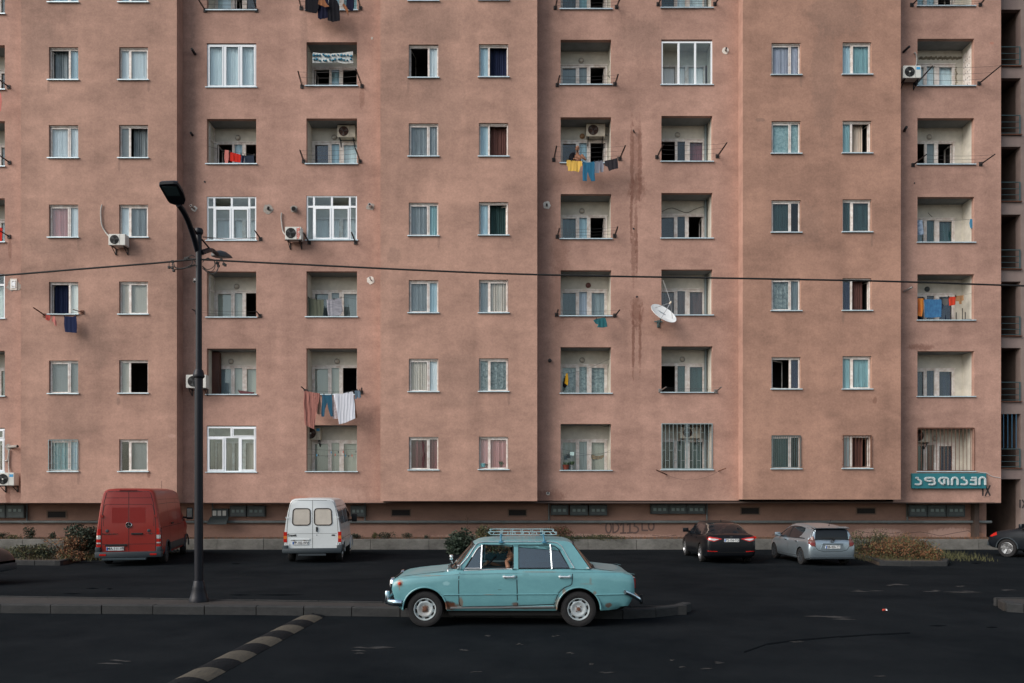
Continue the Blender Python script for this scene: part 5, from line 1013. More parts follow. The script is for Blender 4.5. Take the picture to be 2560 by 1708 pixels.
shrub('shrub', 'low green creeper trailing over the wall under the painted number', at(1495, 1356, 32.9), 1.35, .2, .26, 2300, .05, m_leafo, seed=24, m2=m_leaf, stems=60, lumps=16)
shrub('shrub', 'low creeper left end of the wall top behind the blue car', at(1430, 1356, 32.9), .8, .2, .26, 1300, .05, m_leaf, seed=25, m2=m_leafo, stems=40, lumps=10)
random.seed(31); i = 0
for (px, py, D_, rx, rz, n, lb, mm, m2) in ((2165, 1392, 28.6, .8, 1.0, 2600, 'tall dark weeds right beside the silver car', m_leafo, m_leaf), (2210, 1398, 27.8, .8, .8, 2400, 'dry orange weeds second from the silver car', m_dry, m_leafo), (2255, 1402, 27.2, .8, .72, 2200, 'dry orange weeds in the middle of the right bed', m_dry, m_leafo),
                                           (2300, 1400, 27.6, .75, .85, 2400, 'olive weeds under the pharmacy sign', m_leafo, m_dry), (2335, 1405, 26.9, .5, .5, 1200, 'dry weeds at the right end of the bed', m_dry, m_leafo), (2240, 1378, 30, 1.0, .7, 1800, 'olive weeds at the back of the right bed', m_leafo, m_dry)):
    shrub('shrub', lb, at(px, py, D_), rx*.95, .45, rz*.82, n, .055, mm, seed=40+i, m2=m2, stems=70, lumps=10, group='dry weeds in the right planting bed'); i += 1
# bare thin plant against the plinth
t = thing('bare_plant', 'bare thin branching plant standing above the fig bush', 'plant', at(1166, 1345, 33.2), 0); mb = MB(); c = at(1166, 1345, 33.2); top = at(1169, 1292, 33.2); mb.tube([c, top], [.014, .004], 5)
for k in range(9): f = .3+k*.075; q = c.lerp(top, f); sgn = 1 if k % 2 else -1; mb.tube([q, q+Vector((sgn*.22*(1.2-f), 0, .12))], [.006, .002], 4); mb.tube([q+Vector((sgn*.11*(1.2-f), 0, .06)), q+Vector((sgn*.16*(1.2-f), .05, .16))], .003, 4)
mb.build('branches', m_stem, t)
# short grass and dry tufts: nobody could count these
def tufts(name, label, area, n, hgt, m, seed=0):
    random.seed(seed); mb = MB()
    for i in range(n):
        x, y, z = area(); h = hgt*random.uniform(.4, 1.3); a = random.uniform(0, 6.3); w_ = .006; lean = Vector((random.gauss(0, .35), random.gauss(0, .35), 1))*h
        b = Vector((x, y, z)); s_ = Vector((cos(a), sin(a), 0))*w_; mb.add([b-s_, b+s_, b+lean], [(0, 1, 2)])
    o = mb.build(name, m); o['kind'] = 'stuff'; o['label'] = label
tufts('dry_grass', 'dry grass and litter on the soil strips and beds', lambda: (random.uniform(PX(-100, 33), PX(2500, 33)), random.uniform(33.06, 33.8), .12), 4200, .13, m_dry, 1)
tufts('grass', 'thin green grass at the foot of the plinth and beds', lambda: (random.choice([random.uniform(-20, -12.6), random.uniform(11.6, 16)]), random.uniform(26.3, 32), -.19), 5200, .22, m_leafo, 2)
# ================================================================== VEHICLES
m_tyre = mat('tyre_rubber', (.012, .012, .013), .85, bump=.3, bs=30); m_rubber = mat('black_seal', (.008, .008, .009), .6); m_under = mat('dark_underbody', (.008, .008, .008), .9)
m_lampr = mat('red_lamp_glass', (.42, .015, .01), .15, spec=.6); m_lampo = mat('orange_lamp_glass', (.60, .16, .03), .15, spec=.6); m_lampw = mat('clear_lamp_glass', (.62, .62, .60), .12, .3); m_cgl = mat('dark_car_glass', (.008, .011, .015), .08, spec=.35); m_plate = mat('number_plate_white', (.66, .68, .68), .4)
m_steel = mat('painted_steel_rim', (.50, .54, .55), .4, .4, var=.2, vs=12); m_alloy = mat('alloy_rim', (.35, .36, .37), .3, .8); m_clad = mat('grey_plastic_cladding', (.028, .038, .045), .55)
def paint(name, c, metal=.0, rough=.28, dust=(.12, .10, .09), amt=.35, coat=.5, spec=.5):
    m = masked(name, c, tuple(a*(1-amt)+b*amt for a, b in zip(c, dust)), [], rough=rough, scale=1.2, grain=.03, bump=0, spec=spec, coat=coat, metal=metal); return m
def spl(tab, y):
    """piecewise smooth interpolation of (y, v1, v2...) rows"""
    if y <= tab[0][0]: return tab[0][1:]
    for a, b in zip(tab, tab[1:]):
        if y <= b[0]:
            t = (y-a[0])/(b[0]-a[0]); return tuple(u+(v-u)*t for u, v in zip(a[1:], b[1:]))
    return tab[-1][1:]
def loft(stations):
    """stations: (y, [(x,z)...]) half sections from top centre to bottom centre; mirrored and closed"""
    mb = MB(); rows = []
    for y, h in stations: rows.append([Vector((x, y, z)) for x, z in h]+[Vector((-x, y, z)) for x, z in h[::-1] if x > 1e-6])
    n = len(rows[0]); mb.add([p for r_ in rows for p in r_], [(j*n+i, j*n+(i+1) % n, (j+1)*n+(i+1) % n, (j+1)*n+i) for j in range(len(rows)-1) for i in range(n)]+[tuple(range(n))[::-1], tuple(range((len(rows)-1)*n, len(rows)*n))])
    return mb
def refine(tab, k=4):
    out = []; n = len(tab)
    for i in range(n-1):
        p0, p1, p2, p3 = tab[max(i-1, 0)], tab[i], tab[i+1], tab[min(i+2, n-1)]
        for j in range(k):
            t = j/k; row = [p1[0]+(p2[0]-p1[0])*t]
            for a in range(1, len(p1)):
                m1 = (p2[a]-p0[a])/max(1e-6, p2[0]-p0[0])*(p2[0]-p1[0]); m2 = (p3[a]-p1[a])/max(1e-6, p3[0]-p1[0])*(p2[0]-p1[0])
                if i == 0: m1 = p2[a]-p1[a]
                row.append((2*t**3-3*t*t+1)*p1[a]+(t**3-2*t*t+t)*m1+(-2*t**3+3*t*t)*p2[a]+(t**3-t*t)*m2)
            out.append(tuple(row))
    return out+[tab[-1]]
def cut(o, cyls):
    """wheel arches: subtract cylinders (axis x)"""
    bm = bmesh.new()
    for (y, z, r, x0, x1) in cyls:
        ret = bmesh.ops.create_cone(bm, cap_ends=True, segments=40, radius1=r, radius2=r, depth=x1-x0)
        for v in ret['verts']: c = v.co.copy(); v.co = Vector(((x0+x1)/2+c.z, y+c.x, z+c.y))
    me = bpy.data.meshes.new('cut'); bm.to_mesh(me); bm.free(); me.materials.append(m_under); co = bpy.data.objects.new('cut', me); COL.objects.link(co); co.parent = o.parent
    if len(o.data.materials) < 2: o.data.materials.append(m_under)
    md = o.modifiers.new('b', 'BOOLEAN'); md.operation = 'DIFFERENCE'; md.object = co; md.solver = 'EXACT'; md.material_mode = 'TRANSFER'
    bpy.context.view_layer.update(); dg = bpy.context.evaluated_depsgraph_get(); nm = bpy.data.meshes.new_from_object(o.evaluated_get(dg)); o.modifiers.clear(); old = o.data; o.data = nm; bpy.data.meshes.remove(old)
    bpy.data.objects.remove(co); bm = bmesh.new(); bm.from_mesh(nm)
    for f in bm.faces: f.smooth = True
    for e in bm.edges:
        e.smooth = not (len(e.link_faces) == 2 and e.calc_face_angle(0) > R(32))
    bm.to_mesh(nm); bm.free()
def bvh(*objs):
    V = []; Fc = []
    for o in objs:
        k = len(V); V += [v.co.copy() for v in o.data.vertices]; Fc += [tuple(i+k for i in p.vertices) for p in o.data.polygons]
    return BVHTree.FromPolygons(V, Fc)
DIRS = {'rear': (Vector((0, 1, 0)), lambda u, v: Vector((u, -4, v))), 'front': (Vector((0, -1, 0)), lambda u, v: Vector((u, 9, v))), 'right': (Vector((-1, 0, 0)), lambda u, v: Vector((4, u, v))), 'left': (Vector((1, 0, 0)), lambda u, v: Vector((-4, u, v))), 'top': (Vector((0, 0, -1)), lambda u, v: Vector((u, v, 5)))}
def proj(mb, T, side, poly, off=.004, th=.012, step=.06):
    """lay a 2-D outline on the body surface seen from one side, with real thickness"""
    d, o = DIRS[side]; last = [None]
    def fn(u, v, dd):
        h = T.ray_cast(o(u, v), d)
        if h[0] is None:
            q = last[0]; base = o(u, v); p = base+d*((q-base).dot(d)) if q is not None else base+d*4
        else: p = h[0]; last[0] = p
        return p-d*off+d*dd
    return surf(mb, poly, fn, step, th)
def seam(mb, T, side, pts, w_=.008, off=.0015, closed=False):
    pts = list(pts)+([pts[0]] if closed else [])
    for a, b in zip(pts, pts[1:]):
        dx, dy = b[0]-a[0], b[1]-a[1]; L_ = math.hypot(dx, dy)
        if L_ < 1e-5: continue
        nx, ny = -dy/L_*w_/2, dx/L_*w_/2; proj(mb, T, side, [(a[0]+nx, a[1]+ny), (b[0]+nx, b[1]+ny), (b[0]-nx, b[1]-ny), (a[0]-nx, a[1]-ny)], off, .006, .12)
    return mb
def ringseam(mb, T, side, pts, w_=.02, off=.004): return seam(mb, T, side, pts, w_, off, True)
def wheel(car, x, y, r, wd, rim='steel', side=1, name='wheel', rr=.62, turn=0):
    """axle along x; side = +1 outer face towards +x"""
    c = Vector((x, y, r)); ax = Vector((side*cos(turn), sin(turn)*side, 0)); h = wd/2; rim_r = r*rr
    w_ = MB(); w_.lathe(c, ax, [(-h*.9, rim_r), (-h, r*.8), (-h*.9, r*.95), (-h*.6, r), (h*.6, r), (h*.9, r*.955), (h, r*.8), (h*.92, rim_r*1.03), (h*.8, rim_r*.97)], 36, False); wo = w_.build(name, m_tyre, car, True, 30)
    m = MB()
    if rim == 'steel':
        m.lathe(c, ax, [(h*.55, rim_r*.9), (h*.98, rim_r*.99), (h*1.0, rim_r*.97), (h*.93, rim_r*.90), (h*.52, rim_r*.84), (h*.50, rim_r*.78), (h*.78, rim_r*.70), (h*.80, rim_r*.60), (h*.60, rim_r*.48), (h*.58, rim_r*.30), (h*.72, rim_r*.20), (h*.72, .001)], 40); ro = m.build('rim', m_steel, wo, True, 50)
        s = MB(); u = ax.orthogonal().normalized(); v = ax.cross(u)
        for k in range(8):
            a = k*pi/4; q = c+ax*h*.56+(u*cos(a)+v*sin(a))*rim_r*.80; t = (-u*sin(a)+v*cos(a)); n = (u*cos(a)+v*sin(a)); s.prism([q+t*.035+n*.012, q-t*.035+n*.012, q-t*.035-n*.014, q+t*.035-n*.014], ax*.035)
        s.build('rim_slots', m_under, ro)
        s = MB(); s.lathe(c, ax, [(h*.6, rim_r*.2), (h*.88, rim_r*.17), (h*.9, .001)], 14)
        for k in range(4): a = k*pi/2+.6; s.lathe(c+(u*cos(a)+v*sin(a))*rim_r*.33, ax, [(h*.55, .012), (h*.72, .012)], 8)
        s.build('hub', m_rust, ro, True)
    else:
        m.lathe(c, ax, [(h*.6, rim_r*.98), (h*.98, rim_r), (h*1.0, rim_r*.96), (h*.85, rim_r*.92), (h*.2, rim_r*.86)], 36); u = ax.orthogonal().normalized(); v = ax.cross(u)
        for k in range(5 if rim == 'alloy' else 10):
            a = k*2*pi/(5 if rim == 'alloy' else 10); n = u*cos(a)+v*sin(a); t = -u*sin(a)+v*cos(a); w0, w1 = (.035, .05) if rim == 'alloy' else (.012, .02); m.prism([c+n*.03+t*w0+ax*h*.55, c+n*.03-t*w0+ax*h*.55, c+n*rim_r*.95-t*w1+ax*h*.8, c+n*rim_r*.95+t*w1+ax*h*.8], ax*.02)
        m.lathe(c, ax, [(h*.5, .05), (h*.85, .04), (h*.86, .001)], 14); ro = m.build('rim', m_alloy if rim != 'dark' else mat('dark_wheel_cover', (.03, .035, .04), .5), wo, True)
        s = MB(); s.lathe(c, ax, [(h*.1, rim_r*.9), (h*.15, rim_r*.9)], 24); s.build('brake_disc', m_under, wo)
    return wo
def plate(car, T, txt, x, z, w_=.50, h=.11, off=.02, y=None):
    p = MB()
    if y is None: hit = T.ray_cast(Vector((x, -4, z)), Vector((0, 1, 0))); y = hit[0].y-off
    p.rbox(x-w_/2, x+w_/2, y-.008, y+.012, z-h/2, z+h/2, .004); po = p.build('number_plate', m_plate, car)
    b = MB(); b.box(x-w_/2+.006, x-w_/2+.045, y-.0105, y-.007, z-h/2+.008, z+h/2-.008); b.build('plate_band', mat('plate_blue', (.03, .12, .42), .4), po)
    textmesh(txt, .115*h/.11, 'plate_text', m_ink, po, facing((x+.02, y-.0095, z)), .001, sx=.86, offset=.002)
    return po
# ------------------------------------------------------------------ vans
def van(name, label, loc, rz, L_, sec, tops, col, wheels, r, scale=1):
    car = thing(name, label, 'van', loc, rz, None, world=False); Hh = sec[0][1]
    sts = []
    ys_ = [0, .015, .05, .12, .3, .7, 1.4, 2.2, 3.0]+[L_*k for k in (.72, .77, .82, .86, .9, .94, .97, .99, 1.0)]
    for y in ys_:
        zt, ws = spl(tops, y); zl = .75; h = []
        for (x, z) in sec:
            zz = z if z < zl else zl+(z-zl)*(zt-zl)/(Hh-zl); h.append((x*ws*(1 if z > 1.9 or zt > 1.9 else 1+.1*(z > 1.5)), zz))
        sts.append((y, h))
    body = loft(sts).build('body', col, car, True, 40); cut(body, [(y, r*.98, r+.085, s*.55 if s > 0 else -1.5, 1.5 if s > 0 else s*.55) for y in wheels for s in (1, -1)])
    return car, body
# red van -------------------------------------------------------------
m_redv = paint('faded_red_van_paint', (.24, .010, .004), amt=.04, coat=.15, rough=.4)
secR = [(0, 2.50), (.40, 2.495), (.62, 2.475), (.72, 2.43), (.775, 2.34), (.83, 2.1), (.90, 1.65), (.955, 1.2), (.975, .95), (.985, .6), (.975, .42), (.93, .33), (0, .32)]
rl = P(322, 1225, 25.75); 
car, body = van('red_van', 'big faded red cargo van parked by the bush left of the lamp post', (rl.x, 25.75, gz(25.75)), R(13), 5.6, secR, [(0, 2.40, .955), (.015, 2.45, .975), (.05, 2.475, .99), (.12, 2.49, 1), (.3, 2.5, 1), (3.6, 2.5, 1), (4.1, 2.44, 1), (4.4, 2.2, .98), (4.85, 1.62, .96), (5.1, 1.32, .95), (5.4, 1.12, .9), (5.6, .85, .84)], m_redv, (1.05, 4.72), .34)
T = bvh(body); mb = MB()
door = [(-.80, .45), (-.815, 1.0), (-.80, 1.5), (-.73, 2.05), (-.655, 2.34), (-.60, 2.39), (.60, 2.39), (.655, 2.34), (.73, 2.05), (.80, 1.5), (.815, 1.0), (.80, .45)]
seam(mb, T, 'rear', door, .018, .001); seam(mb, T, 'rear', [(0, .44), (0, 2.39)], .016, .001); seam(mb, T, 'rear', [(-.80, .70), (.80, .70)], .014, .001); seam(mb, T, 'rear', [(-.70, 2.19), (.70, 2.19)], .012, .001)
seam(mb, T, 'rear', [(-.745, 1.28), (-.765, 1.7), (-.72, 1.93), (-.68, 1.98), (.68, 1.98), (.72, 1.93), (.765, 1.7), (.745, 1.28)], .012, .001); seam(mb, T, 'rear', [(-.80, 1.03), (-.5, 1.04)], .008, .001); seam(mb, T, 'rear', [(.5, 1.04), (.80, 1.03)], .008, .001)
seam(mb, T, 'right', [(.1, 1.98), (1.5, 2.0), (3.3, 2.0), (4.0, 1.95)], .012, .001); seam(mb, T, 'right', [(1.55, .5), (1.55, 2.2)], .014, .001); seam(mb, T, 'right', [(3.1, .5), (3.1, 2.2)], .014, .001); seam(mb, T, 'right', [(4.1, .5), (4.1, 1.9)], .014, .001); seam(mb, T, 'right', [(.3, 1.22), (3.9, 1.22)], .014, .001); seam(mb, T, 'right', [(.2, 2.14), (3.9, 2.12)], .01, .001)
mb.build('door_seams', m_rubber, body)
mb = MB()
for s in (-1, 1): proj(mb, T, 'rear', [(s*x, z) for x, z in ((.025, 1.38), (.50, 1.38), (.50, 1.88), (.025, 1.88))], .002, .004)
mb.build('blanked_window', paint('blank_window_red', (.22, .006, .003), amt=.02, coat=.15, rough=.4), body)
for s in (-1, 1):
    for (z0, z1, mm) in ((1.10, 1.20, m_lampr), (1.0, 1.09, m_lampr), (.87, .99, m_lampw), (.77, .86, m_lampr), (.72, .76, m_lampw), (.60, .66, m_lampr)):
        mb = MB(); proj(mb, T, 'rear', sorted([(s*.835, z0), (s*.955, z0), (s*.95, z1), (s*.83, z1)], key=lambda p: math.atan2(p[1]-(z0+z1)/2, p[0]-s*.89)), .012, .03); mb.build('tail_light', mm, car)
    mb = MB(); proj(mb, T, 'right' if s > 0 else 'left', [(.03, .58), (.16, .58), (.16, 1.22), (.03, 1.22)], .008, .02); mb.build('tail_light_side', mat('dark_red_lamp', (.16, .02, .02), .2), car)
    mb = MB(); proj(mb, T, 'rear', [(s*.80-.03, 1.56), (s*.80+.05, 1.56), (s*.80+.05, 1.64), (s*.80-.03, 1.64)], .03, .04); mb.build('door_hinge', m_redv, car)
    mb = MB(); mb.lathe(T.ray_cast(Vector((s*.62-.02, -4, 1.13)), Vector((0, 1, 0)))[0], (0, -1, 0), [(0, .05), (.012, .05), (.02, .03)], 14); mb.build('round_reflector', m_clad, car)
mb = MB(); mb.rbox(-.99, .99, -.10, .25, .27, .46, .03); mb.rbox(-.98, -.83, -.06, .4, .42, .62, .02); mb.rbox(.83, .98, -.06, .4, .42, .62, .02); bp = mb.build('rear_bumper', m_clad, car, True)
mb = MB(); mb.rbox(-.75, .55, -.20, .02, .20, .265, .01); mb.build('step', mat('steel_step', (.05, .07, .08), .5, .5), car)
for s in (-1, 1): mb = MB(); mb.rbox(s*.75-.1, s*.75+.1, -.112, -.09, .34, .40, .005); mb.build('bumper_reflector', m_lampr, bp)
plate(car, T, 'MA-111-VR', -.40, .56, .52, .115); mb = MB(); mb.rbox(-.70, -.05, -.035, .03, .64, .70, .008); mb.build('plate_light_bar', m_rubber, car)
mb = MB(); c = T.ray_cast(Vector((0, -4, 1.31)), Vector((0, 1, 0)))[0]; mb.tube([c+Vector((.085*cos(a*pi/12), -.012, .085*sin(a*pi/12))) for a in range(24)], .012, 6, closed=True)
for a in (90, 210, 330): mb.prism([c+Vector((.018*cos(R(a+90)), -.012, .018*sin(R(a+90)))), c+Vector((.018*cos(R(a-90)), -.012, .018*sin(R(a-90)))), c+Vector((.083*cos(R(a)), -.012, .083*sin(R(a))))], (0, -.012, 0))
em = mb.build('round_star_emblem', m_chrome, car); mb = MB(); mb.lathe(c, (0, -1, 0), [(0, .085), (.010, .085)], 20); mb.build('emblem_disc', m_rubber, em)
mb = MB(); mb.rbox(.07, .42, -.03, .02, 1.0, 1.06, .012); mb.build('door_handle', m_rubber, car)
mb = MB(); mb.rbox(-.28, .25, -.012, .02, 2.415, 2.455, .008); mb.build('high_brake_light', mat('dark_red_lamp', (.16, .02, .02), .2), car)
textmesh('Mercedes-Benz', .075, 'lettering', m_chrome, car, (lambda v: Vector((-.56+v.x, -.008-v.z, 1.035+v.y))), .003); textmesh('316', .075, 'lettering', m_chrome, car, (lambda v: Vector((.64+v.x, -.008-v.z, 1.035+v.y))), .003)
mb = MB()
for (a, b) in ((1.5, 4.2),): proj(mb, T, 'right', [(a, .40), (b, .40), (b, .66), (a, .66)], .01, .03); proj(mb, T, 'left', [(a, .40), (b, .40), (b, .66), (a, .66)], .01, .03)
mb.build('side_cladding', m_clad, car)
mb = MB()
for y in (1.05, 4.72): mb.tube([(.985, y+.43*cos(a*pi/12), .33+.43*sin(a*pi/12)) for a in range(0, 13)], .03, 6)
mb.build('arch_trim', m_clad, car)
mb = MB(); proj(mb, T, 'right', [(4.15, 1.28), (4.15, 1.9), (4.35, 1.9), (4.72, 1.45), (4.72, 1.28)], .006, .01); mb.build('cab_window', m_cgl, car)
mb = MB(); mb.tube([(.93, 4.3, 1.42), (1.12, 4.25, 1.40)], .035, 8); mb.rbox(1.06, 1.30, 4.16, 4.30, 1.34, 1.78, .04); mr_ = mb.build('wing_mirror', m_rubber, car, True); mb = MB(); mb.rbox(1.09, 1.27, 4.150, 4.158, 1.42, 1.74, .003); mb.build('mirror_glass', mat('mirror_glass', (.3, .42, .45), .05, .9), mr_)
mb = MB(); mb.rbox(2.0/2-.03, 1.01, 1.7, 2.0, 1.28, 1.33, .01); mb.build('slide_door_handle', m_rubber, car)
for y in (1.05, 4.72):
    for s in (1, -1): wheel(car, s*.85, y, .34, .22, 'dark', s, turn=R(10) if y > 4 else 0)
mb = MB(); mb.tube([(.25, 3.9, 2.49), (.25, 3.92, 2.78)], .006, 5); mb.build('antenna', m_rubber, car)
# white van --------------------------------------------------------------
m_whv = paint('white_van_paint', (.60, .64, .65), amt=.12, dust=(.35, .34, .30), rough=.35)
secW = [(0, 2.175), (.40, 2.17), (.60, 2.155), (.70, 2.11), (.745, 2.03), (.775, 1.90), (.825, 1.72), (.885, 1.4), (.93, 1.05), (.94, .8), (.945, .55), (.92, .42), (0, .40)]
wl = P(781.5, 1225, 26.75)
car, body = van('white_van', 'small old white van with two rear windows parked facing the wall', (wl.x, 26.75, gz(26.75)), R(6.0), 4.6, secW, [(0, 2.11, .975), (.015, 2.14, .985), (.05, 2.155, .993), (.12, 2.17, 1), (.3, 2.175, 1), (2.6, 2.175, 1), (3.0, 2.10, 1), (3.25, 1.95, .99), (3.6, 1.55, .97), (3.85, 1.2, .95), (4.2, 1.02, .92), (4.6, .8, .85)], m_whv, (.80, 3.62), .315)
T = bvh(body); mb = MB()
seam(mb, T, 'rear', [(-.83, .42), (-.845, .9), (-.815, 1.4), (-.75, 1.85), (-.70, 2.0), (-.64, 2.07), (-.56, 2.095), (.56, 2.095), (.64, 2.07), (.70, 2.0), (.75, 1.85), (.815, 1.4), (.845, .9), (.83, .42)], .013, .001); seam(mb, T, 'rear', [(-.0, .41), (-.0, 2.09)], .013, .001); seam(mb, T, 'rear', [(-.80, .985), (.80, .985)], .008, .001)
seam(mb, T, 'rear', [(-.90, 1.895), (-.76, 1.895)], .01, .001); seam(mb, T, 'rear', [(.76, 1.895), (.90, 1.895)], .01, .001); seam(mb, T, 'right', [(.0, 1.90), (3.2, 1.90)], .014, .001); seam(mb, T, 'right', [(1.35, .5), (1.35, 1.88)], .012, .001); seam(mb, T, 'right', [(2.6, .5), (2.6, 1.85)], .012, .001); seam(mb, T, 'right', [(.2, .8), (3.4, .8)], .014, .001)
mb.build('door_seams', m_rubber, body)
for s in (-1, 1):
    x0, x1 = (.06, .64) if s > 0 else (-.66, -.08); rr_ = [(x-(s*(z-1.26)*.05 if (x*s > .5) else 0), z) for x, z in rrect(x0, x1, 1.27, 1.82, .10, 5)]
    wm = MB(); proj(wm, T, 'rear', rr_, .006, .012); wo = wm.build('rear_window', mat('filmed_pale_window', (.55, .51, .45), .12, spec=.6, var=.15, vs=2), car); mb = MB(); ringseam(mb, T, 'rear', rr_, .035, .012); mb.build('window_seal', mat('brown_black_rubber', (.03, .02, .015), .6), wo)
    for z0, z1, mm in ((.915, 1.045, m_lampr), (.815, .912, m_lampo), (.70, .812, m_lampr)):
        mb = MB(); a = sorted([s*.835, s*.945]); proj(mb, T, 'rear', [(a[0], z0), (a[1], z0), (a[1], z1), (a[0], z1)], .012, .03); mb.build('tail_light', mm, car)
    for z in (1.52, .63):
        mb = MB(); c = T.ray_cast(Vector((s*.83, -4, z)), Vector((0, 1, 0)))[0]; mb.tube([c+Vector((-s*.05, -.02, .02)), c+Vector((-s*.04, -.045, -.02)), c+Vector((s*.02, -.045, -.02)), c+Vector((s*.04, -.02, .02))], .012, 6); mb.build('door_hinge', m_whv, car)
        mb = MB(); mb.lathe(c+Vector((s*.05, 0, .01)), (0, -1, 0), [(0, .02), (.03, .018)], 8); mb.build('hinge_bolt', m_rubber, car)
mb = MB(); mb.rbox(-.97, .97, -.12, .22, .33, .50, .04); mb.rbox(-.99, -.80, -.08, .45, .36, .60, .03); mb.rbox(.80, .99, -.08, .45, .36, .60, .03); mb.build('rear_bumper', m_clad, car, True)
mb = MB(); mb.rbox(-.45, .45, -.10, -.04, .25, .32, .01); mb.build('tow_bar', m_clad, car)
plate(car, T, 'PP-102-WV', -.40, .675, .52, .11); mb = MB(); mb.rbox(-.72, -.09, -.03, .03, .765, .81, .01); mb.build('plate_light_bar', m_whv, car)
mb = MB(); mb.box(-.64, -.57, -.035, -.0, .755, .772); mb.box(-.31, -.24, -.035, -.0, .755, .772); mb.build('plate_lamp', m_rust, car)
mb = MB(); mb.rbox(.11, .165, -.035, .02, 1.05, 1.21, .012); mb.lathe((.135, .02, .935), (0, -1, 0), [(0, .015), (.03, .015)], 8); mb.build('door_handle', m_rubber, car)
textmesh('Transit', .105, 'lettering', m_ink, car, (lambda v: Vector((-.68+v.x, -.004-v.z, .928+v.y))), .003, offset=.004); textmesh('< NUTZ SERVICE >', .045, 'lettering', m_ink, car, (lambda v: Vector((.38+v.x, .012-v.z, 1.90+v.y))), .002)
mb = MB(); c = T.ray_cast(Vector((.68, -4, .93)), Vector((0, 1, 0)))[0]; mb.prism([c+Vector((.065*cos(i*pi/9), 0, .024*sin(i*pi/9))) for i in range(18)], (0, -.012, 0)); mb.build('oval_badge', m_ink, car)
mb = MB(); proj(mb, T, 'right', rrect(.22, 1.28, 1.30, 1.80, .08), .005, .01); proj(mb, T, 'right', rrect(1.42, 2.52, 1.30, 1.80, .08), .005, .01); mb.build('side_window', mat('dusty_side_glass', (.16, .21, .24), .12, spec=.6), car)
mb = MB(); proj(mb, T, 'right', [(2.68, 1.28), (2.68, 1.80), (3.1, 1.80), (3.55, 1.34), (3.55, 1.28)], .005, .01); mb.build('cab_window', m_cgl, car)
mb = MB(); proj(mb, T, 'right', [(.06, 1.42), (.10, 1.36), (.13, 1.60), (.10, 1.78), (.06, 1.78)], .012, .02); mb.build('side_vent', m_rubber, car)
mb = MB(); mb.tube([(.9, 3.1, 1.32), (1.05, 3.05, 1.34)], .03, 8); mb.rbox(1.0, 1.20, 2.98, 3.10, 1.26, 1.56, .04); mb.build('wing_mirror', m_rubber, car, True)
mb = MB()
for y in (.80, 3.62): mb.tube([(.945, y+.40*cos(a*pi/12), .31+.40*sin(a*pi/12)) for a in range(0, 13)], .02, 6)
mb.build('arch_trim', m_whv, car)
for y in (.80, 3.62):
    for s in (1, -1): wheel(car, s*.80, y, .315, .2, 'steel', s)
# ------------------------------------------------------------------ saloon and hatchback
def carbody(car, col, lower, cabin, wheels, r, wt=.80):
    """lower: (y, half width, z top, z bottom); cabin: (y, half width at roof, z roof, half width at belt, z belt)"""
    sts = []
    for (y, w_, zt, zb) in refine(lower):
        sh = min(.10, (zt-zb)*.25); sts.append((y, [(0, zt+.012), (w_*.5, zt+.006), (w_*.80, zt-.012), (w_*.90, zt-.035), (w_*.955, zt-.035-sh*.6), (w_*.985, zt-.1-sh), (w_, (zt+zb)*.52), (w_*.99, zb+.16), (w_*.95, zb+.05), (w_*.86, zb), (0, zb)]))
    body = loft(sts).build('body', col, car, True, 42); cut(body, [(y, r*.98, r+.045, s*.5 if s > 0 else -1.4, 1.4 if s > 0 else s*.5) for y in wheels for s in (1, -1)])
    sts = []
    for (y, wr, zr, wb, zb) in refine(cabin, 6): sts.append((y, [(0, zr), (wr*.5, zr-.006), (wr*.84, zr-.022), (wr*.96, zr-.05), (wr+(wb-wr)*.12, zr-.09 if zr-zb > .2 else zr-(zr-zb)*.3), (wr+(wb-wr)*.6, zb+(zr-zb)*.42), (wb, zb), (0, zb-.02)]))
    cab = loft(sts).build('window_glass', m_cgl, car, True, 50)
    return body, cab
# black saloon
m_blk = paint('black_car_paint', (.004, .005, .007), amt=.01, rough=.35, coat=.1, spec=.25); sc_ = .93; D_ = 26.3; c = P(1829, 1225, D_)
car = thing('black_car', 'black saloon car with a dusty roof parked at an angle left of the silver car', 'car', (c.x, D_, gz(27.5)), R(-1.0), None, world=False); car.scale = (sc_,)*3
lower = [(0, .74, .80, .42), (.02, .80, .92, .32), (.08, .855, 1.0, .26), (.2, .885, 1.045, .22), (.5, .905, 1.06, .2), (1.0, .915, 1.02, .19), (2.4, .915, .97, .19), (3.4, .915, .96, .19), (3.9, .90, .90, .2), (4.4, .87, .80, .22), (4.7, .82, .70, .25), (4.84, .72, .55, .35)]
cabin = [(.42, .62, 1.055, .76, 1.02), (.75, .64, 1.22, .80, 1.01), (1.15, .61, 1.375, .83, 1.0), (1.5, .585, 1.43, .84, .98), (2.1, .58, 1.455, .85, .96), (2.7, .58, 1.45, .85, .95), (3.1, .60, 1.36, .85, .95), (3.6, .64, 1.10, .83, .94), (3.95, .66, .93, .80, .90)]
body, cab = carbody(car, m_blk, lower, cabin, (1.0, 3.8), .335); T = bvh(body); TC = bvh(body, cab); mb = MB()
proj(mb, TC, 'top', [(-.545, 1.35), (.545, 1.35), (.545, 2.95), (-.545, 2.95)], .008, .02); rf = mb.build('roof_panel', mat('dusty_black_paint', (.010, .010, .010), .5, spec=.2), car)
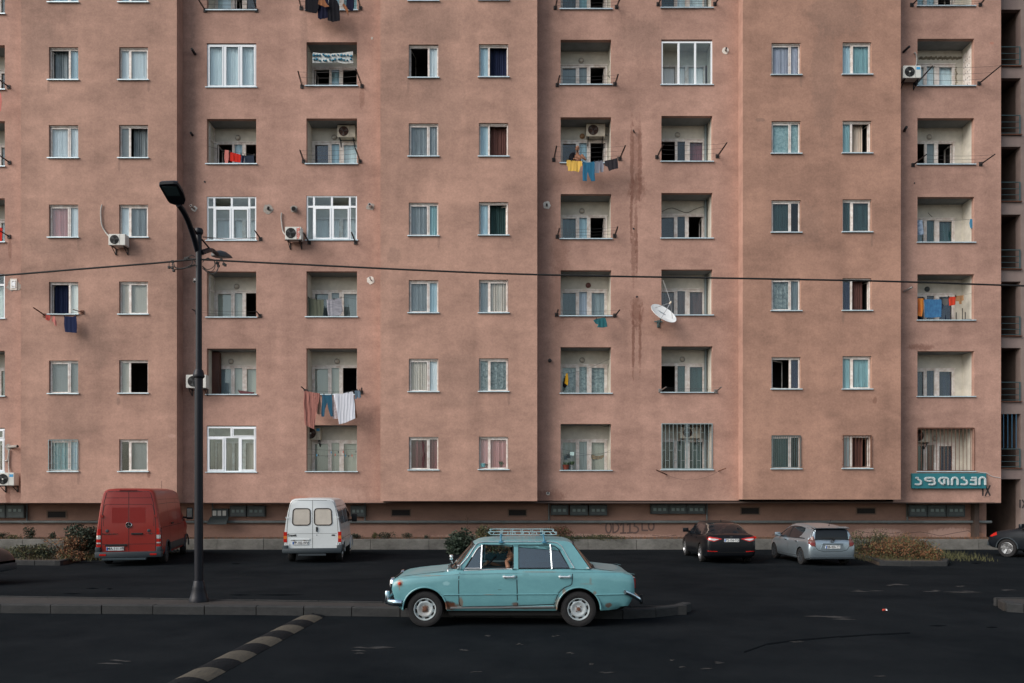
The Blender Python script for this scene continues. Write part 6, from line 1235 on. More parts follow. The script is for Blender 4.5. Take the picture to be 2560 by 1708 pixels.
for s in ('left', 'right'):
    mb = MB()
    for pl in ([(.5, 1.0), (.95, 1.0), (1.30, 1.34), (1.15, 1.325), (.78, 1.17)], [(2.28, .95), (2.40, .95), (2.36, 1.37), (2.28, 1.37)], [(1.15, 1.33), (1.5, 1.385), (2.1, 1.41), (2.7, 1.403), (3.1, 1.31), (3.1, 1.26), (2.7, 1.355), (2.1, 1.365), (1.5, 1.34), (1.15, 1.28)], [(3.1, 1.31), (3.70, 1.0), (3.60, .98), (3.05, 1.26)]): proj(mb, TC, s, pl, .004, .015)
    mb.build('pillars', m_blk, car); mb = MB(); seam(mb, TC, s, [(.52, 1.02), (.82, 1.19), (1.15, 1.335), (1.5, 1.385)], .022, .01); mb.build('chrome_window_trim', mat('dull_chrome', (.34, .31, .27), .35, .7), car)
    mb = MB(); seam(mb, T, s, [(1.45, .97), (1.40, .7), (1.55, .35), (2.35, .30), (2.38, .96)], .010, .001); seam(mb, T, s, [(2.38, .30), (3.35, .32), (3.42, .92)], .010, .001); mb.build('door_seams', m_under, body)
    for y in (1.62, 2.62): mb = MB(); proj(mb, T, s, rrect(y, y+.2, .855, .885, .012, 2), .03, .03); mb.build('door_handle', m_blk, car)
mb = MB(); seam(mb, T, 'rear', [(-.66, 1.0), (-.60, .74), (-.35, .62), (.35, .62), (.60, .74), (.66, 1.0)], .010, .001); seam(mb, T, 'rear', [(-.85, .46), (-.3, .42), (.3, .42), (.85, .46)], .012, .001); mb.build('boot_seams', m_under, body)
for s in (-1, 1):
    mb = MB(); a = [(s*.33, .895), (s*.50, .935), (s*.86, .985), (s*.88, .93), (s*.80, .84), (s*.62, .80)]; proj(mb, T, 'rear', a if s > 0 else a[::-1], .012, .03, .05); tl = mb.build('tail_light', m_lampr, car)
    mb = MB(); a = [(s*.44, .885), (s*.60, .905), (s*.80, .915), (s*.76, .865), (s*.62, .835)]; proj(mb, T, 'rear', a if s > 0 else a[::-1], .018, .01, .05); mb.build('reversing_lens', m_lampw, tl)
    mb = MB(); a = [(s*.50, .44), (s*.84, .455), (s*.84, .475), (s*.50, .465)]; proj(mb, T, 'rear', a if s > 0 else a[::-1], .008, .02, .05); mb.build('bumper_reflector', m_lampr, car)
    mb = MB(); mb.rbox(s*.98-.11, s*.98+.11, 3.15, 3.25, .98, 1.14, .03); mb.tube([(s*.82, 3.25, 1.0), (s*.95, 3.22, 1.04)], .03, 6); mb.build('wing_mirror', m_blk, car, True)
    for y in (1.0, 3.8): wheel(car, s*.80, y, .335, .21, 'alloy', s, rr=.70)
plate(car, T, 'TS-156-TO', .0, .845, .52, .11)
mb = MB(); c = T.ray_cast(Vector((0, -4, .965)), Vector((0, 1, 0)))[0]; mb.prism([c+Vector((.06*cos(i*pi/9), 0, .022*sin(i*pi/9))) for i in range(18)], (0, -.012, 0)); mb.build('oval_badge', m_chrome, car)
textmesh('OPTIMA', .055, 'lettering', m_chrome, car, (lambda v: Vector((-.47+v.x, c.y-.004-v.z+.01, .765+v.y))), .003)
mb = MB(); mb.prism([(0, 1.55, 1.42), (0, 1.75, 1.44), (0, 1.60, 1.52)], (.02, 0, 0)); mb.build('roof_fin', m_rubber, car)
# silver hatchback
m_sil = paint('silver_car_paint', (.36, .44, .50), metal=.75, amt=.15, rough=.30, dust=(.2, .19, .18)); sc_ = .92; D_ = 25.6; c = P(2081, 1225, D_)
car = thing('silver_car', 'silver hatchback car with a dark rear window parked beside the dry weeds', 'car', (c.x, D_, gz(27)), R(2.2), None, world=False); car.scale = (sc_,)*3
lower = [(0, .70, .76, .38), (.02, .775, .86, .30), (.08, .825, .92, .25), (.25, .845, .98, .21), (.6, .848, .98, .19), (2.4, .848, .94, .18), (3.2, .845, .92, .19), (3.6, .82, .80, .22), (3.85, .76, .68, .25), (3.99, .66, .52, .35)]
cabin = [(.06, .56, 1.0, .68, .90), (.10, .60, 1.26, .72, .92), (.16, .60, 1.33, .75, .94), (.5, .585, 1.385, .79, .94), (1.2, .57, 1.44, .80, .93), (1.7, .57, 1.445, .80, .92), (2.2, .58, 1.40, .80, .91), (2.7, .60, 1.22, .80, .90), (3.15, .64, 1.0, .78, .88), (3.4, .66, .90, .76, .85)]
body, cab = carbody(car, m_sil, lower, cabin, (.75, 3.3), .30); T = bvh(body); TC = bvh(body, cab)
mb = MB(); proj(mb, TC, 'top', [(-.56, .14), (.56, .14), (.555, 2.1), (-.555, 2.1)], .008, .02); mb.build('roof_panel', m_sil, car)
mb = MB(); mb.add([(x, y, z) for (x, y, z) in ((-.60, -.02, 1.335), (.60, -.02, 1.335), (.56, .22, 1.375), (-.56, .22, 1.375), (-.60, .0, 1.31), (.60, .0, 1.31), (.56, .22, 1.33), (-.56, .22, 1.33))], [(0, 1, 2, 3), (4, 7, 6, 5), (0, 4, 5, 1), (1, 5, 6, 2), (2, 6, 7, 3), (3, 7, 4, 0)]); mb.build('roof_spoiler', m_sil, car)
mb = MB()
for s in ('left', 'right'):
    for pl in ([(.10, .92), (1.02, .92), (.80, 1.06), (.70, 1.20), (.80, 1.34), (.5, 1.335), (.16, 1.27)], [(.6, 1.29), (1.2, 1.345), (1.7, 1.35), (2.15, 1.305), (2.7, 1.10), (3.1, .92), (3.2, .92), (2.72, 1.165), (2.2, 1.355), (1.7, 1.398), (1.2, 1.392), (.6, 1.345)]): proj(mb, TC, s, pl, .005, .015, .06)
mb.build('pillars', m_sil, car)
mb = MB(); proj(mb, TC, 'rear', [(-.70, .90), (-.60, .90), (-.555, 1.31), (-.61, 1.30)], .006, .02, .06); proj(mb, TC, 'rear', [(.60, .90), (.70, .90), (.61, 1.30), (.555, 1.31)], .006, .02, .06); mb.build('rear_pillars', m_sil, car)
for s in ('left', 'right'):
    mb = MB(); seam(mb, T, s, [(.95, .92), (.93, .7), (1.1, .32), (1.85, .29), (1.9, .91)], .010, .001); seam(mb, T, s, [(1.88, .29), (2.9, .3), (3.0, .88)], .010, .001); mb.build('door_seams', m_under, body)
    mb = MB(); proj(mb, TC, s, [(1.86, .93), (1.93, .93), (1.92, 1.355), (1.87, 1.355)], .007, .012); mb.build('centre_pillar', m_rubber, car)
    for y in (1.02, 2.0): mb = MB(); proj(mb, T, s, rrect(y, y+.18, .80, .83, .012, 2), .03, .03); mb.build('door_handle', m_chrome, car)
mb = MB(); seam(mb, T, 'rear', [(-.60, .92), (-.585, .66), (-.50, .56), (-.3, .515), (.3, .515), (.50, .56), (.585, .66), (.60, .92)], .014, .001); seam(mb, T, 'rear', [(-.83, .62), (-.585, .60)], .009, .001); mb.build('hatch_seams', m_under, body)
for s in (-1, 1):
    mb = MB(); a = [(s*.60, .68), (s*.60, .90), (s*.64, 1.05), (s*.70, 1.02), (s*.79, .88), (s*.815, .78), (s*.72, .70)]; proj(mb, TC, 'rear', a if s > 0 else a[::-1], .010, .03, .04); tl = mb.build('tail_light', mat('smoky_red_lamp', (.14, .06, .05), .15, spec=.7), car)
    mb = MB(); a = [(s*.62, .71), (s*.62, .82), (s*.79, .84), (s*.80, .78), (s*.72, .72)]; proj(mb, TC, 'rear', a if s > 0 else a[::-1], .014, .01, .04); mb.build('brake_lens', mat('dark_red_lamp', (.16, .02, .02), .2), tl)
    mb = MB(); mb.rbox(s*.93-.11, s*.93+.11, 2.62, 2.72, .92, 1.06, .03); mb.tube([(s*.78, 2.7, .94), (s*.90, 2.68, .97)], .03, 6); mb.build('wing_mirror', m_sil, car, True)
    for y in (.75, 3.3): wheel(car, s*.745, y, .30, .19, 'dark', s, rr=.66)
pm_ = MB(); y_ = T.ray_cast(Vector((0, -4, .70)), Vector((0, 1, 0)))[0].y
pm_.prism([(-.36, y_-.02, .75), (.36, y_-.02, .75), (.43, y_-.02, .60), (.36, y_-.02, .58), (-.36, y_-.02, .58), (-.43, y_-.02, .60)], (0, .03, 0)); pm_.rbox(-.37, .37, y_-.05, y_+.0, .765, .81, .012); pm_.build('plate_recess', m_sil, car)
plate(car, T, 'BB-450-TT', .0, .675, .52, .11, y=y_-.035)
mb = MB(); c = Vector((-.0, y_-.012, .875)); mb.tube([c+Vector((.06*cos(i*pi/9), 0, .045*sin(i*pi/9))) for i in range(18)], .009, 5, closed=True); mb.tube([c+Vector((.03*cos(i*pi/9), 0, .045*sin(i*pi/9))) for i in range(18)], .006, 5, closed=True); mb.build('oval_badge', m_ink, car)
mb = MB(); mb.tube([(.06, .0, .93), (.0, -.01, .965), (-.30, .02, .95)], .012, 6); mb.lathe((.06, .02, .93), (0, -1, 0), [(0, .035), (.05, .03)], 10); mb.build('rear_wiper', m_rubber, car)
mb = MB(); mb.rbox(-.78, .78, -.035, .1, .25, .33, .02); mb.build('bumper_lip', m_clad, car)
mb = MB(); mb.lathe((.12, .55, 1.39), (0, 0, 1), [(0, .035), (.02, .02)], 8); mb.tube([(.12, .55, 1.4), (.14, .42, 1.62)], .006, 5); mb.build('antenna', m_rubber, car)
for z in (.97, 1.05): mb = MB(); mb.lathe(TC.ray_cast(Vector((.60, -4, z)), Vector((0, 1, 0)))[0], (0, -1, 0), [(.002, .022), (.005, .022)], 10); mb.build('round_sticker', mat('aqua_sticker', (.25, .45, .45), .5), car)
# dark cars cut by the edges of the photo ------------------------------------------
m_ndk = paint('dark_blue_grey_paint', (.006, .009, .013), amt=.02, rough=.35, coat=.1, spec=.3)
def edgecar(name, label, X, Y, rz, sc_, col, suv):
    car = thing(name, label, 'car', (X, Y, gz(Y)), rz, None, world=False); car.scale = (sc_,)*3; h = .14 if suv else 0
    lower = [(0, .72, .80+h, .38+h*.6), (.03, .82, .95+h, .28+h*.6), (.12, .88, 1.02+h, .24+h*.6), (.5, .905, 1.02+h, .2+h*.6), (2.4, .91, .98+h, .2+h*.6), (3.2, .91, .96+h, .2+h*.6), (3.7, .89, .90+h, .22+h*.6), (4.1, .84, .80+h, .24+h*.6), (4.32, .76, .66+h, .30+h*.6), (4.42, .62, .52+h, .38+h*.6)]
    cabin = [(.1, .60, 1.1+h, .76, .98+h), (.3, .62, 1.42+h, .80, .98+h), (.6, .60, 1.50+h, .82, .98+h), (1.6, .60, 1.54+h, .83, .97+h), (2.4, .60, 1.50+h, .83, .95+h), (3.0, .63, 1.22+h, .82, .93+h), (3.35, .66, .98+h, .80, .90+h)]
    body, cab = carbody(car, col, lower, cabin, (.85, 3.55), .345); T = bvh(body); TC = bvh(body, cab)
    mb = MB(); proj(mb, TC, 'top', [(-.57, .3), (.57, .3), (.57, 2.35), (-.57, 2.35)], .004, .02)
    for s in ('left', 'right'):
        for pl in ([(.16, .99+h), (.5, .99+h), (.6, 1.38+h), (.35, 1.33+h)], [(1.7, .98+h), (1.8, .98+h), (1.8, 1.44+h), (1.7, 1.44+h)], [(2.4, 1.43+h), (3.2, .98+h), (3.08, .97+h), (2.34, 1.37+h)], [(.6, 1.34+h), (1.6, 1.40+h), (2.4, 1.37+h), (2.4, 1.43+h), (1.6, 1.46+h), (.6, 1.42+h)]): proj(mb, TC, s, pl, .005, .015, .08)
    mb.build('pillars', col, car)
    for s in (-1, 1):
        sd_ = 'right' if s > 0 else 'left'; mb = MB(); seam(mb, T, sd_, [(1.1, .95+h), (1.2, .35+h), (1.95, .33+h), (2.0, .95+h)], .010, .001); seam(mb, T, sd_, [(1.98, .33+h), (2.95, .33+h), (3.0, .93+h)], .010, .001); mb.build('door_seams', m_under, body)
        mb = MB(); proj(mb, T, sd_, [(3.95, .70+h), (4.15, .62+h), (4.28, .62+h), (4.26, .70+h), (4.0, .80+h)], .008, .03, .05); mb.build('front_indicator', m_lampo if not suv else m_lampr, car)
        mb = MB(); mb.rbox(s*1.0-.12, s*1.0+.12, 2.9, 3.02, .98+h, 1.16+h, .03); mb.tube([(s*.84, 3.0, 1.0+h), (s*.95, 2.98, 1.05+h)], .03, 6); mb.build('wing_mirror', col, car, True)
        mb = MB()
        for y in (.85, 3.55): mb.tube([(s*.905, y+.40*cos(a*pi/12), .34+.40*sin(a*pi/12)) for a in range(0, 13)], .022, 6)
        mb.build('arch_trim', m_clad, car)
        for y in (.85, 3.55): wheel(car, s*.81, y, .345, .22, 'alloy' if suv else 'dark', s, rr=.66)
    mb = MB(); mb.rbox(-.62, .62, 4.30, 4.46, .30+h*.6, .48+h*.6, .03); mb.build('front_bumper', m_clad, car, True)
    return car
wc = G(2521, 1393); edgecar('dark_car', 'dark off road car with alloy wheels cut off by the right edge', wc.x+2.35, wc.y-2.53, R(30), .95, m_ndk, True)
edgecar('dark_car', 'dark blue grey car nose cut off by the left edge', PX(25, 18.2)-5.25, 19.2, R(-90), .99, m_ndk, False)
# ------------------------------------------------------------------ the pale blue saloon on the road
NEAR = 12.6; cx0 = 0.0
car = thing('blue_car', 'old pale blue saloon car with rust and a roof rack on the near road', 'car', (0, NEAR+.80, 0), 0, None, world=False)
def lx_(px): return (px-1280)/158.73
def lz_(py): return CH-(py-YH)/158.73
def q1(x, y): return (lx_(960+x/5.6), lz_(1310+y/5.6))
def q2(x, y): return (lx_(1280+x/5.6), lz_(1310+y/5.6))
RST = (.13, .05, .025); BRN = (.20, .10, .05)
m_lada = masked('faded_pale_blue_paint', (.125, .305, .335), (.10, .255, .285), [
    (*q1(905, 1125), .09, .05, .95, (.04, .02, .015)), (*q1(930, 1160), .13, .06, .85, RST), (*q1(1075, 1110), .035, .10, .7, BRN), (*q1(1840, 1130), .05, .04, .8, RST), (*q1(1900, 1175), .7, .018, .55, RST), (*q2(350, 1185), .6, .02, .5, RST),
    (*q1(700, 722), .16, .006, .6, BRN), (*q1(540, 733), .12, .005, .5, BRN), (*q1(218, 830), .05, .055, .75, BRN), (*q1(215, 890), .006, .05, .6, BRN), (*q2(640, 1130), .05, .11, .6, BRN), (*q2(1355, 1140), .05, .04, .8, RST), (*q2(1100, 800), .02, .06, .35, BRN),
    (*q2(730, 960), .03, .06, .6, BRN), (*q2(1160, 965), .03, .03, .6, BRN), (*q1(870, 835), .05, .03, .5, (.30, .50, .54)), (*q1(1620, 920), .035, .008, .6, (.05, .08, .08)), (*q2(1050, 840), .10, .02, .2, BRN), (*q1(1480, 990), .10, .008, .6, BRN), (*q2(400, 672), .3, .008, .5, BRN), (*q2(960, 1050), .02, .02, .3, RST)],
    rough=.36, scale=1.5, grain=.05, bump=.0, spec=.5, coat=.25, nscale=14, sharp=.5)
def hx(name, tab, m):    # body lofted along x : tab rows (x, hw scale, z top centre, z edge)
    sts = []
    for (x, s, zt, ze, zb) in tab:
        f = lambda z: zb if z < zb else z
        h = [(0, zt), (.35*s, zt-.003), (.58*s, (zt+ze)/2+.004), (.70*s, ze), (.755*s, ze-.012), (.785*s, ze-.045), (.802*s, ze-.075), (.808*s, (ze-.08)*.75+.13), (.806*s, .52+.0*ze), (.798*s, .41), (.780*s, .33), (.735*s, max(zb, .255)), (0, max(zb, .25))]
        sts.append((x, h))
    mb = MB(); rows = [[Vector((x, -a, z)) for a, z in h]+[Vector((x, a, z)) for a, z in h[::-1] if a > 1e-6] for x, h in sts]; n = len(rows[0])
    mb.add([p for r_ in rows for p in r_], [(j*n+i, j*n+(i+1) % n, (j+1)*n+(i+1) % n, (j+1)*n+i) for j in range(len(rows)-1) for i in range(n)]+[tuple(range(n))[::-1], tuple(range((len(rows)-1)*n, len(rows)*n))])
    return mb.build(name, m, car, True, 42)
tab = [(-1.905, .90, .640, .640, .40), (-1.900, .93, .685, .69, .36), (-1.885, .955, .725, .73, .32), (-1.855, .97, .757, .755, .28), (-1.78, .982, .792, .780, .25), (-1.6, .990, .826, .805, .25), (-1.4, .996, .845, .832, .25), (-1.1, 1, .868, .862, .25), (-.90, 1, .892, .905, .25), (-.80, 1, .905, .922, .25),
       (0, 1.005, .905, .925, .25), (1.0, 1.005, .905, .925, .25), (1.22, 1, .900, .918, .25), (1.35, 1, .898, .905, .25), (1.55, .995, .880, .882, .26), (1.75, .985, .858, .862, .28), (1.86, .972, .835, .838, .32), (1.91, .955, .805, .81, .36), (1.935, .93, .76, .765, .40), (1.94, .90, .70, .70, .42)]
body = hx('body', tab, m_lada)
# taper of the tail underside and nose
for v in body.data.vertices:
    if v.co.x > 1.45 and v.co.z < .50: v.co.x -= max(0, .50-v.co.z)*.55*min(1, (v.co.x-1.45)/.4)
    if v.co.x < -1.70 and v.co.z < .60: v.co.x += max(0, .60-v.co.z)*.28*min(1, (-1.70-v.co.x)/.15)
bm = bmesh.new()
me_ = bpy.data.meshes.new('cut')
for (x, z, r_) in ((-1.374, .285, .345), (1.052, .285, .345)):
    for s in (-1, 1):
        ret = bmesh.ops.create_cone(bm, cap_ends=True, segments=48, radius1=r_, radius2=r_, depth=.5)
        for v in ret['verts']: c = v.co.copy(); v.co = Vector((x+c.x, s*.72+c.z, z-c.y))
bm.to_mesh(me_); bm.free(); me_.materials.append(m_under); co = bpy.data.objects.new('cut', me_); COL.objects.link(co); co.parent = car; body.data.materials.append(m_under)
md = body.modifiers.new('b', 'BOOLEAN'); md.object = co; md.solver = 'EXACT'; md.material_mode = 'TRANSFER'; bpy.context.view_layer.update()
nm = bpy.data.meshes.new_from_object(body.evaluated_get(bpy.context.evaluated_depsgraph_get())); body.modifiers.clear(); body.data = nm; bpy.data.objects.remove(co)
bm = bmesh.new(); bm.from_mesh(nm)
for f in bm.faces: f.smooth = True
for e in bm.edges: e.smooth = not (len(e.link_faces) == 2 and e.calc_face_angle(0) > R(28))
bm.to_mesh(nm); bm.free()
TL = bvh(body)
def pj(mb, poly, off=.004, th=.012, step=.06, both=(-1, 1)):
    for s in both:
        last = [None]
        def fn(u, v, dd):
            h = TL.ray_cast(Vector((u, s*3, v)), Vector((0, -s, 0)))
            y = h[0].y if h[0] is not None else (last[0] if last[0] is not None else s*.8)
            last[0] = y; return Vector((u, y+s*off-s*dd, v))
        surf(mb, poly, fn, step, th)
def ln(mb, pts, w_=.008, off=.0015, th=.006, both=(-1, 1)):
    for a, b in zip(pts, pts[1:]):
        dx, dy = b[0]-a[0], b[1]-a[1]; L_ = math.hypot(dx, dy)
        if L_ < 1e-5: continue
        ux, uy = dx/L_*w_*.3, dy/L_*w_*.3; nx, ny = -dy/L_*w_/2, dx/L_*w_/2; pj(mb, [(a[0]+nx-ux, a[1]+ny-uy), (b[0]+nx+ux, b[1]+ny+uy), (b[0]-nx+ux, b[1]-ny+uy), (a[0]-nx-ux, a[1]-ny-uy)], off, th, .1, both)
m_brt = mat('bright_trim', (.80, .84, .86), .25, .6)
# doors as panels laid on the body, with dark gaps
dgap = MB()
fd = [q1(1085, 672), q1(1050, 705), q1(1046, 800), q1(1047, 1000), q1(1056, 1120), q1(1085, 1163), q1(1400, 1165), (lx_(1293.5), .345)]
for s_ in (-1, 1):
  dgap = MB()
  ln(dgap, [q1(1115, 655), q1(1060, 690), q1(1048, 740), q1(1046, 900), q1(1050, 1090), q1(1062, 1140), q1(1090, 1165), (lx_(1294), q1(1400, 1150)[1]), q2(590, 1128)], .013, both=(s_,))
  ln(dgap, [q2(66, 640), q2(72, 900), q2(80, 1140)], .012, both=(s_,))
  ln(dgap, [q2(850, 640), q2(846, 760), q2(838, 840), q2(815, 862), q2(740, 890), q2(690, 925), q2(650, 970), q2(615, 1060), q2(598, 1110), q2(585, 1140)], .010, both=(s_,))
  dgap.build('door_gaps', m_rubber, body)
for nm_, poly in (('front_door', [q1(1125, 668), q1(1066, 700), q1(1057, 760), q1(1055, 900), q1(1060, 1085), q1(1072, 1130), q1(1100, 1150), (lx_(1292), q1(1400, 1142)[1]), (lx_(1289.7), .915)]), ('rear_door', [q2(78, 650), q2(90, 1130), q2(575, 1120), q2(600, 1050), q2(640, 960), q2(680, 915), q2(735, 880), q2(808, 850), q2(830, 832), q2(838, 750), q2(841, 650)])):
    hx0 = lx_(1258) if nm_ == 'front_door' else lx_(1397.5)
    for s in (-1, 1):
        mb = MB(); pj(mb, poly, .0035, .004, .05, (s,)); d_ = mb.build(nm_, m_lada, car, True, 40); mb = MB()
        y = s*.82; mb.tube([(hx0, y, .800), (hx0+.02, y+s*.03, .802), (hx0+.16, y+s*.03, .802), (hx0+.18, y, .800)], .013, 8); mb.lathe((hx0+.015, y-s*.02, .80), (0, s, 0), [(0, .026), (.03, .022)], 12); mb.lathe((hx0+.165, y-s*.02, .80), (0, s, 0), [(0, .026), (.03, .022)], 12); mb.rbox(hx0+.03, hx0+.15, min(y-s*.03, y-s*.005), max(y-s*.03, y-s*.005), .775, .81, .004); mb.build('door_handle', m_brt, d_, True)
# ridges along the side
mb = MB(); zc = q1(1400, 990)[1]
for a, b in ((q1(835, 0)[0], q2(650, 0)[0]), (q2(1165, 0)[0], q2(1690, 0)[0])):
    for s in (-1, 1):
        mb = MB(); P_ = []
        for i in range(25):
            x = a+(b-a)*i/24; z = zc+(x-a)/(b-a)*.010; h = TL.ray_cast(Vector((x, s*3, z)), Vector((0, -s, 0)))
            if h[0] is not None: P_.append(h[0]+Vector((0, s*.006, 0)))
        mb.tube(P_, .0085, 8); mb.build('side_ridge', m_lada, body, True)
mb = MB(); za = q1(0, 706)[1]; ln(mb, [q1(1060, 704), q2(0, 690), q2(840, 676), q2(1200, 676), q2(1640, 690), q2(1715, 705)], .006, .004, .008); ln(mb, [q1(260, 765), q1(600, 742), q1(1045, 706)], .005, .003, .006); mb.build('shoulder_crease', mat('crease_shadow_paint', (.10, .20, .22), .4), body)
mb = MB(); ln(mb, [(q1(930, 0)[0], .302), (q2(585, 0)[0], .325)], .022, .016, .02); ln(mb, [q1(1120, 652), q2(0, 632), q2(840, 622), q2(1075, 620)], .012, .008, .01); mb.build('chrome_trim', m_brt, body)
# arch lips
for x in (-1.374, 1.052):
    for s in (-1, 1): mb = MB(); mb.tube([(x+.347*cos(a*pi/20), s*.805, .285+.347*sin(a*pi/20)) for a in range(0, 21)], .013, 8); mb.build('wheel_arch_lip', m_lada, body, True)
# deck and greenhouse -------------------------------------------------------------
mb = MB(); mb.box(-.78, 1.18, -.70, .70, .80, .915); mb.build('interior_trim', mat('dark_grey_trim', (.03, .04, .045), .8), car)
def gy(z, s=-1): return s*(.775-max(0, z-.915)*.375)
def gside(mb, poly, off=0, th=.02, step=.1, s=-1):
    surf(mb, poly, lambda u, v, dd: Vector((u, gy(v, s)+s*(off-dd), v)), step, th)
polyA = [(-.87, .912), (-.765, .912), (-.56, 1.235), (-.50, 1.283), (-.545, 1.325), (-.605, 1.30)]
rail = [(-.545, 1.325), (-.50, 1.283), (-.45, 1.298), (.60, 1.302), (.68, 1.285), (.74, 1.245), (.80, 1.20), (.965, 1.30), (.93, 1.328), (.86, 1.345), (.70, 1.352), (-.3, 1.352), (-.47, 1.343)]
polyC = [(.80, 1.20), (.74, 1.245), (.925, .915), (1.235, .912), (.965, 1.30)]
polyB = [(.028, .912), (.098, .912), (.098, 1.300), (.028, 1.300)]
for s in (-1, 1):
    mb = MB()
    for p in (polyA, rail, polyC, polyB): gside(mb, p, 0, .035, .08, s)
    mb.build('window_pillars', m_lada, car, True, 30)
mb = MB()
def gpath(pts, r_, s, off=.006): return [Vector((x, gy(z, s)+s*off, z)) for x, z in pts]
for s in (-1, 1):
    mb.tube(gpath(smooth2 := [(-.862, .925), (-.70, 1.10), (-.585, 1.285), (-.53, 1.325), (-.42, 1.338), (.60, 1.340), (.72, 1.322), (.79, 1.27), (.93, 1.02), (.985, .93)], 0, s, .008), .008, 6); mb.build('rain_gutter', m_brt, car, True)
for s in (-1, 1):
    for a, b in (((-.487, .92), (-.478, 1.285)), ((.632, .92), (.612, 1.298))): mb = MB(); mb.tube(gpath([a, b], 0, s, .006), .011, 8); mb.build('quarter_light_bar', m_brt, car, True)
    mb = MB(); mb.tube(gpath([(-.745, .928), (-.49, .928)], 0, s, .008), .009, 6); mb.tube(gpath([(-.635, 1.10), (-.565, 1.215), (-.53, 1.255), (-.495, 1.268)], 0, s, .004), .007, 6); mb.build('quarter_light_trim', m_brt, car, True)
mb = MB()
for s in (-1, 1):
    mb.tube(gpath([(-.735, .935), (-.56, 1.215), (-.485, 1.28), (.010, 1.284), (.018, .932), (-.735, .932)], 0, s, .0), .007, 5); mb.tube(gpath([(.108, .932), (.108, 1.285), (.60, 1.286), (.69, 1.262), (.745, 1.215), (.905, .935), (.108, .932)], 0, s, .0), .007, 5)
mb.build('window_seal', m_rubber, car)
g_car = glassmat('car_glass', (.42, .56, .60), .16, .01); g_clear = glassmat('clear_car_glass', (.72, .84, .86), .09, .01)
for nm_, pl in (('quarter_light', [(-.76, .915), (-.487, .915), (-.48, 1.283), (-.52, 1.262), (-.56, 1.23)]), ('rear_side_window', [(.10, .915), (.64, .915), (.62, 1.30), (.10, 1.30)]), ('rear_quarter_window', [(.64, .915), (.925, .915), (.74, 1.24), (.68, 1.283), (.62, 1.298)])):
    for s in (-1, 1): mb = MB(); gside(mb, pl, -.014, .005, .5, s); mb.build(nm_, g_car, car)
for s in (1,): mb = MB(); gside(mb, [(-.475, .915), (.03, .915), (.03, 1.298), (-.465, 1.296)], -.014, .005, .5, s); mb.build('front_side_window', g_clear, car)
# roof
mb = MB(); nx, ny = 26, 14; vs = []
xz = [(-.60, -.655, 1.300, 1.305), (-.55, -.575, 1.325, 1.342), (-.47, -.48, 1.343, 1.360), (-.30, -.30, 1.351, 1.376), (.10, .10, 1.353, 1.386), (.50, .50, 1.353, 1.386), (.75, .76, 1.350, 1.374), (.86, .875, 1.343, 1.358), (.93, .95, 1.327, 1.338), (.965, 1.0, 1.300, 1.302)]
rows = []
for (xe, xc, ze, zc_) in xz:
    r_ = []
    for k in range(ny+1):
        t = -1+2*k/ny; W_ = abs(gy(ze)); y = t*W_; u = 1-abs(t)**2.6; r_.append(Vector((xe+(xc-xe)*(1-t*t), y, ze+(zc_-ze)*u)))
    rows.append(r_)
n = ny+1; mb.add([p for r_ in rows for p in r_], [(j*n+i, j*n+i+1, (j+1)*n+i+1, (j+1)*n+i) for j in range(len(rows)-1) for i in range(ny)]); mb.add([p+Vector((0, 0, -.02)) for r_ in rows for p in r_], [(j*n+i, j*n+i+1, (j+1)*n+i+1, (j+1)*n+i) for j in range(len(rows)-1) for i in range(ny)])
mb.build('roof', m_lada, car, True, 50)
# screens
def screen(name, top, bot, m, sgn):
    k = 12; a = []; b = []
    for i in range(k+1):
        t = -1+2*i/k; a.append(Vector((top[0]+(top[1]-top[0])*(1-t*t), t*top[3], top[2]))); b.append(Vector((bot[0]+(bot[1]-bot[0])*(1-t*t), t*bot[3], bot[2])))
    mb = MB(); off = Vector((.006*sgn, 0, .004)); V = a+b+[p-off for p in a+b]; N = k+1
    mb.add(V, [(i, i+1, N+i+1, N+i) for i in range(k)]+[(2*N+i, 3*N+i, 3*N+i+1, 2*N+i+1) for i in range(k)]); so_ = mb.build(name, m, car, True)
    mb = MB(); mb.tube(a+b[::-1], .016, 6, closed=True); mb.build('screen_seal', m_rubber, so_, True)
    return so_
screen('windscreen', (-.602, -.66, 1.298, .625), (-.86, -1.02, .895, .735), g_car, -1); screen('rear_screen', (.968, 1.01, 1.295, .62), (1.235, 1.345, .905, .72), glassmat('rear_glass', (.25, .33, .37), .2, .01), 1)
# bonnet, boot seams on top
def tseam(pts, name, w_=.01):
    mb = MB()
    for s in (-1, 1):
        P_ = []
        for (x, y) in pts: h = TL.ray_cast(Vector((x, s*y, 3)), Vector((0, 0, -1))); P_.append(h[0]+Vector((0, 0, .001)))
        mb.tube(P_, w_/2, 4)
    return mb.build(name, m_rubber, body)
tseam([(-1.84, .60), (-1.7, .655), (-1.4, .675), (-1.05, .685)], 'bonnet_gap'); tseam([(-1.05, .685), (-1.045, .35), (-1.06, 0)], 'bonnet_gap'); tseam([(1.36, .0), (1.345, .4), (1.32, .62), (1.40, .68), (1.6, .68), (1.84, .655)], 'boot_gap')
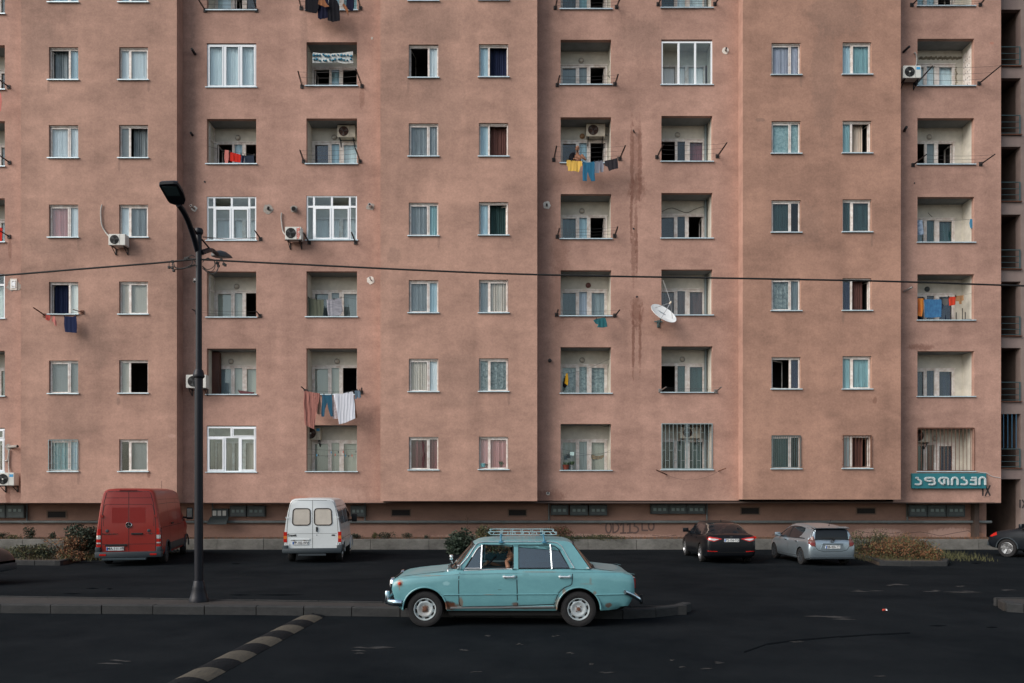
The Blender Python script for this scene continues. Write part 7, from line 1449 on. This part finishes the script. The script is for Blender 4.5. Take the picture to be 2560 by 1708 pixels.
# wheels
for x in (-1.374, 1.052):
    for s in (-1, 1):
        c = Vector((x, s*.70, .282)); ax = Vector((0, s, 0)); h = .078; r = .282; rim_r = .176
        w_ = MB(); w_.lathe(c, ax, [(-h*.9, rim_r), (-h, r*.8), (-h*.9, r*.95), (-h*.6, r), (h*.6, r), (h*.88, r*.965), (h, r*.86), (h*1.02, r*.75), (h*.92, rim_r*1.06), (h*.8, rim_r*.99)], 56, False); wo = w_.build('wheel', m_tyre, car, True, 30)
        m = MB(); m.lathe(c, ax, [(h*.5, rim_r*.90), (h*.93, rim_r*1.0), (h*1.0, rim_r*1.0), (h*1.0, rim_r*.95), (h*.80, rim_r*.90), (h*.45, rim_r*.86), (h*.40, rim_r*.80), (h*.66, rim_r*.74), (h*.72, rim_r*.68), (h*.70, rim_r*.56), (h*.52, rim_r*.44), (h*.50, rim_r*.26), (h*.58, rim_r*.16), (h*.58, .001)], 56)
        ro = m.build('rim', masked('worn_silver_rim' + ('_front' if x < 0 else '_rear'), (.52, .58, .60), (.36, .42, .44), [(x, .282, .055 if x < 0 else .03, .055 if x < 0 else .03, .95, (.07, .03, .02)), (x-.02, .25, .10, .10, .35 if x < 0 else .12, BRN)], rough=.4, scale=6, grain=.05, bump=0, metal=.35, nscale=22, sharp=.6) if ('worn_silver_rim' + ('_front' if x < 0 else '_rear')) not in MAT else MAT['worn_silver_rim' + ('_front' if x < 0 else '_rear')], wo, True, 40)
        sl_ = MB()
        for k in range(8):
            a = k*pi/4+.2; n_ = Vector((cos(a), 0, sin(a))); t_ = Vector((-sin(a), 0, cos(a))); q = c+ax*h*.43+n_*rim_r*.80; sl_.prism([q+t_*.030+n_*.010, q-t_*.030+n_*.010, q-t_*.026-n_*.014, q+t_*.026-n_*.014], ax*.022)
        sl_.build('rim_slots', m_under, ro); hb = MB(); hb.lathe(c, ax, [(h*.5, .030), (h*.80, .026), (h*.82, .001)], 16)
        for k in range(4): a = k*pi/2+.8; hb.lathe(c+Vector((cos(a), 0, sin(a)))*.049, ax, [(h*.48, .010), (h*.66, .009)], 8)
        hb.build('hub', m_rust, ro, True)
# lights, grille, bumpers ------------------------------------------------------------
for s in (-1, 1):
    mb = MB(); mb.lathe((-1.885, s*.60, .672), (-1, 0, 0), [(0, .10), (.025, .10), (.045, .092), (.05, .08)], 24); hl = mb.build('headlight', m_chrome, car, True); mb = MB(); mb.lathe((-1.93, s*.60, .672), (-1, 0, 0), [(0, .08), (.015, .06), (.022, .02)], 20); mb.build('headlight_glass', m_lampw, hl, True)
    mb = MB(); mb.lathe((lx_(999), s*.77, .690), (0, s, 0), [(0, .026), (.03, .026), (.042, .014)], 14); mb.build('side_indicator', mat('orange_red_lamp', (.50, .06, .03), .2), car, True)
    mb = MB(); mb.rbox(1.925, 1.965, s*.62-.05, s*.62+.07, .60, .755, .01); tl = mb.build('tail_light', m_lampr, car); mb = MB(); mb.rbox(1.92, 1.958, s*.62-.06, s*.62+.08, .758, .775, .005); mb.build('lamp_rim', m_chrome, tl)
mb = MB(); mb.rbox(-1.915, -1.885, -.50, .50, .58, .75, .01); gr_ = mb.build('radiator_grille', m_rubber, car); mb = MB(); [mb.box(-1.922, -1.916, -.50, .50, .59+i*.02, .596+i*.02) for i in range(8)]; mb.build('grille_bars', m_chrome, gr_)
mb = MB(); pth = smooth([(-1.72, -.815, .382), (-1.80, -.82, .388), (-1.90, -.79, .392), (-1.97, -.70, .40), (-2.0, -.3, .405), (-2.0, .3, .405), (-1.97, .70, .40), (-1.90, .79, .392), (-1.80, .82, .388), (-1.72, .815, .382)], 4)
k = 8; rows = [[p+Vector((0, 0, .05*sin(2*pi*i/k)))+(Vector((-.02, -.02 if p.y < 0 else .02, 0))*cos(2*pi*i/k)) for i in range(k)] for p in pth]; mb.add([p for r_ in rows for p in r_], [(j*k+i, j*k+(i+1) % k, (j+1)*k+(i+1) % k, (j+1)*k+i) for j in range(len(rows)-1) for i in range(k)]+[tuple(range(k)), tuple(range((len(rows)-1)*k, len(rows)*k))])
m_chb = mat('tarnished_chrome', (.42, .56, .66), .2, 1, var=.3, vs=6); mb.build('front_bumper', m_chb, car, True)
for s in (-1, 1): mb = MB(); mb.rbox(-2.07, -1.99, s*.36-.035, s*.36+.035, .30, .53, .03); mb.build('overrider', m_chb, car, True)
mb = MB(); pth = smooth([(1.775, -.835, .560), (1.87, -.83, .520), (1.98, -.78, .455), (2.06, -.60, .40), (2.10, 0, .37), (2.08, .6, .40), (2.0, .78, .44), (1.88, .83, .47)], 4)
rows = [[p+Vector((0, 0, .036*sin(2*pi*i/k)))+(Vector((.02, -.02 if p.y < 0 else .02, 0))*cos(2*pi*i/k)) for i in range(k)] for p in pth]; mb.add([p for r_ in rows for p in r_], [(j*k+i, j*k+(i+1) % k, (j+1)*k+(i+1) % k, (j+1)*k+i) for j in range(len(rows)-1) for i in range(k)]+[tuple(range(k)), tuple(range((len(rows)-1)*k, len(rows)*k))]); mb.build('rear_bumper', m_chb, car, True)
mb = MB(); mb.rbox(2.08, 2.13, -.42, -.34, .31, .47, .02); mb.build('overrider', m_rubber, car, True); mb = MB(); mb.tube(smooth([(1.45, -.55, .27), (1.6, -.5, .235), (1.75, -.5, .25), (1.85, -.5, .33)], 5), .02, 6); mb.build('exhaust', m_under, car, True)
mb = MB(); mb.box(-1.0, .9, -.68, .68, .17, .25); mb.box(-1.6, -1.1, -.4, .4, .18, .26); mb.box(1.2, 1.6, -.4, .4, .2, .27); mb.build('underbody', m_under, car)
# small chrome fittings: wipers, washer, aerial foot, far mirror
mb = MB(); mb.tube([(-1.0, -.55, .90), (-1.02, -.52, .95), (-.82, -.1, .99)], .008, 5); mb.tube([(-1.0, .05, .90), (-1.04, .1, .96), (-.86, .5, 1.0)], .008, 5); mb.build('wipers', m_rubber, car)
mb = MB(); mb.lathe((-1.015, -.68, .868), (0, 0, 1), [(0, .022), (.03, .018), (.04, .004)], 10); mb.tube([(-.815, -.76, .90), (-.825, -.80, .95), (-.83, -.80, .98)], .010, 6); mb.lathe((-.83, -.80, .975), (-1, 0, 0), [(0, .018), (.03, .012)], 8); mb.build('mirror_stump', m_chrome, car, True)
mb = MB(); mb.rbox(-1.10, -1.04, .70, .82, .93, 1.02, .015); mb.tube([(-1.05, .76, .86), (-1.07, .76, .94)], .01, 6); mb.build('far_mirror', m_chrome, car, True)
# roof rack ---------------------------------------------------------------------------
m_rack = mat('pale_blue_rack_paint', (.24, .40, .44), .5, var=.3, vs=14, col2=(.20, .25, .26)); mb = MB(); x0, x1 = -.365, .705; za, zb_ = 1.440, 1.488
rk = thing('roof_rack', None, None, (0, 0, 0), 0, None, world=False); bpy.data.objects.remove(rk)
for s in (-1, 1):
    y = s*.44; mb.tube(smooth([(x0+.03, y, za), (x0-.005, y, (za+zb_)/2), (x0+.03, y, zb_), ((x0+x1)/2, y, zb_), (x1-.03, y, zb_), (x1+.005, y, (za+zb_)/2), (x1-.03, y, za), ((x0+x1)/2, y, za), (x0+.03, y, za)], 5), .0075, 6)
    for i in range(5):
        xx = x0+.19+i*.172
        for a, b in ((-.03, .03), (.03, -.03)): mb.tube([(xx+a, y, za), (xx+a*.3, y, (za+zb_)/2), (xx+a, y, zb_)], .007, 5)
for i in range(9): xx = x0+.06+i*.119; mb.tube([(xx, -.44, za), (xx, 0, za+.004), (xx, .44, za)], .008, 5)
for xx in (x0+.0, x1): mb.tube([(xx, -.44, (za+zb_)/2), (xx, .44, (za+zb_)/2)], .008, 5)
rko = mb.build('roof_rack', m_rack, car, True); mb = MB()
for s in (-1, 1):
    for xx in (-.18, .51): mb.tube([(xx, s*.44, za), (xx, s*.575, za-.05), (xx+.01, s*.635, 1.345)], .014, 6); mb.rbox(xx-.03, xx+.04, s*.64-.012, s*.64+.012, 1.315, 1.345, .004)
mb.build('rack_leg', mat('blue_rack_clamp', (.06, .20, .30), .5, .3), rko, True)
# seats and wheel
m_seat = mat('dark_blue_grey_seat', (.025, .045, .06), .8)
for (x, y) in ((.16, -.36), (.16, .36)): mb = MB(); mb.rbox(x-.09, x+.06, y-.24, y+.24, .70, 1.16, .04); mb.build('front_seat', m_seat, car, True)
mb = MB(); mb.rbox(.86, 1.0, -.62, .62, .70, 1.08, .05); mb.build('rear_seat', m_seat, car, True)
mb = MB(); mb.tube([Vector((-.44, -.36, .92))+Vector((.55*cos(a*pi/12)*.33, sin(a*pi/12)*.19, .83*cos(a*pi/12)*.19)) for a in range(24)], .012, 6, closed=True); mb.tube([(-.62, -.36, .80), (-.44, -.36, .92)], .02, 6); mb.build('steering_wheel', m_rubber, car, True)
mb = MB(); mb.rbox(-.80, -.58, -.68, .68, .80, .925, .03); mb.build('dashboard', m_seat, car, True)
mb = MB(); mb.rbox(-.555, -.53, -.10, .08, 1.22, 1.27, .01); mb.build('rear_view_mirror', m_rubber, car)
# ================================================================== PEOPLE
def capsules(mb, chain, n=12):
    """tapered limb through (point, radius) list, closed with round ends"""
    pts = [Vector(p) for p, r in chain]; mb.tube(smooth(pts, 3) if len(pts) > 2 else pts, [None]) if False else None
    P2 = []; R2 = []
    for i in range(len(chain)-1):
        for k in range(4): t = k/4; P2.append(Vector(chain[i][0]).lerp(Vector(chain[i+1][0]), t)); R2.append(chain[i][1]*(1-t)+chain[i+1][1]*t)
    P2.append(Vector(chain[-1][0])); R2.append(chain[-1][1]); mb.tube(P2, R2, n)
    for p, r in chain: mb.ell(p, (r, r, r), n, 8)
def fuse(mb, name, m, parent, vox=.011, it=3):
    o = mb.build(name, m, parent, True, 180); md = o.modifiers.new('r', 'REMESH'); md.mode = 'VOXEL'; md.voxel_size = vox; md.use_smooth_shade = True; s = o.modifiers.new('s', 'SMOOTH'); s.iterations = it; s.factor = .5
    bpy.context.view_layer.update(); nm = bpy.data.meshes.new_from_object(o.evaluated_get(bpy.context.evaluated_depsgraph_get())); o.modifiers.clear(); o.data = nm
    for p in nm.polygons: p.use_smooth = True
    return o
def head(mb, c, yaw=0, pitch=0, s=1.0):
    rot = Matrix.Rotation(yaw, 3, 'Z')@Matrix.Rotation(pitch, 3, 'X'); E = lambda p, r: mb.ell(Vector(c)+rot@(Vector(p)*s), tuple(a*s for a in r), 14, 10, rot)
    E((0, .012, .03), (.076, .095, .095)); E((0, -.012, -.035), (.060, .078, .078)); E((0, -.045, -.085), (.036, .038, .03)); E((0, -.10, -.022), (.012, .022, .016)); E((0, -.09, 0), (.009, .016, .03)); E((0, -.083, -.058), (.026, .014, .008)); E((0, -.082, -.070), (.022, .013, .007)); E((0, -.078, .022), (.05, .018, .010))
    for q in (-1, 1): E((q*.078, .012, -.01), (.010, .02, .032)); E((q*.038, -.060, -.03), (.026, .03, .026))
    return rot
def hand(mb, w, d, up, sgn, curl=.5, s=1.0):
    """w wrist, d direction of the palm, up = back of the hand"""
    d = Vector(d).normalized(); up = Vector(up); up = (up-d*up.dot(d)).normalized(); sd = d.cross(up)*sgn; w = Vector(w)
    for k in range(4): q = w+d*.045*s+sd*(-.03+.02*k)*s; capsules(mb, [(w+sd*(-.015+.01*k)*s, .016*s), (q+d*.03*s, .014*s)], 8)
    for k, L_ in enumerate((.062, .075, .070, .055)):
        q = w+d*.085*s+sd*(-.032+.021*k)*s; a = curl; q1_ = q+(d*cos(a*.6)-up*sin(a*.6))*L_*.45*s; q2_ = q1_+(d*cos(a*1.4)-up*sin(a*1.4))*L_*.35*s; q3_ = q2_+(d*cos(a*2)-up*sin(a*2))*L_*.25*s; capsules(mb, [(q, .0095*s), (q1_, .009*s), (q2_, .0082*s), (q3_, .0072*s)], 8)
    q = w+d*.02*s-sd*.035*s; q1_ = q+(d*.6-sd*.6-up*.3).normalized()*.035*s; capsules(mb, [(q, .013*s), (q1_, .011*s), (q1_+(d*.9-sd*.2-up*.3).normalized()*.03*s, .009*s)], 8)
m_skin = mat('tanned_skin', (.36, .17, .10), .55, spec=.35, var=.12, vs=5); m_skin2 = mat('warm_skin', (.20, .10, .06), .55, spec=.35)
# man on the balcony: shirtless, bald, leaning at the rail with a dark shirt over one shoulder
YB = DR+.40; hc = P(1443.5, 372.5, YB); zf = PZ(408.5, DR)-1.0
t = thing('person', 'bald shirtless man standing at the balcony rail, dark shirt over one shoulder', 'person', (hc.x, YB, zf)); mb = MB(); sx, sy, sz = hc.x, YB, hc.z
rot = head(mb, hc, R(-12), R(14), 1.05)
capsules(mb, [((sx, sy+.05, sz-.13), .058), ((sx+.005, sy+.07, sz-.22), .065)])
mb.ell((sx+.0, sy+.07, sz-.34), (.19, .115, .14)); mb.ell((sx, sy+.07, sz-.50), (.165, .12, .17)); mb.ell((sx, sy+.06, sz-.66), (.165, .13, .16)); mb.ell((sx, sy+.08, sz-.82), (.165, .12, .13))
for q in (-1, 1):
    mb.ell((sx+q*.085, sy-.03, sz-.38), (.08, .045, .065))
    hip = Vector((sx+q*.09, sy+.08, sz-.90)); kn = Vector((sx+q*.10, sy+.05, (sz-.90+zf)/2+.03)); an = Vector((sx+q*.10, sy+.08, zf+.08)); capsules(mb, [(hip, .088), (kn, .058), (an, .042)]); mb.ell((an.x, an.y-.06, zf+.035), (.045, .12, .035))
sh = Vector((sx+.20, sy+.06, sz-.26)); el = Vector((sx+.36, sy-.02, sz-.42)); wr = Vector((sx+.20, sy-.20, sz-.48)); el = Vector((sx+.34, sy+.02, sz-.44)); capsules(mb, [(sh, .064), (el, .046), (wr, .03)]); hand(mb, wr, (-.8, -.1, .1), (0, -.5, .8), 1, .9)
sh = Vector((sx-.20, sy+.06, sz-.26)); el = Vector((sx-.30, sy-.01, sz-.47)); wr = Vector((sx-.10, sy-.22, sz-.50)); capsules(mb, [(sh, .064), (el, .046), (wr, .03)]); hand(mb, wr, (.9, -.1, .05), (0, -.5, .8), -1, .9)
fuse(mb, 'body', m_skin, t)
mb = MB(); rr_ = rot
for q in (-1, 1): mb.ell(hc+rot@Vector((q*.032, -.088, -.002)), (.012, .008, .006), 8, 6)
mb.build('eyes', m_ink, t, True); mb = MB()
for q in (-1, 1): mb.ell(hc+rot@Vector((q*.033, -.094, .022)), (.018, .006, .005), 8, 6)
mb.ell(hc+rot@Vector((0, -.088, -.098)), (.045, .026, .032)); mb.ell(hc+rot@Vector((0, -.103, -.048)), (.028, .01, .007)); mb.build('beard_and_brows', mat('black_hair', (.015, .012, .012), .8), t, True)
mb = MB(); c = Vector((sx-.22, sy-.05, sz-.40)); capsules(mb, [((sx-.17, sy+.03, sz-.20), .07), ((sx-.23, sy-.02, sz-.30), .11), ((sx-.25, sy-.06, sz-.44), .12), ((sx-.22, sy-.10, sz-.54), .09)]); fuse(mb, 'black_shirt', k_, t, .015)
mb = MB()
for q in (-1, 1): capsules(mb, [((sx+q*.085, sy+.08, sz-.86), .105), ((sx+q*.10, sy+.06, sz-1.15), .095)])
mb.ell((sx, sy+.08, sz-.86), (.18, .135, .08)); fuse(mb, 'shorts', rd, t, .015)
# driver of the blue car
Y0 = NEAR+.80-.36; dh = Vector((.02, Y0, 1.115)); t = thing('person', 'driver in dark clothes behind the open window of the blue car, cheek on hand', 'person', (.10, Y0, .45)); mb = MB()
head(mb, dh, R(-75), R(8), 1.0); capsules(mb, [((.07, Y0, 1.0), .052), ((.09, Y0, .95), .06)])
sh = Vector((.09, Y0-.18, .88)); el = Vector((-.06, Y0-.26, .93)); wr = Vector((-.09, Y0-.17, 1.015)); capsules(mb, [(el, .042), (wr, .028)]); hand(mb, wr, (.5, .25, .5), (-.6, -.5, .3), 1, 1.0)
wr2 = Vector((-.40, Y0+.14, .98)); capsules(mb, [((-.12, Y0+.22, .86), .04), (wr2, .028)]); hand(mb, wr2, (-.4, -.1, -.3), (-.2, 0, .9), 1, 1.3)
fuse(mb, 'body', m_skin2, t, .009, 2)
mb = MB(); mb.ell(dh+Vector((.025, 0, .055)), (.098, .088, .085), 14, 10); mb.ell(dh+Vector((.07, 0, -.01)), (.06, .08, .08), 14, 10); fuse(mb, 'hair', MAT['black_hair'], t, .01)
mb = MB(); mb.ell((.11, Y0, .76), (.14, .19, .20)); mb.ell((.10, Y0, .60), (.14, .17, .18)); capsules(mb, [((.10, Y0-.17, .90), .066), ((-.05, Y0-.25, .90), .05)]); capsules(mb, [((.10, Y0+.17, .90), .066), ((-.14, Y0+.22, .86), .05)])
for q in (-1, 1): capsules(mb, [((.05, Y0+q*.09, .50), .09), ((-.35, Y0+q*.10, .56), .065), ((-.55, Y0+q*.10, .35), .05)])
fuse(mb, 'dark_jumper', mat('black_wool', (.012, .014, .018), .95), t, .014)
mb = MB(); [mb.ell(dh+Matrix.Rotation(R(-75), 3, 'Z')@Vector((q*.032, -.082, .0)), (.008, .008, .006), 8, 6) for q in (-1, 1)]; mb.build('eyes', m_ink, t, True)
# every top-level label in one place is checked by hand; last: drop unused stuff
for o in list(S.objects):
    if o.type == 'MESH' and not o.data.polygons: bpy.data.objects.remove(o)
